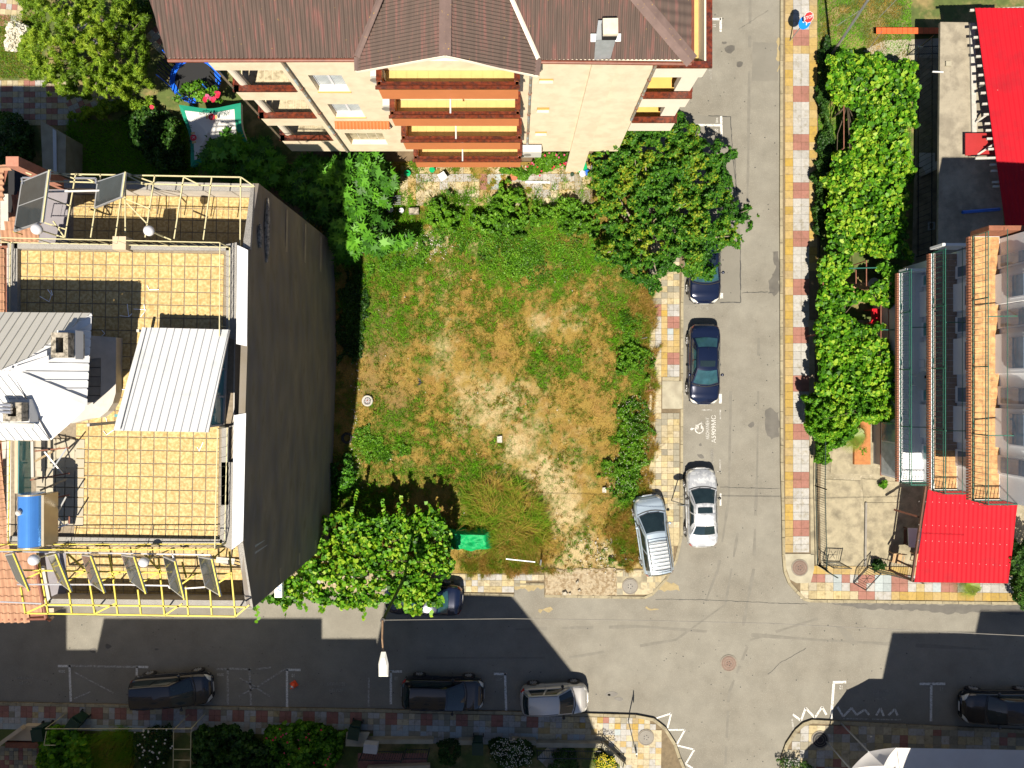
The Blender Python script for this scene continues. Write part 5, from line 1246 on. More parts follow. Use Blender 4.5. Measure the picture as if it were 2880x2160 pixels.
# metal chimney on the roof
c0 = q('A3', 760, 260, 14.9); zb_ = 15.0
ch = MB()
B4 = [q('A3', 720, 480, 14.75), q('A3', 862, 468, 14.75), q('A3', 905, 300, 14.95), q('A3', 735, 300, 14.95)]; T4 = [q('A3', 722, 345, 15.7), q('A3', 898, 335, 15.7), q('A3', 905, 175, 15.7), q('A3', 745, 175, 15.7)]
ch.hexa([(p[0], p[1], 14.4) for p in B4], T4); c_ = ch.build('chimney', MT['chimney_tin'], NB)
cp = [q('A3', 788, 298, 16.1), q('A3', 918, 297, 16.1), q('A3', 916, 155, 16.1), q('A3', 785, 157, 16.1)]
MB().slab(cp, .12).build('chimney_cap', MT['chimney_cap'], c_)
MB().hexa([(p[0] * .98 + .02 * cp[0][0], p[1], 15.7) for p in cp], [(p[0] * .98 + .02 * cp[0][0], p[1], 15.98) for p in cp]).build('flue', MT['black'], c_)
MB().slab([q('A3', 680, 362, 15.05), q('A3', 940, 358, 15.05), q('A3', 942, 290, 15.15), q('A3', 680, 292, 15.15)], .03).build('chimney_skirt', MT['chimney_tin'], c_)
# air conditioners
def ac(label, c, w_=.8, d=.3, h=.55, rz=0, group='air conditioner units'):
    t = thing('air_conditioner', label, 'air conditioner', c, group)
    MB().boxr(c, w_, d, h, rz).build('casing', MT['ac_white'], t)
    ca, sa = math.cos(rz), math.sin(rz); f = (c[0] + sa * (d / 2 + .01) - ca * .12, c[1] - ca * (d / 2 + .01) - sa * .12, c[2] + h / 2)
    mb = MB()
    n = 16; pts = []
    for k in range(n): a = 2 * math.pi * k / n; pts.append((f[0] + ca * .2 * math.cos(a), f[1] + sa * .2 * math.cos(a), f[2] + .2 * math.sin(a)))
    mb.poly(pts); mb.build('fan_grille', MT['concrete_dark'], t)
    for k in range(6): MB().boxr((c[0], c[1] - ca * d / 2 * .9, c[2] + h - .0 + .0), w_ * .9, .015, .006, rz).build('top_slot', MT['concrete_dark'], t) if k == 0 else None
    return t
ac('white air conditioner unit on the cream wall right of the lowest orange balcony', (*q('A3', 147, 1310, 2.9)[:1], YW - .32, 4.0), 1.15, .38, .75)
ac('small white air conditioner at the left end of the top orange balcony', (-5.08, YW - .3, 12.7), .5, .3, .6)
ac('white air conditioner with a plant on top, left of the second orange balcony', (-5.15, YW - .3, 9.9), .45, .3, .6)
# ------------------------------------------------------------------ cars
mat('car_navy', (0.006, 0.011, 0.035), .18, .05, 2, metal=.3, coat=1.0)
mat('car_black', (0.004, 0.005, 0.009), .2, .05, 2, metal=.2, coat=1.0)
mat('car_silver', (0.42, 0.44, 0.47), .3, .05, 2, metal=.35, coat=.8)
mat('car_silver_patchy', (0.40, 0.42, 0.45), .3, .05, 2, metal=.3, coat=.6, col2=(.56, .58, .60), c2scale=2.2, c2lo=.5, c2hi=.53)
mat('car_paleblue', (0.34, 0.42, 0.50), .28, .04, 2, metal=.35, coat=.8)
mat('car_champagne', (0.45, 0.44, 0.42), .3, .04, 2, metal=.35, coat=.8)
mat('car_glass', (0.012, 0.022, 0.026), .04, .3, 2, coat=.6)
mat('car_glass_teal', (0.02, 0.06, 0.075), .05, .4, 2.5, coat=.6)
mat('car_trim', (0.012, 0.012, 0.013), .5)
mat('tyre', (0.02, 0.02, 0.02), .85, .2, 8)
mat('rim', (0.45, 0.46, 0.48), .35, metal=.6)
mat('lamp_clear', (0.50, 0.50, 0.46), .12, .3, 20, coat=.8)
mat('lamp_red', (0.35, 0.012, 0.01), .2, coat=.6)
mat('seat_cloth', (0.12, 0.12, 0.11), .9)
mat('plate_white', (0.5, 0.5, 0.5), .5)

def interp(tab, x):
    for a, b in zip(tab[:-1], tab[1:]):
        if x <= b[0]:
            t = (x - a[0]) / (b[0] - a[0]); t = min(max(t, 0), 1); t = t * t * (3 - 2 * t) if True else t
            return a[1] + (b[1] - a[1]) * t
    return tab[-1][1]
def car(label, L, W, H_, style, paint, loc, heading, glass='car_glass', sunroof=False, rack=False, seams=True, trim=False, group=None, plate=True, mirror='body'):
    PM = MT[paint]; GM = MT[glass]
    t = thing('parked_car', label, 'car', loc, group or 'cars parked along the kerbs', heading)
    h2 = L / 2
    #          beltline heights and top line per style; x forward
    if style == 'sedan':
        zb = [(-h2, .62), (-h2 + .10, .86), (-h2 + .35, .94), (-.24 * L, .97), (.22 * L, .93), (.40 * L, .82), (h2 - .12, .68), (h2, .52)]
        cab = dict(rb=-.33 * L, rt=-.185 * L, ft=.055 * L, fb=.235 * L)
    elif style == 'hatch':
        zb = [(-h2, .70), (-h2 + .08, .92), (-h2 + .3, .98), (0, .98), (.24 * L, .93), (.40 * L, .84), (h2 - .14, .70), (h2, .50)]
        cab = dict(rb=-h2 + .10, rt=-.375 * L, ft=.04 * L, fb=.255 * L)
    elif style == 'mpv':
        zb = [(-h2, .70), (-h2 + .08, .95), (-h2 + .3, 1.02), (0, 1.02), (.26 * L, .98), (.41 * L, .88), (h2 - .14, .72), (h2, .50)]
        cab = dict(rb=-h2 + .08, rt=-.42 * L, ft=.06 * L, fb=.285 * L)
    else:   # suv
        zb = [(-h2, .75), (-h2 + .08, 1.0), (-h2 + .3, 1.06), (0, 1.06), (.24 * L, 1.02), (.40 * L, .94), (h2 - .12, .80), (h2, .55)]
        cab = dict(rb=-h2 + .10, rt=-.385 * L, ft=.03 * L, fb=.215 * L)
    fr_ = 3.1 if style in ('hatch', 'mpv') else 3.8
    def wx(x):
        u = x / h2; p = fr_ if u > 0 else 4.6
        return W / 2 * (1 - .26 * max(0, (abs(u) - .55) / .45) ** p * 1.0) * max(.02, (1 - max(0, abs(u) - .90) ** 1.6 * 6.0))
    def ring_(x):
        w_ = wx(x); b = interp(zb, x); e = max(0, (abs(x) - (h2 - .14)) / .14)
        lo = .24 + .10 * e
        return [(0, b + .045), (w_ * .45, b + .035), (w_ * .80, b + .012), (w_ * .905, b - .03), (w_ * .965, b - .12), (w_ * 1.0, lo + (b - lo) * .52), (w_ * .985, lo + .12), (w_ * .93, lo)]
    def S(x, s):
        rg = ring_(x); f = s * (len(rg) - 1); i = min(int(abs(f)), len(rg) - 2); k = abs(f) - i
        y = rg[i][0] + (rg[i + 1][0] - rg[i][0]) * k; z = rg[i][1] + (rg[i + 1][1] - rg[i][1]) * k
        return Vector((x, y if s >= 0 else -y, z))
    xs_ = [-h2, -h2 + .03, -h2 + .08, -h2 + .16, -h2 + .3, -.36 * L, -.25 * L, -.12 * L, 0, .12 * L, .22 * L, .30 * L, .37 * L, .42 * L, h2 - .22, h2 - .12, h2 - .05, h2]
    mb = MB(); n = None; prev = None
    for x in xs_:
        rg = ring_(x); pts = [(x, -y, z) for y, z in rg[::-1]] + [(x, y, z) for y, z in rg[1:]]
        n = len(pts); st = len(mb.v); mb.v.extend(pts)
        if prev is not None:
            for i in range(n - 1): mb.f.append((prev + i, prev + i + 1, st + i + 1, st + i)); mb.m.append(0)
            mb.f.append((prev + n - 1, prev, st, st + n - 1)); mb.m.append(0)
        prev = st
    mb.f.append(tuple(range(n))); mb.m.append(0); mb.f.append(tuple(range(prev + n - 1, prev - 1, -1))); mb.m.append(0)
    body = mb.build('body', PM, t, True)
    # cabin
    ze = interp(zb, 0) - .01; RW = W * (.335 if style != 'suv' else .36)
    def bw(x): return wx(x) * .90
    rt, ft, rbx, fb = cab['rt'], cab['ft'], cab['rb'], cab['fb']
    def roofz(x, y):
        u = (x - (rt + ft) / 2) / ((ft - rt) / 2); return H_ - .035 * u * u - .05 * (y / RW) ** 2
    def roofp(u, v, o=0):    # u rear->front, v -1..1
        y = v * RW * (1 - .05 * (2 * u - 1) ** 2); bow = .06 * (1 - v * v); x = rt - bow * (1 - u) * .6 + (ft + bow * u - rt) * u
        return Vector((x, y, roofz(x, y) + o))
    def beltf(v): y = v * bw(fb) * .97; return Vector((fb + .16 * (1 - v * v) - .02, y, interp(zb, fb) + .02 * (1 - abs(v)) - .005))
    def beltr(v): y = v * bw(max(rbx, -h2 + .2)) * .95; return Vector((rbx - .09 * (1 - v * v) + (.06 if style != 'sedan' else 0), y, interp(zb, max(rbx, -h2 + .12)) - .01))
    def wind(u, v, o=0): a = beltf(u * 2 - 1); b = roofp(1, u * 2 - 1); p = a.lerp(b, v); p.x += .03 * math.sin(v * math.pi); return p + Vector((o * .5, 0, o))
    def rearw(u, v, o=0): a = beltr(u * 2 - 1); b = roofp(0, u * 2 - 1); p = a.lerp(b, v); p.x -= .04 * math.sin(v * math.pi); return p + Vector((-o * .7, 0, o))
    def side(s):
        def f(u, v, o=0):
            x0_ = beltr(s).x; x1_ = beltf(s).x; x = x0_ + (x1_ - x0_) * u
            a = Vector((x, s * bw(x) * .975, interp(zb, x) - .02)); a = a if 0 < u < 1 else (beltr(s) if u <= 0 else beltf(s))
            r_ = roofp(u, s); p = a.lerp(r_, v); p.y += s * .03 * math.sin(v * math.pi); return p + Vector((0, s * o, o * .35))
        return f
    mb = MB()
    mb.grid(lambda u, v: roofp(u, v * 2 - 1), 8, 8); mb.grid(lambda u, v: wind(u, v), 8, 4); mb.grid(lambda u, v: rearw(u, v), 8, 4)
    for s in (-1, 1): mb.grid(lambda u, v: side(s)(u, v), 8, 3)
    mb.build('cabin', PM, t, True)
    def patch(fn, u0, u1, v0, v1, o, nm, m, nu=6, nv=4):
        mb = MB(); mb.grid(lambda a, b: fn(u0 + (u1 - u0) * a, v0 + (v1 - v0) * b, o), nu, nv); return mb.build(nm, m, t, True)
    patch(wind, .045, .955, .06, .93, .012, 'windscreen', GM, 8)
    patch(rearw, .06, .94, .16, .90, .012, 'rear_window', GM, 8)
    for s in (-1, 1):
        f = side(s); q_ = (.10, .47, .52, .90) if style != 'sedan' else (.17, .50, .55, .86)
        for a, b in ((q_[0], q_[1]), (q_[2], q_[3])):
            patch(f, a, b, .08, .86, .012, 'side_window', GM, 4, 3)
        MB().beam(f(.02, .02, .01), f(.98, .02, .01), .03, .02).build('belt_trim', MT['car_trim'], t)
    # wipers
    for s in (-.5, .15):
        MB().beam(wind(.5 + s * .6, .03, .025), wind(.5 + s * .6 + .36, .07, .025), .018, .012).build('wiper', MT['car_trim'], t)
    # bonnet and boot panels, slightly proud
    def top(x, v, o): p = S(x, abs(v) * 2.6 / 7); return Vector((x, math.copysign(p.y, v), p.z + o))
    def panelt(x0_, x1_, v, nm, o=.007):
        mb = MB(); mb.grid(lambda a, b: top(x0_ + (x1_ - x0_) * b, (a * 2 - 1) * v * (1 - .06 * b), o), 8, 6); mb.build(nm, PM, t, True)
        for s in (-1, 1): MB().tube([top(x0_ + (x1_ - x0_) * k / 5, s * v * (1 - .06 * k / 5) * 1.012, .003) for k in range(6)], .007, 4).build('panel_gap', MT['car_trim'], t)
        MB().tube([top(x1_ + .012, k / 4 * v * .94, .003) for k in range(-4, 5)], .007, 4).build('panel_gap', MT['car_trim'], t)
    panelt(fb + .20, h2 - .16, .96, 'bonnet')
    MB().tube([wind(k / 6, .0, .012) + Vector((.05, 0, -.005)) for k in range(7)], .03, 6).build('scuttle', MT['car_trim'], t)
    if style == 'sedan': panelt(rbx - .12, -h2 + .07, .93, 'boot_lid')
    # lamps, grille, plates
    for s in (-1, 1):
        mb = MB(); mb.grid(lambda a, b: S(h2 - .05 - .30 * a * (1 - .5 * (1 - b)), s * (.20 + .30 * b + .06 * a)) + Vector((.012, s * .006, .012)), 4, 4); mb.build('headlamp', MT['lamp_clear'], t, True)
        mb = MB(); mb.grid(lambda a, b: S(-h2 + .03 + .20 * a, s * (.40 + .22 * b)) + Vector((-.012, s * .012, .008)), 4, 3); mb.build('tail_lamp', MT['lamp_red'], t, True)
    mb = MB(); mb.grid(lambda a, b: Vector((interp([(-1, 0)], 0) + h2 + .012 - .02 * (a * 2 - 1) ** 2, (a * 2 - 1) * W * .24, .36 + .2 * b)), 6, 1); mb.build('grille', MT['car_trim'], t)
    for s in (-1, 1):
        mb = MB(); mb.tube([(s * (h2 - .01 - .22 * abs(k / 4) ** 3.2), k / 4 * W * .455, .46) for k in range(-4, 5)], [.045] * 9, 8); mb.build('bumper', PM, t, True)
    if plate:
        for s in (-1, 1): MB().box(s * (h2 + .035) - .006, -.26, .44, s * (h2 + .035) + .006, .26, .55).build('number_plate', MT['plate_white'], t)
    # mirrors
    for s in (-1, 1):
        f = side(s); p = f(.86, .12); o = MB(); o.sphere((p.x - .02, p.y + s * .16, p.z + .06), .09, 10, 7, .7); me_ = o.build('wing_mirror', PM if mirror == 'body' else MT['car_trim'], t, True)
        MB().beam((p.x, p.y, p.z), (p.x - .02, p.y + s * .12, p.z + .05), .05, .03).build('mirror_arm', MT['car_trim'], me_)
    # wheels
    wr = .31 if style != 'suv' else .345
    for xx in (-.30 * L, .305 * L):
        for s in (-1, 1):
            y = s * (wx(xx) - .085)
            MB().lathe([(wr + .055, -.01), (wr + .055, .105)], (xx, y, wr), 24, axis='y').build('wheel_arch', MT['car_trim'], t) if s > 0 else MB().lathe([(wr + .055, -.105), (wr + .055, .01)], (xx, y, wr), 24, axis='y').build('wheel_arch', MT['car_trim'], t)
            wo = MB().lathe([(wr * .62, -.10), (wr * .95, -.105), (wr, -.07), (wr, .07), (wr * .95, .115), (wr * .62, .11)], (xx, y, wr), 28, axis='y')
            wh = wo.build('wheel', MT['tyre'], t, True)
            mb = MB(); yy = y + s * .116
            mb.lathe([(wr * .66, yy - .012), (wr * .66, yy)] if s > 0 else [(wr * .66, yy), (wr * .66, yy + .012)], (xx, 0, wr), 24, axis='y'); mb.build('rim', MT['concrete_dark'], wh)
            mb = MB()
            for k in range(7):
                a = 2 * math.pi * k / 7; mb.beam((xx, yy + s * .008, wr), (xx + math.cos(a) * wr * .63, yy + s * .008, wr + math.sin(a) * wr * .63), .06, .02)
            mb.lathe([(.06, yy - .0), (.06, yy + s * .02)] if s > 0 else [(.06, yy + s * .02), (.06, yy)], (xx, 0, wr), 12, axis='y'); mb.build('spoke', MT['rim'], wh)
    # door seams on both flanks, handles
    for s in (-1, 1):
        for xx in ((-.20 * L, .02 * L, .21 * L) if style != 'hatch' else (-.13 * L, .21 * L)):
            MB().tube([S(xx, s * k) + Vector((0, s * .003, .002)) for k in (.45, .55, .65, .75, .85)], .006, 4).build('door_seam', MT['car_trim'], t)
        MB().tube([S(xx_, s * .72) + Vector((0, s * .01, 0)) for xx_ in np.linspace(-.34 * L, .34 * L, 9)], .018, 6).build('side_moulding', MT['car_trim'] if trim else PM, t)
    if sunroof:
        mb = MB(); mb.grid(lambda a, b: roofp(.60 + .28 * a, (b * 2 - 1) * .72, .012), 5, 5); mb.build('sunroof', MT['car_glass'], t, True)
    MB().tube([roofp(.06, 0, .0), roofp(.06, 0, .0) + Vector((-.12, 0, .22))], .006, 5).build('aerial', MT['car_trim'], t)
    for s in (-1, 1): MB().tube([roofp(k / 6, s * .93, .008) for k in range(7)], .012, 5).build('roof_gutter', MT['car_trim'] if paint != 'car_black' else PM, t)
    if rack:
        for s in (-1, 1): MB().tube([roofp(.03 + k / 6 * .85, s * .88, .10) for k in range(7)], .02, 6).build('roof_rail', MT['car_trim'], t)
        for k in range(8): MB().beam(roofp(.10 + .095 * k, -.92, .13), roofp(.10 + .095 * k, .92, .13), .025, .025).build('rack_bar', MT['car_trim'], t)
        for k in range(16): y = -.82 + 1.64 * k / 15; MB().beam(roofp(.08, y, .07), roofp(.80, y, .07), .028, .012).build('rack_slat', MT['metal_white'], t)
        for u in (.07, .84): MB().tube([roofp(u, v, .17) for v in (-.9, -.3, .3, .9)], .018, 6).build('rack_hoop', MT['car_trim'], t)
    return t
def place(zone, x, y, z=.9): return (*q(zone, x, y, z)[:2], 0)
car('dark navy saloon half hidden under the plum tree, nose pointing down the street', 4.45, 1.76, 1.42, 'sedan', 'car_navy', (*at(1440 + 1675 / K, 737, .9)[:2], 0), R(-90), 'car_glass_teal', sunroof=True)
car('dark blue saloon with open sky-blue tinted windscreen, parked by the concrete slab', 4.42, 1.72, 1.40, 'sedan', 'car_navy', (*at(1440 + 1672 / K, 1024, .9)[:2], 0), R(-90.5), 'car_glass_teal', sunroof=True)
car('silver saloon with sun-faded bonnet and square sunroof, parked at the kerb', 4.35, 1.70, 1.41, 'sedan', 'car_silver_patchy', (*at(1440 + 1650 / K, 1430, .9)[:2], 0), R(91), sunroof=True, mirror='trim')
car('pale blue people carrier with slatted roof rack, parked askew on the pavement corner', 4.45, 1.74, 1.62, 'mpv', 'car_paleblue', (*at(1440 + 1230 / K, 1509, .9)[:2], 0), R(98.5), rack=True, mirror='body')
car('small silver hatchback facing right at the lower kerb, half in sunlight', 3.72, 1.64, 1.46, 'hatch', 'car_champagne', (*q('E3', 368, 1085, .9)[:2], 0), R(2.5), trim=False, mirror='trim')
car('large black hatchback in deep shade, second from the right at the lower kerb', 4.55, 1.80, 1.50, 'hatch', 'car_black', (*q('E2', 1610, 1035, .9)[:2], 0), R(-1.5), 'car_glass', mirror='trim')
car('black people carrier leftmost at the lower kerb, beside green bins', 4.45, 1.80, 1.62, 'mpv', 'car_black', (*q('E1', 1465, 1005, .9)[:2], 0), R(4), 'car_glass')
car('navy saloon parked under the hanging vine, its boot lid catching the light', 4.30, 1.72, 1.42, 'sedan', 'car_navy', (*q('D2', 1440, 1195, .9)[:2], 0), R(178.5), 'car_glass_teal')
car('black car in the shadow at the right picture edge', 4.4, 1.78, 1.48, 'suv', 'car_black', (*q('E4', 2040, 1150, .9)[:2], 0), R(180), 'car_glass')
# ------------------------------------------------------------------ east side
mat('wall_white', (0.66, 0.68, 0.70), .9, .06, 1.5, .2, 20)
mat('wall_white_dirty', (0.42, 0.42, 0.42), .9, .12, 1.5, .2, 20)
mat('brick_edge', (0.20, 0.075, 0.04), .8, .25, 8, .3)
mat('balcony_ochre', (0.42, 0.25, 0.11), .8, .25, 4, .15, 30, rnd=.1, col2=(.33, .17, .07), c2scale=5)
mat('balcony_brown', (0.25, 0.18, 0.14), .85, .3, 4, .15, 30, speck=((.45, .45, .45), 7, .70, .8))
mat('balcony_pale', (0.62, 0.64, 0.66), .8, .05, 4)
mat('rail_green', (0.02, 0.10, 0.075), .4, .2, 6)
mat('roof_red', (0.36, 0.004, 0.012), .7, .08, 1.5, .08, 30, speck=((.5, .3, .3), 7, .76, .7), spec=.2, col2=(.29, .006, .014), c2scale=.9, c2lo=.45, c2hi=.7)
mat('roof_red_dull', (0.30, 0.02, 0.02), .5, .1, 2)
mat('wood_grey', (0.36, 0.35, 0.32), .85, .2, 7)
mat('wood_brown', (0.09, 0.035, 0.02), .6, .25, 6)
mat('plank_orange', (0.33, 0.13, 0.04), .8, .25, 6)
mat('flat_concrete', (0.26, 0.235, 0.18), .95, .2, 2, .5, 30, col2=(.19, .17, .13), c2scale=1.2, speck=((.14, .12, .09), 16, .6, .5))
mat('fence_black', (0.012, 0.02, 0.025), .5)
mat('fence_green', (0.015, 0.04, 0.035), .45)
mat('block_orange', (0.50, 0.09, 0.02), .85, .2, 5)
mat('yard_paving', (0.27, 0.24, 0.17), .95, .3, 1.2, .7, 18, col2=(.17, .15, .10), c2scale=2.2, c2lo=.45, c2hi=.68, speck=((.38, .35, .28), 9, .62, .6))
mat('red_plastic', (0.50, 0.01, 0.02), .35)
mat('blue_plastic', (0.01, 0.10, 0.45), .4)
mat('blue_vivid', (0.01, 0.12, 0.75), .4)
mat('green_plastic', (0.0, 0.30, 0.10), .4)
mat('bin_green', (0.006, 0.03, 0.016), .5, .15, 5)
mat('tarp_green', (0.0, 0.27, 0.08), .6, .10, 3, spec=.3)
mat('white_plastic', (0.45, 0.47, 0.5), .4)
mat('canvas_white', (0.55, 0.54, 0.53), .85, .05, 2, .1)
mat('canvas_green', (0.0, 0.20, 0.12), .8, .1, 3)
mat('print_green', (0.0, 0.06, 0.05), .8)
mat('print_red', (0.45, 0.01, 0.03), .7)
mat('print_gold', (0.45, 0.30, 0.12), .7)
mat('sign_blue', (0.0, 0.16, 0.62), .4)
mat('sign_red', (0.50, 0.02, 0.02), .4)
mat('sign_white', (0.55, 0.55, 0.55), .5)
mat('galv', (0.34, 0.37, 0.40), .4, .1, 4, metal=.6)
mat('pot_terra', (0.36, 0.12, 0.06), .8, .15, 5)
mat('brick_path', (0.42, 0.25, 0.14), .85, .2, 6, rnd=.12)
mat('cone_orange', (0.75, 0.07, 0.01), .5)
mat('yellow_plastic', (0.65, 0.40, 0.0), .4)
mat('black_net', (0.008, 0.009, 0.011), .8)
mat('copper_paint', (0.34, 0.22, 0.13), .5, .3, 6, metal=.3)
mat('lamp_white', (0.62, 0.62, 0.58), .35)
mat('lawn_soil', (0.065, 0.09, 0.02), .95, .3, 3, .5, 14, col2=(.19, .15, .06), c2scale=.8, c2lo=.48, c2hi=.62)
mat('cardboard', (0.36, 0.24, 0.13), .9, .1, 3)

# yard ground east of the pavement
ye = MB(); ye.prism([at(*p, .1)[:2] for p in [(2296, 900), (2310, 1600), (2600, 1604), (2900, 1606), (2900, 900)]][::-1], -.01, .06)
yard = struct('yard_paving', ye, MT['yard_paving'])
for a, b, c_, d in (((560, 1140), (800, 1150), (800, 1390), (540, 1390)), ((805, 1130), (915, 930), (910, 1390), (805, 1400)),):
    sheet([qs('C4', *p) for p in (a, b, c_, d)], MT['concrete'], .085, 'yard_slab', yard)
for P in ([(490, 150), (800, 160), (800, 420), (830, 900), (490, 900)], [(850, 350), (1280, 350), (1260, 860), (850, 850)], [(810, 140), (1100, 170), (1090, 340), (830, 345)]):
    sheet([qs('D4', *p) for p in P], MT['concrete'], .09, 'yard_slab', yard, jag=1)
MB().beam(q('D4', 845, 348, .13), q('D4', 838, 900, .13), .10, .12).build('slab_edge', MT['concrete_dark'], yard)
lw = MB(); lw.prism([at(*p, .05)[:2] for p in [(2296, -80), (2310, 905), (2960, 905), (2960, -80)]][::-1], -.01, .05)
lawn_e = struct('yard_ground', lw, MT['lawn_soil'])
sheet([qs('A4', 820, 440), qs('A4', 1000, 350), qs('A4', 1480, 330), qs('A4', 1480, 520), qs('A4', 1050, 540)], MT['concrete_pale'], .07, 'yard_slab', lawn_e)
sheet([qs('A4', 1290, 500), qs('A4', 1480, 500), (2640, 900), (2560, 900)], MT['concrete'], .072, 'side_alley', lawn_e)
for ix in range(9):
    for iy in range(4):
        c_ = qs('B4', 640 + ix * 33, 1100 + iy * 24); MB().boxr((*at(*c_, .1)[:2], .07), .20, .145, .03).build('brick_paver', MT['brick_path'], lawn_e)
# --- east building with three balcony tiers
XB, XW = 20.0, 21.25
EB = thing('balcony_house', 'white house with three tiers of green railed balconies, at the right edge', 'house', (23, 0, 0))
yN, yS = 6.33, -5.06
def ytop(sy, z): return -(sy - CY) * (HC - z) / FP
MB().box(XW, yS, 0, XW + 8, yN, 12.6).build('wall', MT['wall_white'], EB)
tiers = [(3.3, 'balcony_pale', yN - .6), (6.1, 'balcony_brown', yN - .1), (9.05, 'balcony_ochre', yN + .1)]
for i, (z, mt_, yn) in enumerate(tiers):
    slab = MB().box(XB, yS, z - .16, XW - .003, yn, z).build('balcony', MT['wall_white'], EB)
    edge = MB()
    nb = 94
    # row of edging bricks along the front: counted as one rough edge because each is only a few pixels
    for k in range(nb):
        y = yS + (yn - yS) * k / nb; edge.hexa([(XB - .14, y, z - .12), (XB - .02, y, z - .12), (XB - .02, y + .095, z - .12), (XB - .14, y + .095, z - .12)], [(XB - .13, y + .02, z + .05), (XB - .02, y + .02, z + .05), (XB - .02, y + .105, z + .05), (XB - .13, y + .105, z + .05)])
    tag(edge.build('brick_edging', MT['brick_edge'], slab), kind='stuff')
    MB().box(XB - .02, yS, z - .1, XB + .13, yn, z + .055).build('kerb', MT['wall_white'] if i < 2 else MT['balcony_ochre'], slab)
    # floor tiles
    n_y = 42
    for k in range(n_y):
        for j in range(3):
            y = yS + .02 + (yn - yS - .04) * k / n_y; x = XB + .14 + j * .365
            if i == 1: m2 = 'balcony_ochre' if k < 7 else 'balcony_brown'
            else: m2 = mt_
            MB().box(x, y + .006, z + .001, x + .357, y + (yn - yS) / n_y - .006, z + .018).build('floor_tile', MT[m2], slab)
    # railing
    mb = MB(); bal = MB()
    for f in (1.0, .12, .86): mb.beam((XB + .02, yS, z + 1.1 * f), (XB + .02, yn, z + 1.1 * f), .035, .02)
    k = int((yn - yS) / .25)
    for a in range(k + 1):
        y = yS + (yn - yS) * a / k; bal.beam((XB + .02, y, z + .12), (XB + .02, y, z + 1.1), .012)
        if a % 1 == 0: bal.beam((XB + .02, y, z + .13), (XB - .1, y, z + .35), .008); bal.beam((XB - .1, y, z + .35), (XB + .02, y, z + .95), .008)
    for ye_ in (yS,):
        for f in (1.0, .12): mb.beam((XB, ye_, z + 1.1 * f), (XW, ye_, z + 1.1 * f), .05, .03)
        for a in range(9): x = XB + (XW - XB) * a / 8; bal.beam((x, ye_, z + .12), (x, ye_, z + 1.1), .016); bal.beam((x, ye_, z + .12), (x, ye_ - .16, z + .5), .012); bal.beam((x, ye_ - .16, z + .5), (x, ye_, z + 1.0), .012)
    for y in (yS, yS + 2.9, yS + 5.8, yS + 8.7, yn): mb.beam((XB + .02, y, z), (XB + .02, y, z + 1.12), .05)
    for y in (yS + 2.9, yS + 7.9): mb.beam((XB + .02, y, z + 1.1), (XW, y, z + 1.3), .04)
    mb.build('railing', MT['rail_green'], slab); tag(bal.build('balusters', MT['rail_green'], slab), kind='stuff')
    # clothes rack line rails along the middle
    mb = MB(); mb.beam((XB + .55, yS, z + 1.5), (XB + .55, yn, z + 1.5), .02); mb.build('clothes_line', MT['rail_green'], slab)
    # doors and window boxes on the back wall
    for y0_, y1_ in ((-3.9, -3.1), (-.9, -.1), (2.4, 3.2), (5.0, 5.6)):
        d = MB().box(XW - .10, y0_, z + .02, XW - .003, y1_, z + 1.9).build('door', MT['wall_white'], EB)
        MB().box(XW - .13, y0_ + .07, z + .25, XW - .101, y1_ - .07, z + 1.8).build('pane', MT['glass_teal'] if i == 0 else MT['window_glass'], d)
    for y0_, y1_ in ((-2.6, -1.2), (.6, 2.0), (3.6, 4.6)):
        MB().box(XW - .20, y0_ - .15, z + .02, XW - .003, y1_ + .15, z + 2.6).build('wall_bay', MT['wall_white'], EB)
        d = MB().box(XW - .25, y0_, z + .95, XW - .201, y1_, z + 1.9).build('window', MT['window_white'], EB)
        MB().box(XW - .27, y0_ + .06, z + 1.0, XW - .251, y1_ - .06, z + 1.84).build('pane', MT['window_glass'], d)
MB().box(XB - .05, yN + .1, 9.1, XW + 8, yN + .3, 10.3).build('end_parapet', MT['brick_edge'], EB)
MB().box(XB - .05, yN + .08, 6.1, XW, yN + .2, 7.1).build('end_parapet', MT['wall_white'], EB)
MB().box(XB, yN - .6, 3.3, XW, yN - .45, 3.9).build('end_parapet', MT['wall_white'], EB)
EB2 = MB(); EB2.box(XB + .3, yS + .6, 0, XW + 7, yN - .6, 3.1); EB2.build('ground_storey_wall', MT['wall_white_dirty'], EB)
# ground floor shop window front
t = EB
def wbox(nm, x0, y0_, x1, y1_, za, zb_, m, par=t): return MB().box(x0, y0_, za, x1, y1_, zb_).build(nm, MT[m], par)
ya, yb_ = q('C4', 0, 945, 2.0)[1], q('C4', 0, 1425, 2.0)[1]
gx = XB + .3
wbox('sill_board', gx - .10, yb_, gx - .002, ya, 1.02, 1.08, 'brick_edge')
wf = wbox('window', gx - .08, yb_ + .05, gx - .002, ya - .05, 1.081, 3.0, 'window_white')
for y0_, y1_ in ((yb_ + .15, yb_ + 1.85), (yb_ + 1.95, yb_ + 2.85), (yb_ + 2.95, ya - .12)):
    wbox('pane', gx - .10, y0_, gx - .081, y1_, 1.2, 2.9, 'curtain' if y0_ < yb_ + 1 else 'window_glass', wf)
wbox('plank_ramp', gx - 1.15, q('C4', 0, 1310, .3)[1], gx - .25, q('C4', 0, 930, .3)[1], .06, .3, 'plank_orange')
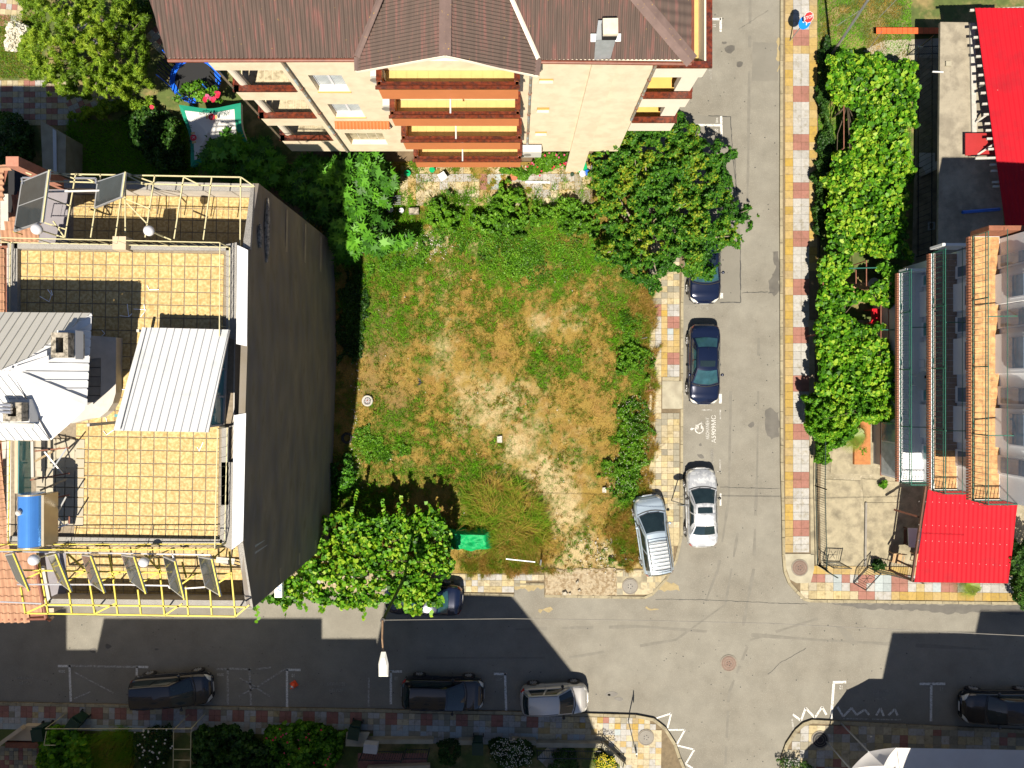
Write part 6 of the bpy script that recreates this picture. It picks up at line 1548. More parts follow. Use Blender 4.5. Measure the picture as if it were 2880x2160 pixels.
# table and chair on the lowest balcony
t = thing('round_table', 'round white plastic table with a black box, on the lowest right-hand balcony', 'table', q('C4', 1340, 585, 3.3))
c = q('C4', 1345, 587, 4.05); MB().lathe([(.02, 0), (.46, 0), (.48, .02), (.46, .04)], c, 28).build('table_top', MT['white_plastic'], t)
for k in range(4): a = k * 1.57 + .7; MB().beam((c[0] + .3 * math.cos(a), c[1] + .3 * math.sin(a), c[2]), (c[0] + .34 * math.cos(a), c[1] + .34 * math.sin(a), 3.32), .04).build('leg', MT['white_plastic'], t)
tag(MB().boxr((c[0] + .08, c[1] + .2, c[2] + .045), .14, .13, .08).build('black_box', MT['black']), 'small black box on the round white plastic table', 'box')
def chair(label, c, rz, m='white_plastic', s=1.0, group=None, back=True):
    t = thing('plastic_chair', label, 'chair', c, group, rz)
    MB().boxr((0, 0, .42 * s), .46 * s, .46 * s, .04).build('seat', MT[m], t)
    if back: MB().slab([(-.22 * s, -.22 * s, .46 * s), (.22 * s, -.22 * s, .46 * s), (.2 * s, -.34 * s, .9 * s), (-.2 * s, -.34 * s, .9 * s)], .03).build('backrest', MT[m], t)
    for a in (-1, 1):
        for b in (-1, 1): MB().beam((a * .19 * s, b * .19 * s, .42 * s), (a * .22 * s, b * .22 * s, 0), .035).build('leg', MT[m], t)
        MB().beam((a * .24 * s, -.2 * s, .62 * s), (a * .24 * s, .2 * s, .62 * s), .04, .02).build('armrest', MT[m], t)
    return t
chair('white plastic armchair beside the round table on the lowest balcony', q('C4', 1345, 440, 3.33), R(0))
# red corrugated porch roof, lower right
t = thing('porch_roof', 'bright red corrugated porch roof below the green railed balconies', 'roof', q('D4', 1700, 700, 0))
A, B_, C_, D_ = q('D4', 1385, 205, 2.75), q('D4', 2165, 300, 3.1), q('D4', 2075, 1045, 3.0), q('D4', 1262, 1035, 2.65)
zf = plane3(A, C_, D_); mb = MB(); corr(mb, [p[:2] for p in (A, B_, C_, D_)], zf, -math.pi / 2 - .03, 38 / K * (HC - 2.8) / FP, .035, 'sine', 6)
mb.build('corrugated_sheet', MT['roof_red'], t, True)
MB().beam((D_[0], D_[1], zf(D_[0], D_[1]) - .08), (C_[0], C_[1], zf(C_[0], C_[1]) - .08), .06, .12).build('fascia', MT['wood_brown'], t)
MB().beam((D_[0] - .08, D_[1], 2.55), (A[0] - .08, A[1], 2.65), .09, .12).build('fascia', MT['wood_brown'], t)
for u, v in ((1330, 480), (1262, 915)):
    a = q('D4', u, v, 2.5); b = q('D4', u - 240, v - 70, 1.2) if u > 1300 else q('D4', u - 150, v - 70, 1.2); MB().beam(a, b, .10).build('brace', MT['wood_brown'], t)
for p in (A, B_, C_, D_): MB().beam((p[0] + .05, p[1], .06), (p[0] + .05, p[1], zf(p[0], p[1]) - .1), .1).build('post', MT['wood_brown'], t)
mbs = MB()
for j in (345, 548, 685, 865):
    for k in range(14): c = q('D4', 1330 + k * 56, j + k * 2, 3.0); mbs.lathe([(.018, 0), (.012, .012)], (c[0], c[1], zf(c[0], c[1]) + .034), 6)
tag(mbs.build('roof_screws', MT['sign_white'], t), kind='stuff')
# table, benches under the porch
t = thing('garden_table', 'garden table with a blue lattice cloth in the porch shade', 'table', q('D4', 1270, 650, 0))
MB().slab([q('D4', 1210, 568, .78), q('D4', 1420, 575, .78), q('D4', 1420, 740, .78), q('D4', 1218, 735, .78)], .04).build('table_top', MT['balcony_pale'], t)
for x, y in ((1225, 580), (1225, 722), (1400, 590), (1400, 722)): c = q('D4', x, y, .7); MB().beam(c, (c[0], c[1], .07), .06).build('leg', MT['wood_brown'], t)
MB().slab([q('D4', 1176, 580, .5), q('D4', 1202, 580, .5), q('D4', 1202, 700, .5), q('D4', 1176, 700, .5)], .04).build('bench_seat', MT['wood_brown'], t)
chair('tan wooden chair beside the fence flowers, left of the red porch', q('D4', 1075, 815, .1), R(170), 'cardboard', 1.1)
c1 = chair('tan wooden chair tucked at the porch edge by the table', q('D4', 1262, 810, .1), R(180), 'cardboard', 1.0)
# metal fences and gates --------------------------------------------------
def fence(label, pts, h, name='metal_fence', cat='fence', sp=.13, m='fence_green', group=None, wall=None, off=0):
    P = [Vector(p) for p in pts]; t = thing(name, label, cat, tuple(P[0]), group); bal = MB()
    for a, b in zip(P[:-1], P[1:]):
        for f in (.12, .92): MB().beam(a + Vector((0, 0, h * f)), b + Vector((0, 0, h * f)), .035).build('rail', MT[m], t)
        n = max(1, int((b - a).length / sp))
        for k in range(n + 1): p = a.lerp(b, k / n); bal.beam(p + Vector((0, 0, .04)), p + Vector((0, 0, h)), .016)
        for p in (a, b): MB().beam(p, p + Vector((0, 0, h + .05)), .05).build('post', MT[m], t)
        if wall: MB().hexa([(a.x - .08, a.y - .01, 0), (b.x - .08, b.y + .01, 0), (b.x + .08, b.y + .01, 0), (a.x + .08, a.y - .01, 0)], [(a.x - .08, a.y - .01, wall), (b.x - .08, b.y + .01, wall), (b.x + .08, b.y + .01, wall), (a.x + .08, a.y - .01, wall)]).build('plinth', MT['concrete'], t)
    tag(bal.build('bars', MT[m], t), kind='stuff'); return t
def Q0(t_, x, y, z=.1): return q(t_, x, y, z)
fence('tall dark metal fence between the tiled pavement and the concrete yard', [Q0('C4', 405, 980), Q0('D4', 400, 200), Q0('D4', 415, 880), Q0('D4', 495, 935)], 1.5, wall=.25)
fence('low dark fence with flowers beside the tan chair', [Q0('D4', 860, 905), Q0('D4', 1235, 995)], 1.2)
fence('thin dark fence along the shaded side alley', [Q0('A4', 1285, 430), Q0('B4', 1280, 870)], 1.6, m='fence_black', sp=.3)
fence('dark curved railing above the shaded slab at the alley end', [Q0('A4', 1200, 480), Q0('A4', 1470, 470)], 1.1, m='fence_black')
def gate(label, a, b, h):
    a, b = Vector(a), Vector(b); t = thing('metal_gate', label, 'gate', tuple(a)); d = (b - a).normalized()
    for f in (.06, .96): MB().beam(a + Vector((0, 0, h * f)), b + Vector((0, 0, h * f)), .04).build('rail', MT['fence_black'], t)
    for p in (a, b): MB().beam(p + Vector((0, 0, .06)), p + Vector((0, 0, h)), .045).build('stile', MT['fence_black'], t)
    n = int((b - a).length / .11); bb = MB()
    for k in range(1, n):
        if n * .35 < k < n * .65: continue
        p = a.lerp(b, k / n); bb.beam(p + Vector((0, 0, h * .06)), p + Vector((0, 0, h * .96)), .016)
    m_ = a.lerp(b, .5) + Vector((0, 0, h * .5))
    for k in range(6): an = k * math.pi / 3; bb.beam(m_, m_ + d * .28 * math.cos(an) + Vector((0, 0, .42 * math.sin(an))), .018)
    tag(bb.build('bars', MT['fence_black'], t), kind='stuff')
gate('open black garden gate swung over the pavement tiles', Q0('D4', 860, 905), Q0('D4', 735, 1040), 1.5)
gate('black garden gate leaf standing open inside the yard corner', Q0('D4', 475, 860), Q0('D4', 620, 865), 1.4)
# NE house: concrete terrace, red roof with rafters
t = thing('terrace_house', 'low house with a bare concrete flat roof and red metal roof, upper right', 'house', (26, 12, 0))
zt = 3.0
P = [q('A4', 1490, 190, zt), q('A4', 1900, 195, zt), q('B4', 2060, 870, zt), q('B4', 1468, 870, zt)]
MB().box(P[0][0] + 1.9, P[3][1] + .2, 0, P[1][0] - .1, P[0][1] - .3, zt - .16).build('wall', MT['wall_white_dirty'], t); MB().prism([p[:2] for p in P][::-1], zt - .15, zt).build('flat_roof', MT['flat_concrete'], t)
MB().slab([q('A4', 1748, 200, zt + .12), q('A4', 1790, 200, zt + .12), q('A4', 1805, 1140, zt + .12), q('A4', 1765, 1140, zt + .12)], .12).build('wall_plate', MT['wood_grey'], t)
A, B_ = q('A4', 1785, 70, 3.85), q('A4', 2400, 70, 4.6); C_ = q('B4', 2400, 640, 4.6)
D_ = q('B4', 2052, 640, 3.85); zf = plane3(A, B_, D_); mb = MB(); corr(mb, [p[:2] for p in (A, B_, C_, D_)], zf, math.atan2(D_[1] - A[1], D_[0] - A[0]) + 0.0, 36 / K * (HC - 4.2) / FP, .035, 'sine', 6); mb.build('red_roof', MT['roof_red'], t, True)
yy = [90, 240, 325, 405, 490, 570, 650, 722, 805, 900, 990, 1070, 1128, 1200, 1290, 1370, 1425, 1478, 1575, 1612]
for i, y in enumerate(yy):
    f = i / len(yy); x1_ = 1800 + (y / 1659) * 215; MB().beam(q('A4', x1_ - 68 - (120 if i == 15 else 0), y, 3.72), (A[0] + 2.4, q('A4', x1_, y, 3.72)[1], 3.95), .10, .09).build('rafter', MT['wood_grey'], t)
for a, b in (((1800, 1055), (1900, 985)), ((1790, 1350), (1960, 1240)), ((1830, 750), (1890, 715))): MB().beam(q('A4', *a, 3.2), q('A4', *b, 3.7), .09).build('brace', MT['wood_grey'], t)
MB().slab([q('A4', 1706, 1150, 3.3), q('A4', 1960, 1150, 3.3), q('A4', 1960, 1342, 3.3), q('A4', 1706, 1342, 3.3)], .05).build('red_panel', MT['roof_red_dull'], t)
MB().beam(q('A4', 1420, 620, 3.3), q('A4', 1515, 624, 3.3), .06).build('pipe_stub', MT['sign_white'], t)
MB().boxr(q('A4', 1552, 555, zt + .01), .28, .24, .1).build('roof_block', MT['concrete_pale'], t)
t = thing('drain_pipe', 'fallen dark blue pipe lying in the shadow behind the concrete roof', 'pipe', q('B4', 1850, 470, 3.1)); MB().tube([q('B4', 1680, 482, 3.15), q('B4', 2000, 455, 3.15)], .09, 10).build('pipe_body', MT['blue_plastic'], t)
# things in the alley
ac('white air conditioner unit standing askew in the shaded alley', q('B4', 1362, 122, .1), .9, .4, .6, R(25))
for lb, x, y, s, m in (('pale crumpled cloth pile in the dark alley', 1375, 30 + 0, .35, 'canvas_white'),): 
    c = q('B4', x, y, .3); mb = MB(); mb.grid(lambda u, v: (c[0] + (u - .5) * .9, c[1] + (v - .5) * .8, .25 + .12 * float(vnoise(u * 5, v * 5, 1, 3))), 8, 8); tag(mb.build('cloth', MT[m], None, True), lb, 'cloth')
t = thing('washbasin', 'white plastic basin frame on the alley floor', 'basin', q('B4', 1412, 600, .1))
for a, b in (((1385, 570), (1438, 570)), ((1385, 635), (1438, 625)), ((1388, 570), (1388, 635)), ((1436, 570), (1436, 628))): MB().beam(q('B4', *a, .3), q('B4', *b, .3), .06).build('rim_bar', MT['white_plastic'], t)
# orange hollow-block wall at the top right
t = thing('block_wall', 'short orange hollow block wall crossing the shaded lawn at the top', 'wall', q('A4', 1200, 270, 0))
for i in range(12):
    x0_ = 935 + i * 45.5
    for z in (0, .22):
        MB().hexa([q('A4', x0_ + 1, 292 - (i % 2), z + .06), q('A4', x0_ + 44, 292 - (i % 2), z + .06), q('A4', x0_ + 44, 238, z + .06), q('A4', x0_ + 1, 238, z + .06)], [q('A4', x0_ + 1, 292, z + .27), q('A4', x0_ + 44, 292, z + .27), q('A4', x0_ + 44, 238, z + .27), q('A4', x0_ + 1, 238, z + .27)]).build('block', MT['block_orange'], t)
# vine pergola posts seen through the gaps, garden furniture, pots
t = thing('vine_trellis', 'thin rusty trellis poles carrying the long grape vine', 'trellis', q('B4', 800, 900, 0))
for a, b in (((740, -150), (740, 30)), ): pass
for L_ in ([('A4', 655, 640), ('A4', 655, 1280)], [('A4', 895, 780), ('A4', 895, 1100)], [('B4', 760, 980), ('B4', 760, 1100)], [('B4', 850, 900), ('B4', 850, 1120)], [('B4', 1040, 1270), ('B4', 1045, 1659)], [('B4', 475, 960), ('B4', 478, 1530)], [('B4', 975, 1280), ('B4', 975, 1630)]):
    MB().beam(q(*L_[0], 2.2), q(*L_[1], 2.2), .04).build('trellis_bar', MT['rust'], t)
for L_ in ([('B4', 445, 970), ('B4', 500, 972)], [('B4', 700, 968), ('B4', 940, 962)], [('B4', 450, 1497), ('B4', 525, 1497)], [('B4', 980, 1497), ('B4', 1130, 1500)]): MB().beam(q(*L_[0], 2.3), q(*L_[1], 2.3), .05).build('trellis_bar', MT['rail_green'], t)
for x, y in ((655, 640), (655, 1280), (895, 1100)): c = q('A4', x, y, 2.2); MB().beam(c, (c[0], c[1], .05), .05).build('post', MT['rust'], t)
for x, y in ((475, 1530), (975, 1630), (850, 900)): c = q('B4', x, y, 2.2); MB().beam(c, (c[0], c[1], .05), .05).build('post', MT['rust'], t)
chair('bright red plastic chair showing through the gap in the vine', q('B4', 895, 1390, .06), R(0), 'red_plastic', 1.75)
def pot(label, c, r_, h, m='pot_terra', plant='foliage_pot', group=None, pl=True):
    t = thing('flower_pot', label, 'flower pot', c, group); MB().lathe([(r_ * .7, 0), (r_, h), (r_ * 1.08, h), (r_ * 1.08, h - .03), (r_ * .9, h - .02)], c, 16).build('pot', MT[m], t); return t
pot('round white basin standing in the vine gap', q('B4', 892, 1105, .06), .3, .35, 'white_plastic')
# ------------------------------------------------------------------ plants
leafmat('leaf_plum', [(.014, .06, .006), (.03, .115, .009), (.05, .165, .012), (.09, .22, .015), (.26, .30, .02)], .3)
leafmat('leaf_vine', [(.02, .08, .004), (.045, .15, .006), (.075, .23, .008), (.12, .31, .012), (.28, .42, .03)], .35)
leafmat('leaf_fig', [(.012, .05, .005), (.03, .11, .009), (.06, .20, .012), (.11, .31, .02)], .25)
leafmat('leaf_feather', [(.05, .10, .008), (.10, .19, .012), (.17, .29, .02), (.28, .38, .03)], .35)
leafmat('leaf_weed', [(.03, .08, .006), (.055, .16, .008), (.09, .24, .012), (.15, .30, .02)], .3)
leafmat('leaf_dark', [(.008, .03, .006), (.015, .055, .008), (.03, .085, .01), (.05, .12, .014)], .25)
leafmat('petal', [(.55, .04, .08), (.6, .02, .06), (.55, .12, .25)], .3)
leafmat('petal_white', [(.6, .6, .55), (.65, .62, .5)], .3)
leafmat('petal_yellow', [(.60, .50, .02), (.65, .55, .05)], .3)
leafmat('straw_tall', [(.48, .33, .10), (.36, .27, .05), (.22, .30, .025), (.14, .32, .015)], .3, .6)
mat('bark', (.10, .075, .05), .9, .3, 8, .6, 20); mat('bark_pale', (.22, .19, .14), .9, .3, 8, .6, 20)
def limbs(t, base, tips, r0=.12, m='bark', nm='branch', trunk_to=None):
    b = Vector(base); f = Vector(trunk_to) if trunk_to else b + Vector((0, 0, 1.2))
    MB().tube([b, b.lerp(f, .5) + Vector((.05, -.03, 0)), f], [r0 * 1.25, r0, r0 * .9], 10).build('trunk', MT[m], t, True)
    for p in tips:
        p = Vector(p); mid = f.lerp(p, .5) + Vector((random.uniform(-.3, .3), random.uniform(-.3, .3), random.uniform(0, .3)))
        MB().tube([f - Vector((0, 0, .1)), f.lerp(mid, .6), mid, p], [r0 * .7, r0 * .5, r0 * .35, r0 * .12], 7).build(nm, MT[m], t, True)
def plant(name, label, cat, poly, n, z0, z1, lm, shape, size, group=None, gap=.0, dome=60., lump=.5, seed=0., tilt=.7, thick=.5, edge=16., trunk=None, tr=.1, bark='bark', base=None, tip=8, tonevar=1.0, crown_name='crown', gs=.35, lf=22.):
    P = crown(poly, n, z0, z1, dome, gap, gs, lump, seed, edge, thick, lf); c = P.mean(0)
    b = base or (c[0], c[1], 0); t = thing(name, label, cat, (b[0], b[1], 0), group)
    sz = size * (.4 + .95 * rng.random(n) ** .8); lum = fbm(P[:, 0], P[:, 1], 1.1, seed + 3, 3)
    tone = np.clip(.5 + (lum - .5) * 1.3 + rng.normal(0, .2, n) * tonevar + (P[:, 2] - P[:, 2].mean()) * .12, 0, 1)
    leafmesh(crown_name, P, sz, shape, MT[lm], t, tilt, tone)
    if trunk is not None:
        idx = rng.choice(n, tip, replace=False); limbs(t, (b[0], b[1], 0), [tuple(P[i]) for i in idx], tr, bark, trunk_to=(b[0], b[1], trunk))
    return t
PL = spts('A3', [(1010, 1040), (1080, 1010), (1130, 1120), (1210, 1080), (1250, 980), (1400, 950), (1500, 970), (1560, 1050), (1590, 1150), (1700, 1220), (1800, 1180), (1850, 1280), (1920, 1330), (1880, 1420), (1840, 1540)]) + \
     spts('B3', [(1870, 240), (1950, 400), (2080, 490), (2050, 600), (1950, 750), (1850, 770), (1740, 810), (1740, 950), (1800, 930), (1720, 1040), (1600, 1070), (1500, 1080), (1440, 990), (1320, 1050), (1310, 1160), (1240, 1190), (1190, 1100), (1040, 1110), (980, 1000), (860, 930), (720, 890), (730, 800), (860, 700), (830, 620), (700, 560), (700, 400), (730, 250), (670, 150), (700, 60)]) + spts('A3', [(690, 1280), (790, 1240), (800, 1100)])
plant('plum_tree', 'big round dark green plum tree overhanging the pavement and the parked navy car', 'tree', PL, 62000, 2.2, 5.6, 'leaf_plum', 'oval', .155, dome=150, lump=.6, lf=16., gap=.33, tilt=.9, thick=.55, edge=26, trunk=2.2, tr=.17, base=at(1800, 700), tip=26, bark='bark_pale', seed=2)
V1 = spts('A4', [(500, 520), (570, 440), (640, 400), (760, 470), (950, 470), (1060, 540), (1200, 510), (1280, 570), (1290, 900), (1280, 1100), (1190, 1050), (1230, 1350), (1260, 1500)]) + spts('B4', [(1250, 60), (1270, 130), (1210, 300), (1200, 600), (1210, 800), (1270, 900), (1150, 880), (1000, 870), (930, 880), (870, 800), (760, 860), (640, 900), (500, 860), (480, 800), (560, 720), (500, 500), (480, 400), (540, 300), (440, 215), (560, 120)]) + spts('A4', [(540, 1500), (570, 1350), (680, 1300), (740, 1080), (800, 1000), (720, 900), (560, 880), (510, 780), (540, 640)])
plant('grape_vine', 'long bright green grape vine canopy beside the patterned pavement, upper stretch', 'vine', V1, 21000, 2.0, 2.75, 'leaf_vine', 'grape', .205, 'grape vines over trellises', dome=14, lump=.85, lf=9., tonevar=2.0, gap=.39, gs=.9, tilt=.62, thick=.8, edge=14, trunk=1.9, tr=.05, base=at(2340, 330), tip=14, seed=5)
V2 = spts('B4', [(450, 870), (560, 840), (700, 900), (720, 960), (700, 1060), (650, 1100), (780, 1150), (900, 1160), (930, 1100), (1000, 1060), (960, 960), (1000, 900), (1180, 950), (1200, 1050), (1180, 1200), (1040, 1280), (960, 1300), (880, 1250), (760, 1260), (640, 1300), (700, 1420), (800, 1430), (860, 1450), (980, 1450), (990, 1480), (900, 1520)]) + spts('C4', [(1020, 260), (1080, 330), (1140, 440), (1150, 560), (1180, 640), (1170, 740), (1000, 740), (700, 760), (420, 700), (440, 500), (410, 250), (430, 60)]) + spts('B4', [(440, 1430), (440, 1200), (460, 1050)])
plant('grape_vine', 'lower stretch of the grape vine, with gaps showing the red chair and brick path', 'vine', V2, 15000, 2.0, 2.7, 'leaf_vine', 'grape', .195, 'grape vines over trellises', dome=14, lump=.85, lf=9., tonevar=1.5, gs=.8, tilt=.62, thick=.8, edge=14, trunk=1.9, tr=.05, base=at(2320, 900), tip=10, seed=8, gap=.34)
V3 = spts('C4', [(420, 690), (700, 640), (1000, 650), (1180, 650), (1200, 860), (1150, 940), (1000, 930), (930, 1000), (820, 940), (740, 1060), (600, 1120), (560, 1190), (480, 1180), (420, 1050), (320, 985), (340, 900), (310, 690)])
plant('jasmine_bush', 'dense small-leaved climber at the lower end of the grape vine, spilling over the pavement', 'bush', V3, 26000, 1.0, 2.9, 'leaf_vine', 'oval', .15, dome=45, lump=.7, lf=12., tilt=.85, thick=.7, edge=20, trunk=1.2, tr=.06, base=at(2400, 1160), seed=11)
plant('yard_shrub', 'drooping shrub hanging over the fence at the foot of the climber', 'bush', spts('C4', [(410, 1100), (520, 1120), (560, 1190), (530, 1200), (540, 1300), (480, 1330), (415, 1320)]), 2600, .5, 1.3, 'leaf_weed', 'oval', .13, dome=20)
V4 = spts('D2', [(560, 600), (580, 490), (700, 470), (790, 390), (840, 450), (1000, 480), (1100, 430), (1130, 480), (1250, 420), (1300, 470), (1400, 440), (1500, 400), (1590, 470), (1640, 560), (1680, 700), (1700, 880), (1640, 1000), (1590, 1080), (1620, 1180), (1500, 1280), (1350, 1300), (1200, 1210), (1060, 1190), (1000, 1310), (900, 1280), (780, 1240), (620, 1220), (560, 1270), (500, 1180), (410, 1160), (400, 1250), (300, 1230), (240, 1290), (190, 1200), (50, 1190), (-20, 1300), (-10, 1200), (250, 1020), (500, 800)])
plant('grape_vine', 'spreading grape vine on a wire arbour over the kerb, beneath the grey wall corner', 'vine', V4, 12500, 2.1, 2.9, 'leaf_vine', 'grape', .19, 'grape vines over trellises', dome=14, lump=.85, lf=9., tonevar=1.6, tilt=.65, thick=.8, edge=16, trunk=2.0, tr=.05, base=at(1000, 1560), tip=14, gap=.40, seed=15, gs=.7)
# hanging shoots of that vine
P = []
for (x, y, x2, y2, n) in ((830, 420, 880, 230, 9), (1100, 460, 1100, 290, 8), (1220, 450, 1265, 280, 8), (1380, 420, 1365, 350, 4), (1500, 400, 1460, 320, 5), (1580, 440, 1575, 330, 4), (700, 480, 700, 380, 4), (930, 1290, 935, 1380, 4), (550, 1250, 560, 1290, 4), (240, 1280, 270, 1345, 4), (10, 1200, 10, 1400, 8), (430, 1230, 435, 1300, 3), (740, 1230, 745, 1290, 3), (1350, 1300, 1352, 1340, 3), (1515, 1290, 1518, 1350, 3), (1600, 1170, 1640, 1220, 3)):
    for k in range(n): f = k / n; P.append(q('D2', x + (x2 - x) * f + random.uniform(-12, 12), y + (y2 - y) * f, 2.6 - .6 * f))
tv = [o for o in bpy.data.objects if o.name.startswith('grape_vine') and o.get('label', '').startswith('spreading')][0]
leafmesh('hanging_shoots', np.array(P), .22, 'grape', MT['leaf_vine'], tv, .5, rng.random(len(P)) * .4 + .6, kind='stuff')
# arbour frame under it
t = thing('vine_arbour', 'cream steel grid arbour under the spreading grape vine', 'arbour', q('D2', 1000, 800, 0))
for a in ((790, 690, 790, 980), (1038, 690, 1038, 1030), (1285, 490, 1285, 1000), (600, 495, 670, 490), (560, 860, 1360, 860), (820, 778, 1160, 778), (860, 682, 1000, 682), (640, 940, 1430, 940), (970, 1030, 1040, 1030)):
    MB().beam(q('D2', a[0], a[1], 2.05), q('D2', a[2], a[3], 2.05), .04).build('arbour_bar', MT['rail_cream'], t)
for x, y in ((790, 980), (1285, 490), (600, 860)): c = q('D2', x, y, 2.05); MB().beam(c, (c[0], c[1], 0), .05).build('post', MT['rail_cream'], t)
# fig trees
F1 = spts('A2', [(620, 1390), (800, 1320), (900, 1350), (1060, 1300), (1090, 1400)]) + spts('B2', [(1080, 60), (1180, 130), (1230, 190), (1160, 300), (1130, 420), (1040, 430), (1080, 520), (1150, 570), (1100, 620), (1160, 740), (1300, 660), (1370, 740), (1200, 800), (1050, 830), (960, 820), (880, 850), (820, 930), (700, 910), (640, 700), (540, 560), (330, 400), (160, 250), (200, 100), (400, 40)])
plant('fig_tree', 'fig tree with large lobed leaves, half in the shadow of the grey wall', 'tree', F1, 3900, 1.2, 3.6, 'leaf_fig', 'fig', .52, dome=70, lump=.55, tilt=.4, thick=.6, edge=20, trunk=.8, tr=.12, base=at(960, 560), tip=16, gap=.25, seed=31)
F2 = spts('A1', [(1690, 1220), (1760, 1150), (1850, 1140), (1960, 1100), (2070, 1090), (2090, 1180), (2300, 1230), (2500, 1400), (2400, 1600), (2200, 1659), (1800, 1460), (1710, 1340)])
plant('fig_tree', 'shaded fig tree whose leaves overlap the printed parasol', 'tree', F2, 1500, 1.6, 3.6, 'leaf_fig', 'fig', .52, dome=60, lump=.5, tilt=.45, trunk=1.0, tr=.1, seed=37)
T1 = spts('A1', [(150, -60), (180, 60), (240, 160), (240, 300), (140, 400), (160, 500), (260, 620), (350, 700), (480, 800), (580, 830), (700, 820), (860, 890), (1000, 850), (1180, 830), (1290, 850), (1330, 740), (1290, 600), (1240, 520), (1290, 380), (1200, 300), (1290, 180), (1160, 60), (1150, -60)])
plant('willow_tree', 'feathery light green tree over the patterned garden path, top left corner', 'tree', T1, 52000, 2.2, 5.4, 'leaf_feather', 'long', .21, dome=140, lump=.7, lf=14., gap=.40, tilt=.9, thick=.5, edge=28, trunk=2.0, tr=.13, bark='bark_pale', tip=18, seed=41, gs=.5)
plant('elder_bush', 'cream flowering bush at the upper left picture edge', 'bush', spts('A1', [(40, 330), (100, 200), (220, 220), (310, 300), (200, 380), (80, 430), (30, 400)]), 1500, .6, 1.9, 'petal_white', 'round', .13, dome=25, gap=.35, seed=3)
hd = [('A1', [(-30, 960), (160, 980), (300, 1100), (320, 1250), (240, 1420), (60, 1440), (-30, 1420)], 2600, 1.6, 'dark leafy shrub at the left edge beside the pale concrete wall'),
      ('A1', [(590, 1000), (800, 920), (1000, 860), (1320, 850), (1330, 960), (1100, 960), (900, 1000), (640, 1040)], 3200, 1.2, 'clipped hedge along the curved garden path at the top left'),
      ('A1', [(1060, 1000), (1330, 900), (1560, 1050), (1560, 1300), (1640, 1480), (1380, 1480), (1200, 1280)], 4200, 1.5, 'dark ivy mound left of the printed parasol'),
      ('A1', [(1060, -20), (1290, -20), (1310, 150), (1180, 260), (1050, 150)], 2600, 1.6, 'shrub squeezed between the willow and the brown roof')]
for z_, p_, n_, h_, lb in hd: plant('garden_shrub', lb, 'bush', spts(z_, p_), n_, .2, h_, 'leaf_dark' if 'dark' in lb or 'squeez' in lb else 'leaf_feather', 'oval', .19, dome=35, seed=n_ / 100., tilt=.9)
plant('rose_bush', 'rose bush with red blooms hanging by the trampoline', 'bush', spts('A1', [(1630, 690), (1700, 680), (1800, 740), (1860, 700), (1900, 800), (1960, 870), (1700, 890), (1620, 830), (1530, 900), (1520, 860)]), 900, 1.2, 2.2, 'leaf_weed', 'oval', .2, dome=20)
rb_ = bpy.data.objects['rose_bush']; P = [q('A1', *p, 2.25) for p in ((1765, 850), (1780, 845), (1770, 865), (1820, 850), (1850, 852), (1870, 800), (1880, 820), (1885, 805), (1875, 830), (1790, 830), (1840, 865), (1310, 925))]; leafmesh('bloom', np.array(P), .26, 'round', MT['petal'], rb_, .4)
# hedge and shrubs along the top of the lot
L = [('B2', [(1450, 560), (1440, 470), (1530, 380), (1640, 400), (1740, 470), (1800, 560), (1700, 660), (1560, 600)], 5200, 1.6, 'leaf_weed', 'round', .17, 'leafy shrub with round leaves at the left of the lot hedge'),
     ('B2', [(1800, 560), (1880, 470), (2000, 420), (2080, 320), (2160, 240), (2250, 230), (2330, 330), (2300, 520), (2350, 640), (2212, 720), (2060, 640), (1900, 640)], 8200, 1.7, 'leaf_weed', 'oval', .17, 'taller bright shrub in the middle of the lot hedge'),
     ('B2', [(1500, 640), (1750, 560), (2212, 640), (2400, 700), (2500, 900), (2212, 1100), (2000, 1000), (1900, 800), (1600, 780)], 7000, .45, 'leaf_weed', 'oval', .11, 'low ragged weeds south of the hedge, right of the rubble patch'),
     ('B3', [(0, 760), (500, 700), (700, 800), (560, 1000), (300, 1150), (60, 1100)], 4200, .4, 'leaf_weed', 'oval', .10, 'weeds dotted with daisies in the upper right of the lot'),
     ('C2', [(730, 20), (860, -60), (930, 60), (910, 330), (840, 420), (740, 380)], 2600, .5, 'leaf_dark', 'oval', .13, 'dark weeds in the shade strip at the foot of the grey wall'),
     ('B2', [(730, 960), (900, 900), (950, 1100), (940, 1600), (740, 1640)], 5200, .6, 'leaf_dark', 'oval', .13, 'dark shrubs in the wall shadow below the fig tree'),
     ('D2', [(640, 20), (760, -30), (900, 60), (880, 200), (760, 300), (640, 260)], 2600, 1.0, 'leaf_fig', 'oval', .16, 'pale leaved bush at the lower end of the wall shadow'),
     ('C2', [(850, 1060), (1000, 1010), (1050, 1100), (1300, 1120), (1340, 1200), (1000, 1300), (850, 1200)], 3600, .4, 'leaf_weed', 'oval', .12, 'bright weeds beyond the black tyre at the wall shadow'),
     ('B3', [(130, 500), (200, 400), (350, 420), (420, 380), (500, 350), (590, 400), (700, 430), (820, 620), (700, 690), (620, 620), (500, 690), (380, 600), (200, 590)], 8200, 1.5, 'leaf_weed', 'oval', .15, 'low shrub between the hedge and the plum tree'),
     ('B2', [(1130, 640), (1300, 560), (1450, 640), (1480, 780), (1300, 900), (1050, 860), (950, 900), (950, 1050), (1150, 1000), (1450, 960), (1500, 860), (1380, 760)], 6500, .5, 'leaf_weed', 'oval', .12, 'patch of bright low weeds below the fig tree')]
for z_, p_, n_, h_, lm_, sh_, sz_, lb in L: plant('hedge_shrub', lb, 'bush', spts(z_, p_), n_, .15, h_, lm_, sh_, sz_, dome=22, seed=n_ / 777., tilt=.85, gap=.33, edge=34, lf=11., lump=.75, tonevar=1.4)
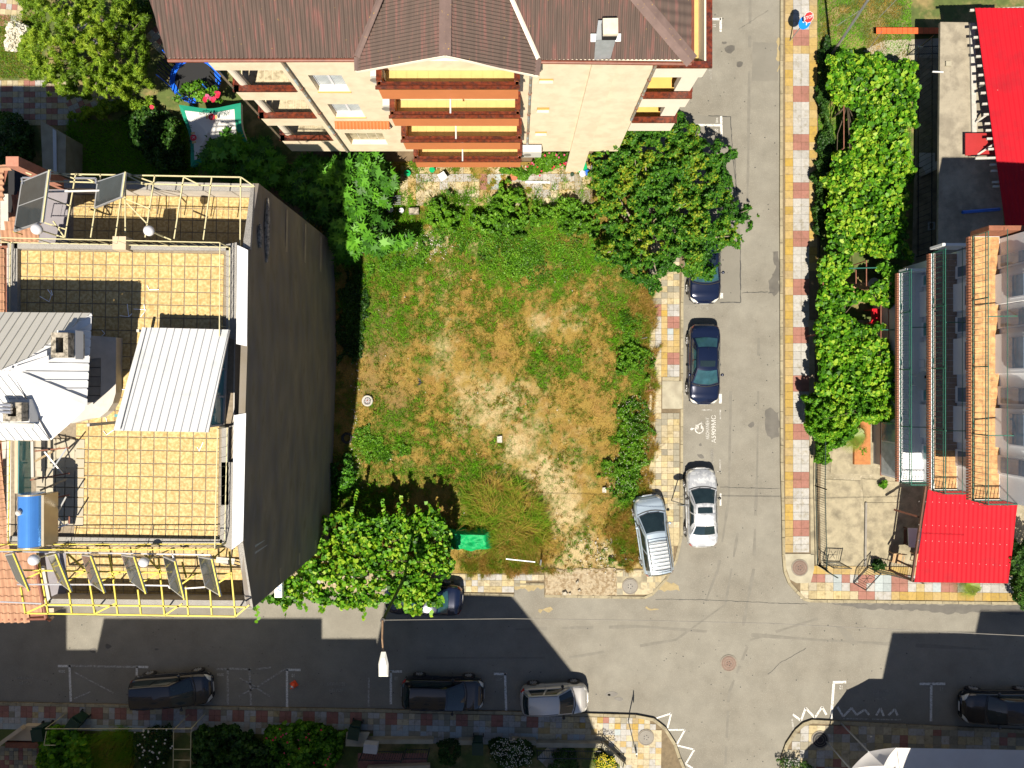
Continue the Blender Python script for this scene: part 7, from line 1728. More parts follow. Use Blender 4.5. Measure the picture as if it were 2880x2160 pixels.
# spiky iris-like leaves by the paved strip
def spikes(label, z_, pts, n, h, m='leaf_weed', name='spiky_plant', wd=.035):
    t = thing(name, label, 'plant', q(z_, *pts[0], .1)); X = []; Y = []
    for i in range(n): p = random.choice(pts); c = q(z_, p[0] + random.uniform(-40, 40), p[1] + random.uniform(-14, 14), .1); X.append(c[0]); Y.append(c[1])
    X = np.array(X); Y = np.array(Y); blades('leaves', X, Y, .1, h * (.6 + .5 * rng.random(n)), wd, MT[m], rng.random(n), t, .8, None); return t
spikes('dark spiky iris leaves at the edge of the pale paved strip', 'B2', [(1560, 400), (1640, 400), (1740, 390), (1800, 400)], 160, .9)
spikes('small tuft of spiky leaves right of the hedge gap', 'B3', [(210, 400)], 60, .7)
# weeds along the right side of the lot
W_ = [('C3', [(850, 350), (960, 260), (1120, 240), (1190, 330), (1190, 500), (1100, 560), (900, 520)], 6500, .95, 'dark leafy weed clump at the right edge of the lot opposite the tiles'),
      ('C3', [(930, 0), (1100, -60), (1150, 60), (1150, 230), (1000, 260), (900, 160)], 3000, .5, 'low green weeds above the dark clump beside the tiles'),
      ('C3', [(900, 760), (1100, 700), (1180, 780), (1190, 1000), (1180, 1200), (950, 1200), (920, 1000)], 7500, .7, 'daisy weeds opposite the wheelchair parking mark'),
      ('C3', [(900, 1210), (1170, 1210), (1150, 1450), (1060, 1560), (900, 1600), (760, 1400)], 7500, .7, 'thick weeds just behind the pale blue car nose'),
      ('D3', [(900, 740), (1020, 700), (1060, 860), (1000, 930), (900, 900)], 1700, .45, 'small green weed patch by a leaning stub post, lower right of the lot')]
for z_, p_, n_, h_, lb in W_:
    t = plant('weed_patch', lb, 'weeds', spts(z_, p_), n_, .12, h_, 'leaf_weed', 'oval', .095, dome=20, seed=n_ / 99., tilt=1.0, gap=.36, gs=.6, edge=36, lf=9., lump=.8, tonevar=1.5, crown_name='foliage')
    if n_ > 7000:
        P = crown(spts(z_, p_), 90, h_ * .8, h_ + .12, 25, 0, .35, .3, 3., 15, .1); leafmesh('daisies', P, .035, 'round', MT['petal_white'], t, .3, kind='stuff')
# tall grass
def tuft(label, poly, n, h, z=.1, ld=None, rad=False, wd=.018, name='tall_grass', lean=.7, tone=.5):
    P = crown(poly, n, .1, .12, 30, .36, .5, .3, 7., 30, 0)
    if rad:
        cc = P.mean(0); k_ = np.stack([vnoise(P[:, 0], P[:, 1], 1.3, 3) * 5, vnoise(P[:, 0], P[:, 1], 1.3, 9) * 5], 1) - 2.5; ld = np.arctan2(P[:, 1] - cc[1] + k_[:, 1], P[:, 0] - cc[0] + k_[:, 0]) + rng.normal(0, .9, n)
    t = tag(blades(name, P[:, 0], P[:, 1], z, h * (.35 + .75 * rng.random(n)), wd, MT['straw_tall'], np.clip(tone + (fbm(P[:, 0], P[:, 1], 3.2, 4) - .5) * 2.6 + rng.normal(0, .2, n), 0, 1), None, lean, None, leandir=ld), label, 'grass clump'); return t
tuft('tall arching clump of yellow green grass right of the green tarpaulin', [(1315, 1370), (1400, 1355), (1470, 1390), (1520, 1450), (1550, 1520), (1480, 1560), (1380, 1550), (1330, 1480)], 7500, .8, lean=1.2, tone=.55, rad=True, wd=.03)
tuft('dry rusty grass bordering the pavement below the green tarpaulin', [(1280, 1560), (1400, 1560), (1540, 1570), (1570, 1610), (1500, 1620), (1300, 1612)], 7000, .45, tone=.25)
tuft('straw coloured grass leaning over the pavement tiles under the plum tree', [(1760, 840), (1810, 800), (1850, 820), (1845, 900), (1838, 1000), (1840, 1090), (1820, 1090), (1790, 950)], 8000, .5, tone=.1)
tuft('straw coloured grass spilling onto the beige tiles by the daisy weeds', [(1812, 1090), (1838, 1100), (1832, 1300), (1815, 1400), (1800, 1400), (1815, 1200)], 7000, .4, tone=.12)
tuft('ragged yellow grass beside the pale blue car', [(1700, 1440), (1790, 1430), (1800, 1500), (1810, 1590), (1760, 1612), (1720, 1560)], 9000, .45, tone=.25)
# clumps on the bare path
k = 1500; x = rng.uniform(1250, 1720, k); y = rng.uniform(1090, 1610, k); Xw = (x - CX) * (HC - .1) / FP; Yw = (CY - y) * (HC - .1) / FP; G_, S_, B_, a1, a2 = fields(Xw, Yw); m_ = (S_ > .35) & (rng.random(k) < .8); Xw, Yw = Xw[m_], Yw[m_]
rp = 30; X2 = np.repeat(Xw, rp) + rng.normal(0, .07, len(Xw) * rp); Y2 = np.repeat(Yw, rp) + rng.normal(0, .07, len(Xw) * rp); tn = np.repeat(rng.random(len(Xw)) * .75, rp)
blades('dry_tufts', X2, Y2, .1, .07 + .06 * rng.random(len(X2)), .03, MT['straw_tall'] if False else GR, np.clip(.15 + tn, 0, 1), None, 1.0)
# litter, pebbles on the lot
mbp = MB()
for i in range(420):
    if i < 150: x, y = random.gauss(1210, 30), random.gauss(690, 20)
    elif i < 260: x, y = random.gauss(1690, 40), random.gauss(1560, 30)
    elif i < 330: x, y = random.uniform(985, 1010), random.uniform(1000, 1350)
    else: x, y = random.uniform(960, 1800), random.uniform(640, 1600)
    c = at(x, y, .17); r_ = random.uniform(.008, .028); mbp.boxr((c[0], c[1], .12), r_ * 2, r_ * random.uniform(1, 2.5), .06, random.random() * 3)
tag(mbp.build('rubble_bits', MT['litter']), kind='stuff')
# gardens along the bottom edge
gs = MB(); gs.prism([at(*p, .05)[:2] for p in [(-200, 2046), (720, 2062), (1050, 2062), (1062, 2078), (1690, 2096), (1740, 2120), (1770, 2230), (-200, 2230)]][::-1], 0, .1); struct('garden_ground', gs, MT['lawn_soil'])
B = [('E1', [(430, 1330), (620, 1280), (780, 1400), (800, 1600), (760, 1700), (280, 1700), (330, 1500)], 2300, 1.5, 'leaf_vine', 'grape', .22, 'shaded grape leaves over the garden wall, bottom left'),
     ('E1', [(1160, 1340), (1300, 1290), (1500, 1290), (1480, 1500), (1400, 1700), (1200, 1700), (1150, 1500)], 2600, 1.2, 'leaf_dark', 'oval', .13, 'white rose bush in the bottom left garden'),
     ('E1', [(1660, 1340), (1850, 1290), (2050, 1290), (2212, 1400), (2400, 1480), (2400, 1700), (1700, 1700)], 4500, 1.6, 'leaf_dark', 'round', .2, 'broad dark shrub in the garden below the leftmost black car'),
     ('E2', [(90, 1300), (200, 1260), (330, 1290), (400, 1240), (540, 1290), (760, 1340), (740, 1500), (660, 1700), (60, 1700)], 5200, 1.5, 'leaf_weed', 'round', .2, 'pink flowering shrub by the garden steps, bottom centre left'),
     ('E2', [(1560, 1430), (1700, 1400), (1790, 1480), (1740, 1600), (1600, 1620)], 1400, 1.0, 'leaf_dark', 'oval', .13, 'small dark shrub between the garden gate and the green bin'),
     ('E2', [(2010, 1440), (2120, 1390), (2290, 1400), (2390, 1500), (2360, 1640), (2150, 1670), (2000, 1560)], 5000, 1.5, 'leaf_dark', 'oval', .13, 'round bush speckled with tiny white flowers by the garden fence'),
     ('E3', [(360, 1500), (500, 1490), (560, 1600), (620, 1700), (300, 1700)], 1300, .9, 'leaf_dark', 'oval', .14, 'low dark plants behind the dark garden fence'),
     ('E3', [(710, 1590), (790, 1520), (890, 1560), (920, 1700), (700, 1700)], 1700, 1.5, 'leaf_weed', 'oval', .13, 'yellow flowering bush at the fence corner, bottom centre'),
     ('D4', [(2010, 800), (2080, 640), (2150, 690), (2300, 600), (2300, 1150), (2200, 1280), (2110, 1160), (2090, 960), (2020, 900)], 9000, 3.4, 'leaf_dark', 'oval', .14, 'dark green shrub rising at the right edge beside the red porch roof'),
     ('E4', [(100, 1570), (200, 1590), (330, 1600), (440, 1640), (440, 1720), (100, 1720)], 700, 1.2, 'leaf_dark', 'oval', .13, 'thin dark twigs at the bottom of the right-hand corner pavement'),
     ('D4', [(880, 850), (960, 820), (1020, 870), (1000, 930), (900, 940)], 900, .8, 'leaf_dark', 'oval', .12, 'dark plants by the fence beside the tan chair'),
     ('D4', [(970, 180), (1000, 145), (1050, 160), (1050, 200), (1000, 205)], 400, .6, 'leaf_vine', 'oval', .12, 'small bright yellow green shrub under the lowest balcony'),
     ('C4', [(790, 1120), (820, 1100), (838, 1160), (830, 1240), (810, 1260), (795, 1220)], 500, .5, 'leaf_weed', 'oval', .1, 'narrow strip of green herbs growing in the yard joint'),
     ('A4', [(440, 480), (500, 330), (560, 380), (560, 500), (430, 700), (420, 900), (480, 1100), (440, 1300), (380, 1500), (420, 1659), (400, 1659), (540, 1650), (560, 1200), (540, 1000)], 7500, 1.3, 'leaf_dark', 'oval', .14, 'dark unkempt hedge between the pavement and the long vine'),
     ('B4', [(400, 20), (520, 60), (540, 400), (470, 700), (410, 660), (385, 400), (410, 200)], 5200, 1.3, 'leaf_dark', 'oval', .14, 'lower part of the dark hedge beside the patterned pavement'),
     ('A3', [(220, 1330), (420, 1310), (490, 1330), (500, 1440), (380, 1460), (200, 1530), (130, 1440)], 3000, .8, 'leaf_weed', 'oval', .13, 'potted greenery bed at the foot of the cream wall'),
     ('A2', [(2090, 1480), (2212, 1450), (2300, 1440), (2360, 1500), (2260, 1530), (2120, 1520)], 1300, .6, 'leaf_weed', 'oval', .12, 'low plants under the lowest orange balcony'),
     ('A3', [(-20, 1450), (120, 1430), (200, 1480), (120, 1540), (0, 1540)], 1200, .7, 'leaf_weed', 'oval', .12, 'leafy bed left of the air conditioner plants')]
for z_, p_, n_, h_, lm_, sh_, sz_, lb in B:
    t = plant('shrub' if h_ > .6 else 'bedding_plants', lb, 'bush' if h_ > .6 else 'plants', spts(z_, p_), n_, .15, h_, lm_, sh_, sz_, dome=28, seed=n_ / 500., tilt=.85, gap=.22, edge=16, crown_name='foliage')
    fl = ('petal_white', 300) if 'white' in lb else (('petal', 24) if 'pink' in lb or 'potted' in lb else (('petal_yellow', 260) if 'yellow flow' in lb else None))
    if fl:
        n_f = fl[1] if 'rose' not in lb else 40; P = crown(spts(z_, p_), n_f, h_ * .9, h_ + .15, 25, 0, .35, .3, 3., 12, .05); leafmesh('flowers', P, .055 if n_f > 50 else .12, 'round', MT[fl[0]], t, .3, kind='stuff')
tuft('dark tall grass between the shaded shrubs, bottom left', [qs('E1', 800, 1400), qs('E1', 950, 1300), qs('E1', 1150, 1340), qs('E1', 1150, 1700), qs('E1', 800, 1700)], 3500, 1.1, tone=.9)
def palm(label, c, r_, n=16):
    t = thing('palm', label, 'palm', c)
    for k in range(n):
        a = 2 * math.pi * k / n; L_ = r_ * random.uniform(.8, 1.05); mb = MB()
        for j in range(7):
            b = a + (j - 3) * .10; e = (c[0] + L_ * math.cos(b), c[1] + L_ * math.sin(b), c[2] + .5 - .35); m_ = (c[0] + L_ * .5 * math.cos(b), c[1] + L_ * .5 * math.sin(b), c[2] + .75); o_ = (c[0], c[1], c[2] + .5); u = Vector((-math.sin(b), math.cos(b), 0)) * .02
            mb.quad(o_, Vector(m_) - u, Vector(m_) + u, o_); mb.add([Vector(m_) - u, Vector(m_) + u, e], [(0, 1, 2)])
        mb.build('frond', MT['leaf_palm'], t)
    MB().tube([c, (c[0], c[1], c[2] + .5)], .08, 8).build('trunk', MT['bark'], t)
mat('leaf_palm', (.12, .17, .02), .5, .3, 6)
palm('small fan palm poking out below the red porch roof', q('D4', 1700, 1040, .1), .9)
palm('yellowing fan palm under the lower end of the climber', q('C4', 705, 1060, .1), 1.0)
# lawn at top left and right-hand meadow
x = rng.uniform(*sorted((at(2300, 0)[0], at(2560, 0)[0])), 30000); y = rng.uniform(at(0, 480)[1], at(0, -30)[1], 30000)
blades('yard_grass', x, y, .05, .07 + .08 * rng.random(30000), .03, GR, np.clip(.85 + (fbm(x, y, .9, 2) - .55) * 2.2 + rng.normal(0, .1, 30000), 0, 1), None, 1.)
# ------------------------------------------------------------------ street things
def manhole(label, sx, sy, r_=.5, z=.135, mm='iron'):
    c = at(sx, sy, z); t = thing('manhole_cover', label, 'manhole cover', c, 'round manhole covers')
    MB().lathe([(r_, -.01), (r_, .008), (r_ * .88, .010), (r_ * .88, -.005)], c, 36).build('frame', MT['iron_frame'], t)
    MB().lathe([(r_ * .84, -.006), (r_ * .84, .012)], (c[0], c[1], c[2]), 36).build('lid', MT[mm], t)
    for k in range(5): a = k * 1.26; MB().lathe([(.03, 0), (.03, .003)], (c[0] + .12 * math.cos(a), c[1] + .12 * math.sin(a), c[2] + .012), 8).build('vent_hole', MT['black'], t)
    for rr in (.35, .62): 
        mb = MB(); ring_n = 32
        for k in range(ring_n): a, b = 2 * math.pi * k / ring_n, 2 * math.pi * (k + 1) / ring_n; mb.quad(*[(c[0] + r_ * q_ * math.cos(w_), c[1] + r_ * q_ * math.sin(w_), c[2] + .0135) for q_, w_ in ((rr, a), (rr + .035, a), (rr + .035, b), (rr, b))])
        mb.build('raised_ring', MT['iron_frame'], t)
manhole('rusty manhole cover in the middle of the crossroads', *qs('E3', 1873, 755), .48, .02)
manhole('brown manhole cover on the concrete corner of the patterned pavement', *qs('D4', 275, 912), .48)
manhole('grey concrete manhole cover with black tape on the corner by the pale blue car', *qs('D3', 1020, 1072), .46, .135, 'concrete_dark')
manhole('manhole cover on the yellow tiled corner at the bottom centre', *qs('E3', 1158, 1395), .46, .135, 'concrete_dark')
manhole('black manhole cover in shadow on the bottom right corner pavement', *qs('E4', 450, 1415), .5, .135, 'black')
def sign(label, base, top, plates, nm='traffic_sign'):
    b, tp = Vector(base), Vector(top); t = thing(nm, label, 'road sign', tuple(b), 'road signs on poles')
    MB().tube([b, tp], .03, 8).build('pole', MT['galv'], t)
    for (f, kind, r_, nrm) in plates:
        c = b.lerp(tp, f); n = Vector(nrm).normalized(); u = n.cross(Vector((0, 0, 1))).normalized(); v = u.cross(n); c = c + n * .04
        sides = 8 if kind == 'stop' else 28
        def disc(r__, o, m, nm_): 
            pts = [c + n * o + (u * math.cos(2 * math.pi * (k + .5) / sides) + v * math.sin(2 * math.pi * (k + .5) / sides)) * r__ for k in range(sides)]
            mb = MB(); bk = [p - n * .012 for p in pts]; mb.add(pts + bk, [tuple(range(sides)), tuple(range(2 * sides - 1, sides - 1, -1))] + [(k, k + sides, (k + 1) % sides + sides, (k + 1) % sides) for k in range(sides)]); return mb.build(nm_, MT[m], t)
        M3 = Matrix((-u, v, n)).transposed() if False else Matrix((u * -1, v, n)).transposed()
        if M3.determinant() < 0: M3 = Matrix((u, v, n)).transposed()
        e = M3.to_euler()
        if kind == 'stop':
            disc(r_, 0, 'sign_white', 'plate_rim'); disc(r_ * .93, .004, 'sign_red', 'plate')
            textmesh('STOP', r_ * .75, MT['sign_white'], 'lettering', t, tuple(c + n * .012), rot=e)
        elif kind == 'turn':
            disc(r_, 0, 'sign_blue', 'plate'); mb = MB(); uu = Vector(M3.col[0]); vv = Vector(M3.col[1])
            pts = [(-.12, -.2), (-.12, .02), (-.08, .08), (.08, .08)]
            mb.tube([c + n * .012 + (uu * -a + vv * b) * r_ * 2.2 for a, b in pts], .028, 6)
            mb.poly([c + n * .02 + (uu * -a + vv * b) * r_ * 2.2 for a, b in ((.06, .0), (.2, .08), (.06, .16))]); mb.build('arrow', MT['sign_white'], t)
        else: disc(r_, 0, 'galv', 'plate')
    return t
b = Vector(q('A4', 190, 352, .12))
tp = Vector(q('A4', 352, 145, 2.75))
sign('pole with a round blue turn sign and a small red STOP sign, upper pavement', b, (tp.x, tp.y, 2.75), [(.78, 'turn', .34, (.15, -.55, .75)), (.98, 'stop', .28, (.15, -.45, .85))])
b = Vector(q('D3', 1378, 332, .12)); tp = Vector(q('D3', 1490, 366, 2.4)); sign('thin grey pole with an edge-on round sign beside the silver saloon', b, (tp.x, tp.y, 2.4), [(.93, 'back', .32, (.02, -1, .03))])
b = Vector(q('E3', 1005, 1250, .12)); tp = Vector(q('E3', 1075, 1540, 3.1)); t = sign('grey pole with an edge-on sign on the yellow tiled corner', b, (tp.x, tp.y, 3.1), [(.9, 'back', .32, (1, .05, .03))])
# street lamp
t = thing('street_lamp', 'street lamp with a dark pole, rusty arm and white head above the shaded road', 'street lamp', q('D2', 1310, 930, 0))
base = Vector(at(1118, 1640, .1)); elbow = Vector(q('D2', 1098, 1362, 8.2)); 
base = Vector((elbow.x + .1, elbow.y + .9, .1)) if False else Vector(at(1160, 1580, .1)) * 1.0
MB().tube([base, base.lerp(elbow, .5), elbow], [.09, .075, .06], 12).build('pole', MT['fence_black'], t)
MB().lathe([(.10, -.12), (.11, .1)], elbow, 12).build('pole_collar', MT['black'], t)
head = Vector(q('E2', 1103, 700, 8.9)); MB().tube([elbow + Vector((0, 0, .1)), elbow.lerp(head, .5) + Vector((-.03, 0, .12)), head], [.045, .04, .035], 10).build('lamp_arm', MT['copper_paint'], t)
h0 = Vector(q('E2', 1105, 770, 8.9)); mb = MB(); 
for z, s in ((0, .8), (.1, 1.0), (.22, .62)):
    for x, y in ((-.10, .62), (.10, .62), (.22, .1), (.21, -.46), (-.21, -.46), (-.22, .1)): mb.v.append((h0.x + x * s, h0.y + y * (s if z else .95), h0.z + z))
for k in range(6): mb.f += [(k, (k + 1) % 6, 6 + (k + 1) % 6, 6 + k), (6 + k, 6 + (k + 1) % 6, 12 + (k + 1) % 6, 12 + k)]; mb.m += [0, 0]
mb.f += [tuple(range(12, 18)), (5, 4, 3, 2, 1, 0)]; mb.m += [0, 0]; mb.build('lamp_head', MT['lamp_white'], t)
# overhead cable and light grey pole, upper right
t = thing('overhead_cable', 'long thin overhead cable crossing the street from the lamp to the right edge', 'cable', tuple(elbow))
pts = [(1077, 1744, 8.3), (1440, 1740, 8.0), (1800, 1745, 7.9), (2160, 1753, 7.9), (2460, 1768, 8.1), (2900, 1789, 8.6)]
MB().tube([at(*p) for p in pts], .014, 5).build('cable_strand', MT['concrete_dark'], t)
t = thing('utility_pole', 'leaning pale grey utility pole across the green meadow, upper right', 'pole', q('A4', 545, 480, 0)); a = Vector(q('A4', 545, 480, .1)); b = Vector(q('A4', 870, -10, 6.5)); MB().tube([a, a.lerp(b, .38)], [.08, .07], 10).build('pole_butt', MT['concrete_dark'], t); MB().tube([a.lerp(b, .38), b], [.075, .06], 10).build('pole_shaft', MT['galv'], t)
for a_, b_ in (((590, 225), (800, 85)), ((960, 150), (1115, -10)), ((985, 270), (860, 440))): MB().tube([q('A4', *a_, 3), q('A4', *b_, 4)], .012, 4).build('stay_wire', MT['galv'], t)
# traffic cone
t = thing('traffic_cone', 'orange traffic cone with a white band tipped over in the empty bay', 'traffic cone', q('E2', 325, 945, 0)); MB().boxr(q('E2', 330, 935, .02), .36, .36, .04, .6).build('base', MT['cone_orange'], t)
a = Vector(q('E2', 330, 938, .08)); b = Vector(q('E2', 300, 975, .30)); MB().tube([a, b], [.13, .04], 14).build('cone_body', MT['cone_orange'], t); MB().tube([a.lerp(b, .55), a.lerp(b, .8)], [.088, .062], 14).build('reflective_band', MT['sign_white'], t)
# bins
def bin_(label, c, rz, lid_open=True):
    t = thing('wheelie_bin', label, 'bin', c, 'dark green wheelie bins', rz)
    MB().hexa([(-.22, -.26, .05), (.22, -.26, .05), (.22, .24, .05), (-.22, .24, .05)], [(-.29, -.36, .98), (.29, -.36, .98), (.29, .34, .98), (-.29, .34, .98)]).build('body', MT['bin_green'], t)
    MB().slab([(-.31, -.38, 1.04), (.31, -.38, 1.04), (.31, .30, 1.10), (-.31, .30, 1.10)], .05).build('lid', MT['bin_green'], t)
    MB().beam((-.28, .38, 1.0), (.28, .38, 1.0), .04).build('handle', MT['bin_green'], t)
    for s in (-1, 1): MB().lathe([(.1, -.03), (.1, .03)], (s * .27, .26, .1), 14, axis='x').build('wheel', MT['tyre'], t)
bin_('dark green bin standing on the concrete ramp, bottom left', (*q('E1', 385, 1325, .5)[:2], .1), R(5)); bin_('dark green bin tilted among the grape leaves by the leftmost black car', (*q('E1', 690, 1240, .5)[:2], .1), R(-35))
bin_('dark green bin beside the pale garden post, bottom centre', (*q('E2', 865, 1310, .5)[:2], .1), R(-10)); bin_('dark green bin by the white-speckled bush', (*q('E2', 1920, 1440, .5)[:2], .1), R(0))
# tarp over a stack
mb = MB(); c4 = [q('D2', 1660, 560, 0), q('D2', 2040, 570, 0), q('D2', 2050, 740, 0), q('D2', 1690, 750, 0)]
def tf_(u, v):
    p = Vector(c4[0]).lerp(Vector(c4[1]), u).lerp(Vector(c4[3]).lerp(Vector(c4[2]), u), v); e = min(u, 1 - u, v, 1 - v) * 2
    p.z = .15 + .75 * min(1, e * 3.2) + .16 * (float(fbm(u * 9 + v * 3, v * 5, 1, 3)) - .5) + .05 * math.sin(u * 17 + v * 6); p.x += .10 * (float(vnoise(u * 6, v * 6, 1, 8)) - .5) * (1 if e < .1 else 0); p.y += .25 * (float(vnoise(u * 9, v * 4, 1, 2)) - .5) * (1 if e < .1 else 0); return p
mb.grid(tf_, 34, 22); tag(mb.build('tarpaulin', MT['tarp_green'], None, False), 'crumpled bright green tarpaulin over a stack, right of the spreading vine', 'tarpaulin')
# old wheel lying by the wall, and a darker tyre in the shade
def oldwheel(label, c, r_, rim=True):
    t = thing('old_tyre', label, 'tyre', c, 'old tyres along the grey wall'); pts = []
    MB().lathe([(r_ * .55, .02), (r_ * .72, .17), (r_ * .92, .17), (r_, .1), (r_ * .92, .0), (r_ * .6, .0)], c, 30).build('tyre_ring', MT['wood_grey'] if rim else MT['tyre'], t, True)
    if rim:
        MB().lathe([(r_ * .56, .05), (r_ * .56, .16), (r_ * .46, .13)], c, 24).build('steel_rim', MT['galv'], t)
        for k in range(8): a = k * .785; MB().lathe([(.025, 0), (.025, .004)], (c[0] + r_ * .38 * math.cos(a), c[1] + r_ * .38 * math.sin(a), c[2] + .166), 8).build('rim_hole', MT['rust'], t)
        MB().lathe([(.05, 0), (.05, .01)], (c[0], c[1], c[2] + .165), 12).build('hub_hole', MT['rust'], t)
    else: MB().lathe([(r_ * .5, .0), (r_ * .5, .02)], c, 20).build('hub_hole', MT['black'], t)
oldwheel('old car wheel with a steel rim lying at the edge of the wall shadow', q('C2', 966, 758, .12), .32); oldwheel('black tyre lying in the dark shade at the foot of the grey wall', q('C2', 787, 1080, .12), .32, False)
# bird
c = Vector(q('C2', 1418, 598, 12)); t = thing('swallow', 'small dark swallow gliding above the lot', 'bird', tuple(c))
MB().tube([c + Vector((-.09, .03, 0)), c + Vector((-.03, .01, .01)), c + Vector((.04, -.01, .01)), c + Vector((.10, -.03, 0))], [.008, .028, .026, .008], 8).build('body', MT['black'], t, True)
mb = MB(); 
for s in (-1, 1): mb.add([c + Vector((.04, s * .02, 0)), c + Vector((-.02, s * .02, 0)), c + Vector((-.12, s * .17 + .03, .02)), c + Vector((.02, s * .1, .015))], [(0, 1, 2, 3)])
mb.build('wing', MT['black'], t)
# parasol with print
t = thing('parasol', 'square white and green beer garden parasol printed Каменица, in the garden shade', 'parasol', q('A1', 1790, 1150, 0))
cr = [q('A1', 1545, 905, 2.5), q('A1', 2080, 890, 2.5), q('A1', 2190, 1330, 2.3), q('A1', 1650, 1440, 2.3)]; pk = Vector(q('A1', 1790, 1148, 2.95))
def pt_(i, u, v, o=0):   # triangle i: u along edge, v to the peak
    a = Vector(cr[i]); b = Vector(cr[(i + 1) % 4]); sag = .28 * math.sin(u * math.pi) * (1 - v) ; e = a.lerp(b, u); ins = (pk - e); ins.z = 0; e += ins.normalized() * sag * .9; p = e.lerp(pk, v); p.z -= .07 * math.sin(v * math.pi); p.z += o; return p
for i in range(4):
    mb = MB(); mb.grid(lambda u, v: pt_(i, u, v * .985), 12, 8); mb.build('canopy_panel', MT['canvas_white'], t, True)
    mb = MB(); mb.grid(lambda u, v: pt_(i, u, v * .20, .012), 12, 2); mb.build('green_border', MT['canvas_green'], t, True)
    a = Vector(cr[i]); b = Vector(cr[(i + 1) % 4])
    mb = MB(); mb.grid(lambda u, v: pt_(i, u, 0) + Vector((0, 0, -.26 * v)), 12, 1); mb.build('valance', MT['canvas_green'] if i in (0, 2) else MT['canvas_white'], t, True)
    MB().tube([pk - Vector((0, 0, .12)), a - Vector((0, 0, .1))], .02, 6).build('rib', MT['wood_pale'], t)
MB().tube([pk, (pk.x, pk.y, .1)], .03, 8).build('pole', MT['wood_pale'], t); MB().lathe([(.05, 0), (.06, .03)], pk, 14).build('finial', MT['lamp_white'], t)
for (x, y, rz, lx, ly) in ((1840, 980, 180, 1828, 1010), (1650, 1200, -82, 1672, 1190)):
    c = q('A1', x, y, 2.88); textmesh('Каменица', .33, MT['print_green'], 'lettering', t, c, R(rz), sx=.9)
    c = q('A1', lx, ly, 2.88); MB().lathe([(.17, 0), (.17, .01)], c, 20).build('badge', MT['print_red'], t); textmesh('К', .2, MT['sign_white'], 'lettering', t, (c[0], c[1], c[2] + .02), R(rz))
    for s in (-1, 1): MB().boxr((c[0] + s * .24 * math.cos(R(rz)), c[1] + s * .24 * math.sin(R(rz)), c[2]), .1, .2, .01, R(rz)).build('badge_wing', MT['print_gold'], t)
# trampoline
c = q('A1', 1690, 690, .75); t = thing('trampoline', 'blue rimmed trampoline with black netting beside the brown roof', 'trampoline', c); n = 40; mb = MB()
for k in range(n): a, b = 2 * math.pi * k / n, 2 * math.pi * (k + 1) / n; mb.quad(*[(c[0] + r_ * math.cos(w_), c[1] + r_ * .92 * math.sin(w_), .8) for r_, w_ in ((1.12, a), (1.42, a), (1.42, b), (1.12, b))])
mb.build('rim_pad', MT['blue_vivid'], t); MB().lathe([(1.12, -.02), (1.12, 0)], (c[0], c[1], .78), 40).build('mat', MT['black_net'], t)
for k in range(6):
    a = 2 * math.pi * k / 6 + .3; p = Vector((c[0] + 1.45 * math.cos(a), c[1] + 1.33 * math.sin(a), 0)); MB().tube([p, p + Vector((0, 0, 2.3))], .03, 8).build('net_pole', MT['blue_vivid'], t)
    MB().beam(p + Vector((0, 0, .75)), p, .04).build('leg', MT['galv'], t)
mb = MB()
for k in range(36):
    a, b = 2 * math.pi * k / 36, 2 * math.pi * (k + .4) / 36; mb.quad((c[0] + 1.42 * math.cos(a), c[1] + 1.3 * math.sin(a), .8), (c[0] + 1.42 * math.cos(b), c[1] + 1.3 * math.sin(b), .8), (c[0] + 1.42 * math.cos(b), c[1] + 1.3 * math.sin(b), 2.2), (c[0] + 1.42 * math.cos(a), c[1] + 1.3 * math.sin(a), 2.2))
tag(mb.build('safety_net', MT['black_net'], t), kind='stuff')
# garden of the top left: path tiles and lawn, pale concrete wall
gl = MB(); gl.prism([at(*p, .05)[:2] for p in [(-60, -60), (880, -60), (880, 520), (-60, 520)]][::-1], -.01, .05); gtl = struct('garden_lawn', gl, MT['lawn_soil'])
pz = 48.5 / K * HC / FP
rnd_ = lambda n, m: [''.join(random.choice('WRBWB') for _ in range(n)) for _ in range(m)]
tiles(gtl, q('A1', -40, 692, .1), (pz, 0), (0, -pz), [''.join('WRBY'[(c_ * 3 + r_ * 2 + (c_ // 2)) % 4] if True else '' for c_ in range(13)).replace('Y', 'B') for r_ in range(8)], .05, .03, name='path_tile', budget=260)
tiles(gtl, q('A1', -40, -30, .1), (pz, -pz * .1), (-pz * .1, -pz), rnd_(5, 5), .05, .03, name='path_tile', budget=260)
tiles(gtl, q('A1', 560, 880, .1), (pz * .9, pz * .42), (pz * .42, -pz * .9), rnd_(12, 4), .05, .03, name='path_tile', budget=260)
tiles(gtl, q('A1', 1240, 320, .1), (pz * .72, pz * .72), (pz * .72, -pz * .72), rnd_(5, 6), .05, .03, name='path_tile', budget=260)
tiles(gtl, q('A1', 620, 40, .1), (pz * .9, pz * -.42), (pz * -.42, -pz * .9), rnd_(9, 5), .05, .03, name='path_tile', budget=260)
x = rng.uniform(at(-40, 0)[0], at(120, 0)[0], 9000); y = rng.uniform(at(0, 222)[1], at(0, 45)[1], 9000); blades('lawn_grass', x, y, .05, .08 + .07 * rng.random(9000), .03, GR, np.clip(.65 + rng.normal(0, .2, 9000), 0, 1), None, 1.)
x = rng.uniform(at(190, 0)[0], at(560, 0)[0], 22000); y = rng.uniform(at(0, 500)[1], at(0, 340)[1], 22000); blades('lawn_grass', x, y, .05, .08 + .07 * rng.random(22000), .03, GR, np.clip(.95 + rng.normal(0, .1, 22000), 0, 1), None, 1.)
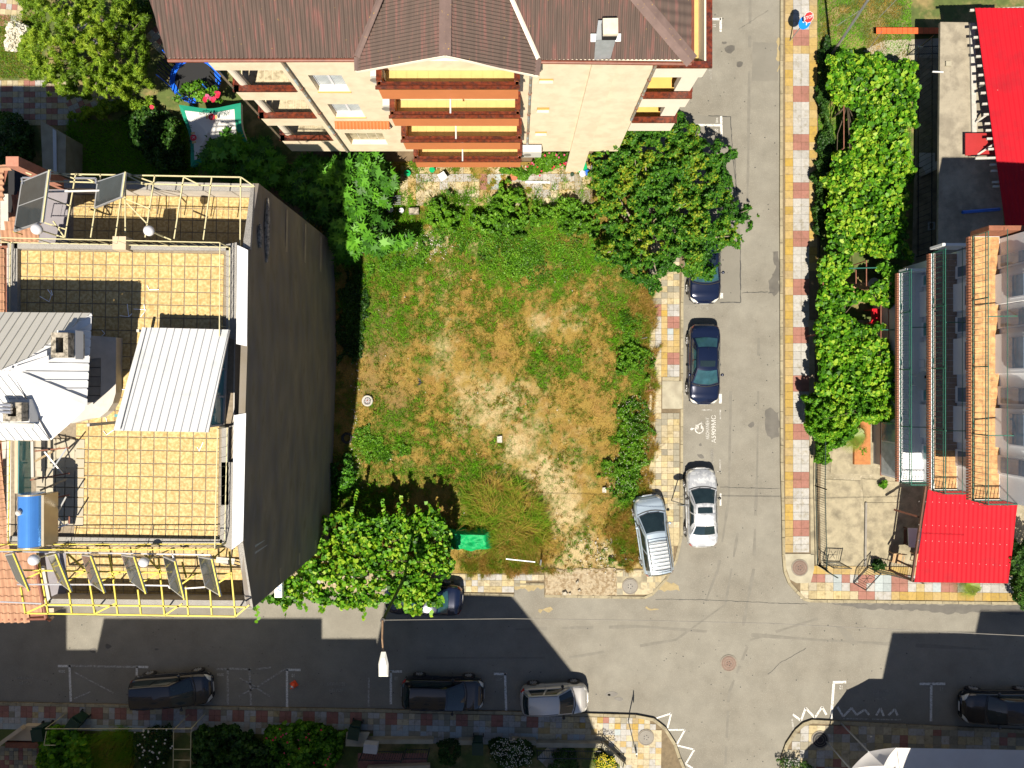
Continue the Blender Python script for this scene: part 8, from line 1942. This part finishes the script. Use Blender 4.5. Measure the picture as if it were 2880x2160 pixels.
mb = MB(); P = [q('A1', 350, 1040, 1.6), q('A1', 570, 1170, 1.6), q('A1', 565, 1500, 1.6), q('A1', 370, 1500, 1.6)]; mb.prism([p[:2] for p in P][::-1], 0, 1.6); t = tag(mb.build('garden_shed', MT['concrete_pale']), 'pale flat roofed concrete shed beside the shaded lawn', 'shed')
MB().slab([q('A1', 455, 1110, 1.66), q('A1', 485, 1130, 1.66), q('A1', 490, 1500, 1.66), q('A1', 462, 1500, 1.66)], .04).build('roof_strip', MT['flashing_white'], t)
# paved strip between lot and cream building
ps_ = MB(); ps_.prism([at(*p, .1)[:2] for p in [(1080, 470), (1700, 470), (1700, 575), (1080, 575)]][::-1], -.01, .085); pst = struct('patio', ps_, MT['joint'])
p5 = 68.5 / K * (HC - .1) / FP
rws = ['BYWWWWWWWBRWUBWWWWWWWWGB', 'BYBBBWBBBBRUUBBBWWBWBBGB', 'BYBBBBBBBBYYBBBBBWWBBBGG', 'BYBBBBBBGBYBBBBGBBBGGBGG']
tiles(pst, q('B2', 1245, 150, .1), (p5, 0), (0, -p5), [r_ for r_ in rws], .07, .045, name='patio_tile')
tiles(pst, q('B2', 1245, 78, .1), (p5, 0), (0, -p5), ['BBBBBBBBBBBBBBBBBBBBBBBB'], .07, .03, name='patio_tile')
MB().beam(q('A3', 115, 1575, .16), q('A3', 330, 1578, .16), .12, .1).build('white_edge', MT['flashing_white'], pst)
tag(MB().boxr(q('A2', 1612, 1525, .6), .42, .42, .05, .6).build('white_board', MT['sign_white']), 'square white board lying on the patio below the balconies', 'board')
for lb, z_, x, y, r_, h, m in (('green pot at the patio edge', 'A2', 1315, 1510, .17, .3, 'green_plastic'), ('green pot under the lowest orange balcony', 'A2', 1525, 1480, .15, .3, 'green_plastic'), ('white bucket beside a blue one on the patio', 'A3', 605, 1517, .17, .35, 'white_plastic'), ('blue bucket beside the white one on the patio', 'A3', 643, 1505, .14, .35, 'blue_plastic'),
    ('small dark pot left of the white bucket', 'A3', 518, 1515, .1, .2, 'bin_green'), ('red pot in front of the leafy bed', 'A3', 15, 1540, .2, .3, 'pot_terra'), ('round pale pot under the fig tree edge', 'B2', 1167, 467, .16, .3, 'canvas_white'), ('white pot between weeds and patio corner', 'B2', 1265, 480, .13, .4, 'white_plastic')):
    pot(lb, q(z_, x, y, .1), r_, h, m, group='pots and buckets around the patio')
tag(MB().boxr(q('A3', 603, 1425, .3), .5, .8, .05, .2).build('plant_box', MT['green_plastic']), 'bright green plastic sheet in the corner beside the flue', 'sheet')
tag(MB().boxr(q('A3', 700, 1475, .25), .28, .4, .4, 0).build('storage_box', MT['galv']), 'pale grey storage box half under the plum tree', 'box')
tag(MB().boxr(q('B2', 1368, 478, .2), .55, .32, .25, .05).build('plant_trough', MT['chimney_old']), 'weathered stone trough at the patio corner', 'trough')
mb = MB(); [mb.beam(q('B2', 1170, 345 + k * 14, .35), q('B2', 1250, 342 + k * 14, .4), .03) for k in range(6)]; tag(mb.build('wire_rack', MT['galv']), 'pale wire rack standing by the fig tree', 'rack')
# kerb of the paved strip, stone bits
for lb, z_, pts, h in (('small white angular stone on the broken concrete', 'D3', [(550, 1030), (575, 1008), (580, 1035), (560, 1055), (548, 1048)], .12), ('pale stone lump at the broken kerb', 'D3', [(430, 1115), (465, 1100), (485, 1130), (470, 1150), (432, 1148)], .15), ('flat pale stone beside the stone lump', 'D3', [(488, 1125), (510, 1120), (512, 1145), (490, 1152)], .1), ('rounded pale stone right of the stone lump', 'D3', [(565, 1100), (590, 1090), (598, 1112), (575, 1122)], .1)):
    mb = MB(); P = [q(z_, *p, .14) for p in pts]; c = sum((Vector(p) for p in P), Vector()) / len(P); mb.add([tuple(p) for p in P] + [tuple(Vector(p).lerp(c, .4) + Vector((0, 0, h))) for p in P], [tuple(range(len(P), 2 * len(P)))] + [(k, (k + 1) % len(P), len(P) + (k + 1) % len(P), len(P) + k) for k in range(len(P))]); tag(mb.build('stone', MT['stone_pale']), lb, 'stone')
for lb, z_, x, y, s in (('white crumpled paper on the lower lot path', 'C2', 2105, 1092, .28), ('white scrap of paper in the dry grass near the pale blue car', 'D3', 797, 240, .22), ('torn white bag beside the pavement tiles', 'C3', 1215, 385, .3)):
    c = q(z_, x, y, .25); mb = MB(); mb.grid(lambda u, v: (c[0] + (u - .5) * s, c[1] + (v - .5) * s * 1.3, .24 + .08 * float(vnoise(u * 7, v * 7, 1, x))), 6, 6); tag(mb.build('paper_scrap', MT['litter'], None), lb, 'litter')
for lb, a, b in (('thin rusty stake leaning out of the weeds onto the tiles', ('C3', 1150, 678), ('C3', 1230, 662)), ('short dark stub post casting a shadow in the yellow grass', ('D3', 975, 830), ('D3', 985, 838)), ('pale stick beside the tiles above the dark weed clump', ('C3', 1110, 225), ('C3', 1165, 212))):
    tag(MB().tube([q(*a, .15), q(*b, .75)], .025, 7).build('stake', MT['rust'] if 'rusty' in lb else MT['galv']), lb, 'stake')
t = thing('garden_gate_rail', 'pale low rail with a dark post at the foot of the tall grass', 'rail', q('D3', 100, 850, .1)); MB().beam(q('D2', 2160, 835, .7), q('D3', 200, 862, .7), .05, .05).build('rail', MT['galv'], t); MB().beam(q('D3', 245, 890, .1), q('D3', 250, 850, 1.2), .08).build('post', MT['galv'], t)
t = thing('shop_sign', 'white vertical shop sign with blue letters under the grey wall corner', 'sign', q('D2', 195, 1100, 0)); MB().box(*q('D2', 160, 1170, 3.2)[:2], 2.9, *q('D2', 225, 1040, 3.2)[:2], 3.2).build('sign_box', MT['lamp_white'], t); textmesh('АС', .3, MT['sign_blue'], 'lettering', t, q('D2', 208, 1085, 3.22), R(90))
# ------------------------------------------------------------------ gardens at the bottom: walls, gate, ramp, awning
t = thing('garden_wall', 'low concrete wall with dark iron fence panels along the lower pavement', 'wall', q('E2', 1200, 1430, 0))
for a, b, z_ in (((770, 1440), (1530, 1440), 'E2'), ((1750, 1450), (1870, 1450), 'E2'), ((0, 1440), (210, 1450), 'E3'), ((210, 1470), (775, 1475), 'E3'), ((775, 1470), (980, 1659), 'E3')):
    A_, B__ = Vector(q(z_, *a, .6)), Vector(q(z_, *b, .6)); d = (B__ - A_).normalized(); u = Vector((-d.y, d.x, 0)) * .12; MB().hexa([(p.x, p.y, 0) for p in (A_ - u, B__ - u, B__ + u, A_ + u)], [(p.x, p.y, .5) for p in (A_ - u, B__ - u, B__ + u, A_ + u)]).build('wall_length', MT['concrete_pale'], t)
fence('curved dark iron fence above the low wall, bottom centre', [q('E2', 1300, 1490, .2), q('E2', 1500, 1490, .2)], 1.2, m='fence_black'); fence('dark iron fence left of the white-speckled bush', [q('E2', 930, 1500, .2), q('E2', 1280, 1510, .2)], 1.2, m='fence_black')
fence('dark iron fence in front of the low plants, right of the white-speckled bush', [q('E3', 215, 1500, .45), q('E3', 770, 1505, .45), q('E3', 950, 1680, .45)], 1.0, m='fence_black')
t = tag(MB().boxr(q('E2', 1000, 1460, .9), .75, .5, .45, -.1).build('mail_box', MT['wall_white_dirty']), 'white meter cabinet on the low garden wall', 'cabinet')
t = thing('gate_post', 'pale square garden gate post by the green bin', 'post', q('E2', 855, 1430, 0)); MB().hexa([q('E2', *p, .1) for p in ((780, 1410), (930, 1410), (960, 1340), (790, 1340))], [q('E2', *p, .9) for p in ((775, 1470), (925, 1475), (985, 1350), (780, 1350))]).build('post_block', MT['concrete_pale'], t)
t = thing('entrance_ramp', 'cream walled entrance ramp with red brick edge, bottom left corner', 'ramp', q('E1', 200, 1380, 0)); MB().prism([q('E1', *p, .5)[:2] for p in ((0, 1450), (200, 1300), (350, 1300), (460, 1380), (420, 1430), (60, 1425))][::-1], 0, .45).build('ramp_slab', MT['plaster_beige'], t); MB().beam(q('E1', 60, 1450, .3), q('E1', 420, 1455, .3), .3, .3).build('brick_edge', MT['brick_edge'], t)
MB().beam(q('E1', 0, 1450, .75), q('E1', 200, 1305, .75), .2, .3).build('side_wall', MT['plaster_beige'], t)
t = thing('garden_arch', 'thin cream arch frame over the bottom left flower beds', 'arch', q('E1', 900, 1400, 0))
for a in ((390, 1320, 1660, 1320), (1500, 1340, 1495, 1700), (380, 1460, 400, 1340), (1500, 1497, 1650, 1497), (1500, 1590, 1650, 1592), (380, 1462, 480, 1462), (1650, 1340, 1645, 1659)): MB().beam(q('E1', a[0], a[1], 1.9), q('E1', a[2], a[3], 1.9), .03).build('arch_bar', MT['rail_cream'], t)
for x, y in ((390, 1320), (1500, 1330), (1650, 1320)): c = q('E1', x, y, 1.9); MB().beam(c, (c[0], c[1], .05), .03).build('post', MT['rail_cream'], t)
tiles(bpy.data.objects['garden_ground'], q('E1', 0, 1470, .1), (.26, 0), (0, -.26), [''.join(random.choice('GBR') for _ in range(9)) for _ in range(5)], .1, .02, name='crazy_paving', jit=.01)
tiles(bpy.data.objects['garden_ground'], q('E2', 880, 1530, .1), (.3, 0), (0, -.3), ['RRRRRRRRRRRRR'] * 3, .1, .02, name='courtyard_tile'); tiles(bpy.data.objects['garden_ground'], q('E3', 215, 1570, .1), (.3, .3), (.3, -.3), ['WBWB', 'BWBW', 'WBWB'], .1, .02, name='courtyard_tile')
MB().slab([q('E2', 960, 1655, .5), q('E2', 1500, 1635, .5), q('E2', 1500, 1700, .5), q('E2', 960, 1700, .5)], .3).build('step', MT['plaster_beige'], bpy.data.objects['garden_ground'])
t = thing('awning', 'white canvas tent awning with a pointed end, bottom right corner', 'awning', q('E4', 1400, 1640, 0))
pk = q('E4', 1110, 1482, 3.6); hz = [q('E4', 870, 1518, 3.2), q('E4', 715, 1670, 3.0), q('E4', 740, 1900, 2.9), q('E4', 1200, 1900, 3.1), q('E4', 1170, 1560, 3.2)]
pk2 = q('E4', 1000, 1640, 4.0)
for i, (a, b) in enumerate(zip([hz[0], hz[1], hz[2], hz[3], hz[4], pk], [hz[1], hz[2], hz[3], hz[4], pk, hz[0]])):
    mb = MB(); A_, B__, C__ = Vector(a), Vector(b), Vector(pk2); mb.grid(lambda u, v: A_.lerp(B__, u).lerp(C__, v * .995) - Vector((0, 0, .09 * math.sin(v * 3.14) + .05 * math.sin(u * 3.14) * (1 - v))), 6, 6); mb.build('canvas_panel', MT['canvas_white'], t, True)
a4 = [Vector(p) for p in (q('E4', 1115, 1485, 3.6), q('E4', 2300, 1505, 3.6), q('E4', 2300, 1900, 3.0), q('E4', 1170, 1900, 3.0))]
mb = MB(); mb.grid(lambda u, v: a4[0].lerp(a4[1], u).lerp(a4[3].lerp(a4[2], u), v) - Vector((0, 0, .12 * abs(math.sin(u * 9.4)) * math.sin(v * 3))), 60, 6); mb.build('long_canvas', MT['canvas_white'], t, True)
for p in hz[:3]: MB().beam(p, (p[0], p[1], .1), .06).build('pole', MT['galv'], t)
# ------------------------------------------------------------------ houses across the lower street (only their shadows reach the picture)
mat('facade_far', (.45, .40, .32), .9, .08, 1)
def house(label, poly, h, nm='street_house'):
    P = [at(x, y, 0)[:2] for x, y in poly]; t = thing(nm, label, 'building', (P[0][0], P[0][1], 0))
    MB().prism(P, 0, h - .3).build('wall', MT['facade_far'], t); cx_ = sum(p[0] for p in P) / len(P); cy_ = sum(p[1] for p in P) / len(P)
    MB().prism(P, h - .299, h).build('roof', MT['roof_clay'], t)
    (x0_, y0_), (x1_, y1_) = P[0], P[1]
    for k in range(int(abs(x1_ - x0_) / 2.2)):
        for f in range(int(h / 3)):
            x = x0_ + (x1_ - x0_) * (k + .5) / max(1, int(abs(x1_ - x0_) / 2.2)); y = y0_ + (y1_ - y0_) * (k + .5) / max(1, int(abs(x1_ - x0_) / 2.2))
            wo = MB().box(x - .5, y, f * 3 + 1, x + .5, y + .05, f * 3 + 2.4).build('window', MT['window_white'], t); MB().box(x - .42, y + .051, f * 3 + 1.08, x + .42, y + .06, f * 3 + 2.32).build('pane', MT['window_glass'], wo)
house('neighbouring house beyond the left picture edge', [(330, 640), (345, 640), (345, 680), (330, 680)], 1) if False else None
t = thing('street_house', 'unseen tall block beyond the left picture edge, added to shade the garden', 'building', (-27, 0, 0)); MB().box(-34, -6, 0, -22.8, 7.9, 15.6).build('wall', MT['facade_far'], t)  # unseen plain block, added so its shadow darkens the garden lawn and path
house('tall house across the lower street, far left block', [(-500, 2224), (80, 2224), (80, 2700), (-500, 2700)], 18)
house('lower link house across the lower street', [(82, 2224), (188, 2224), (188, 2700), (82, 2700)], 13.9)
house('long house across the lower street, middle block', [(190, 2224), (804, 2224), (804, 2700), (190, 2700)], 17)
house('plain house across the lower street, right of the middle block', [(806, 2224), (970, 2224), (970, 2700), (806, 2700)], 15)
house('corner house with slanting front across the lower street', [(973, 2226), (1315, 2242), (1335, 2264), (1491, 2461), (1560, 2634), (973, 2700)], 20)
house('large corner house beyond the awning, lower right', [(2401, 2292), (2633, 2292), (2633, 2900), (2401, 2900)], 18)
house('tall house at the lower right beyond the awning', [(2636, 2288), (3300, 2288), (3300, 2900), (2636, 2900)], 20)
house('low pavilion behind the awning, lower right', [(2213, 2333), (2350, 2196), (2400, 2196), (2400, 2390), (2271, 2390)], 8)
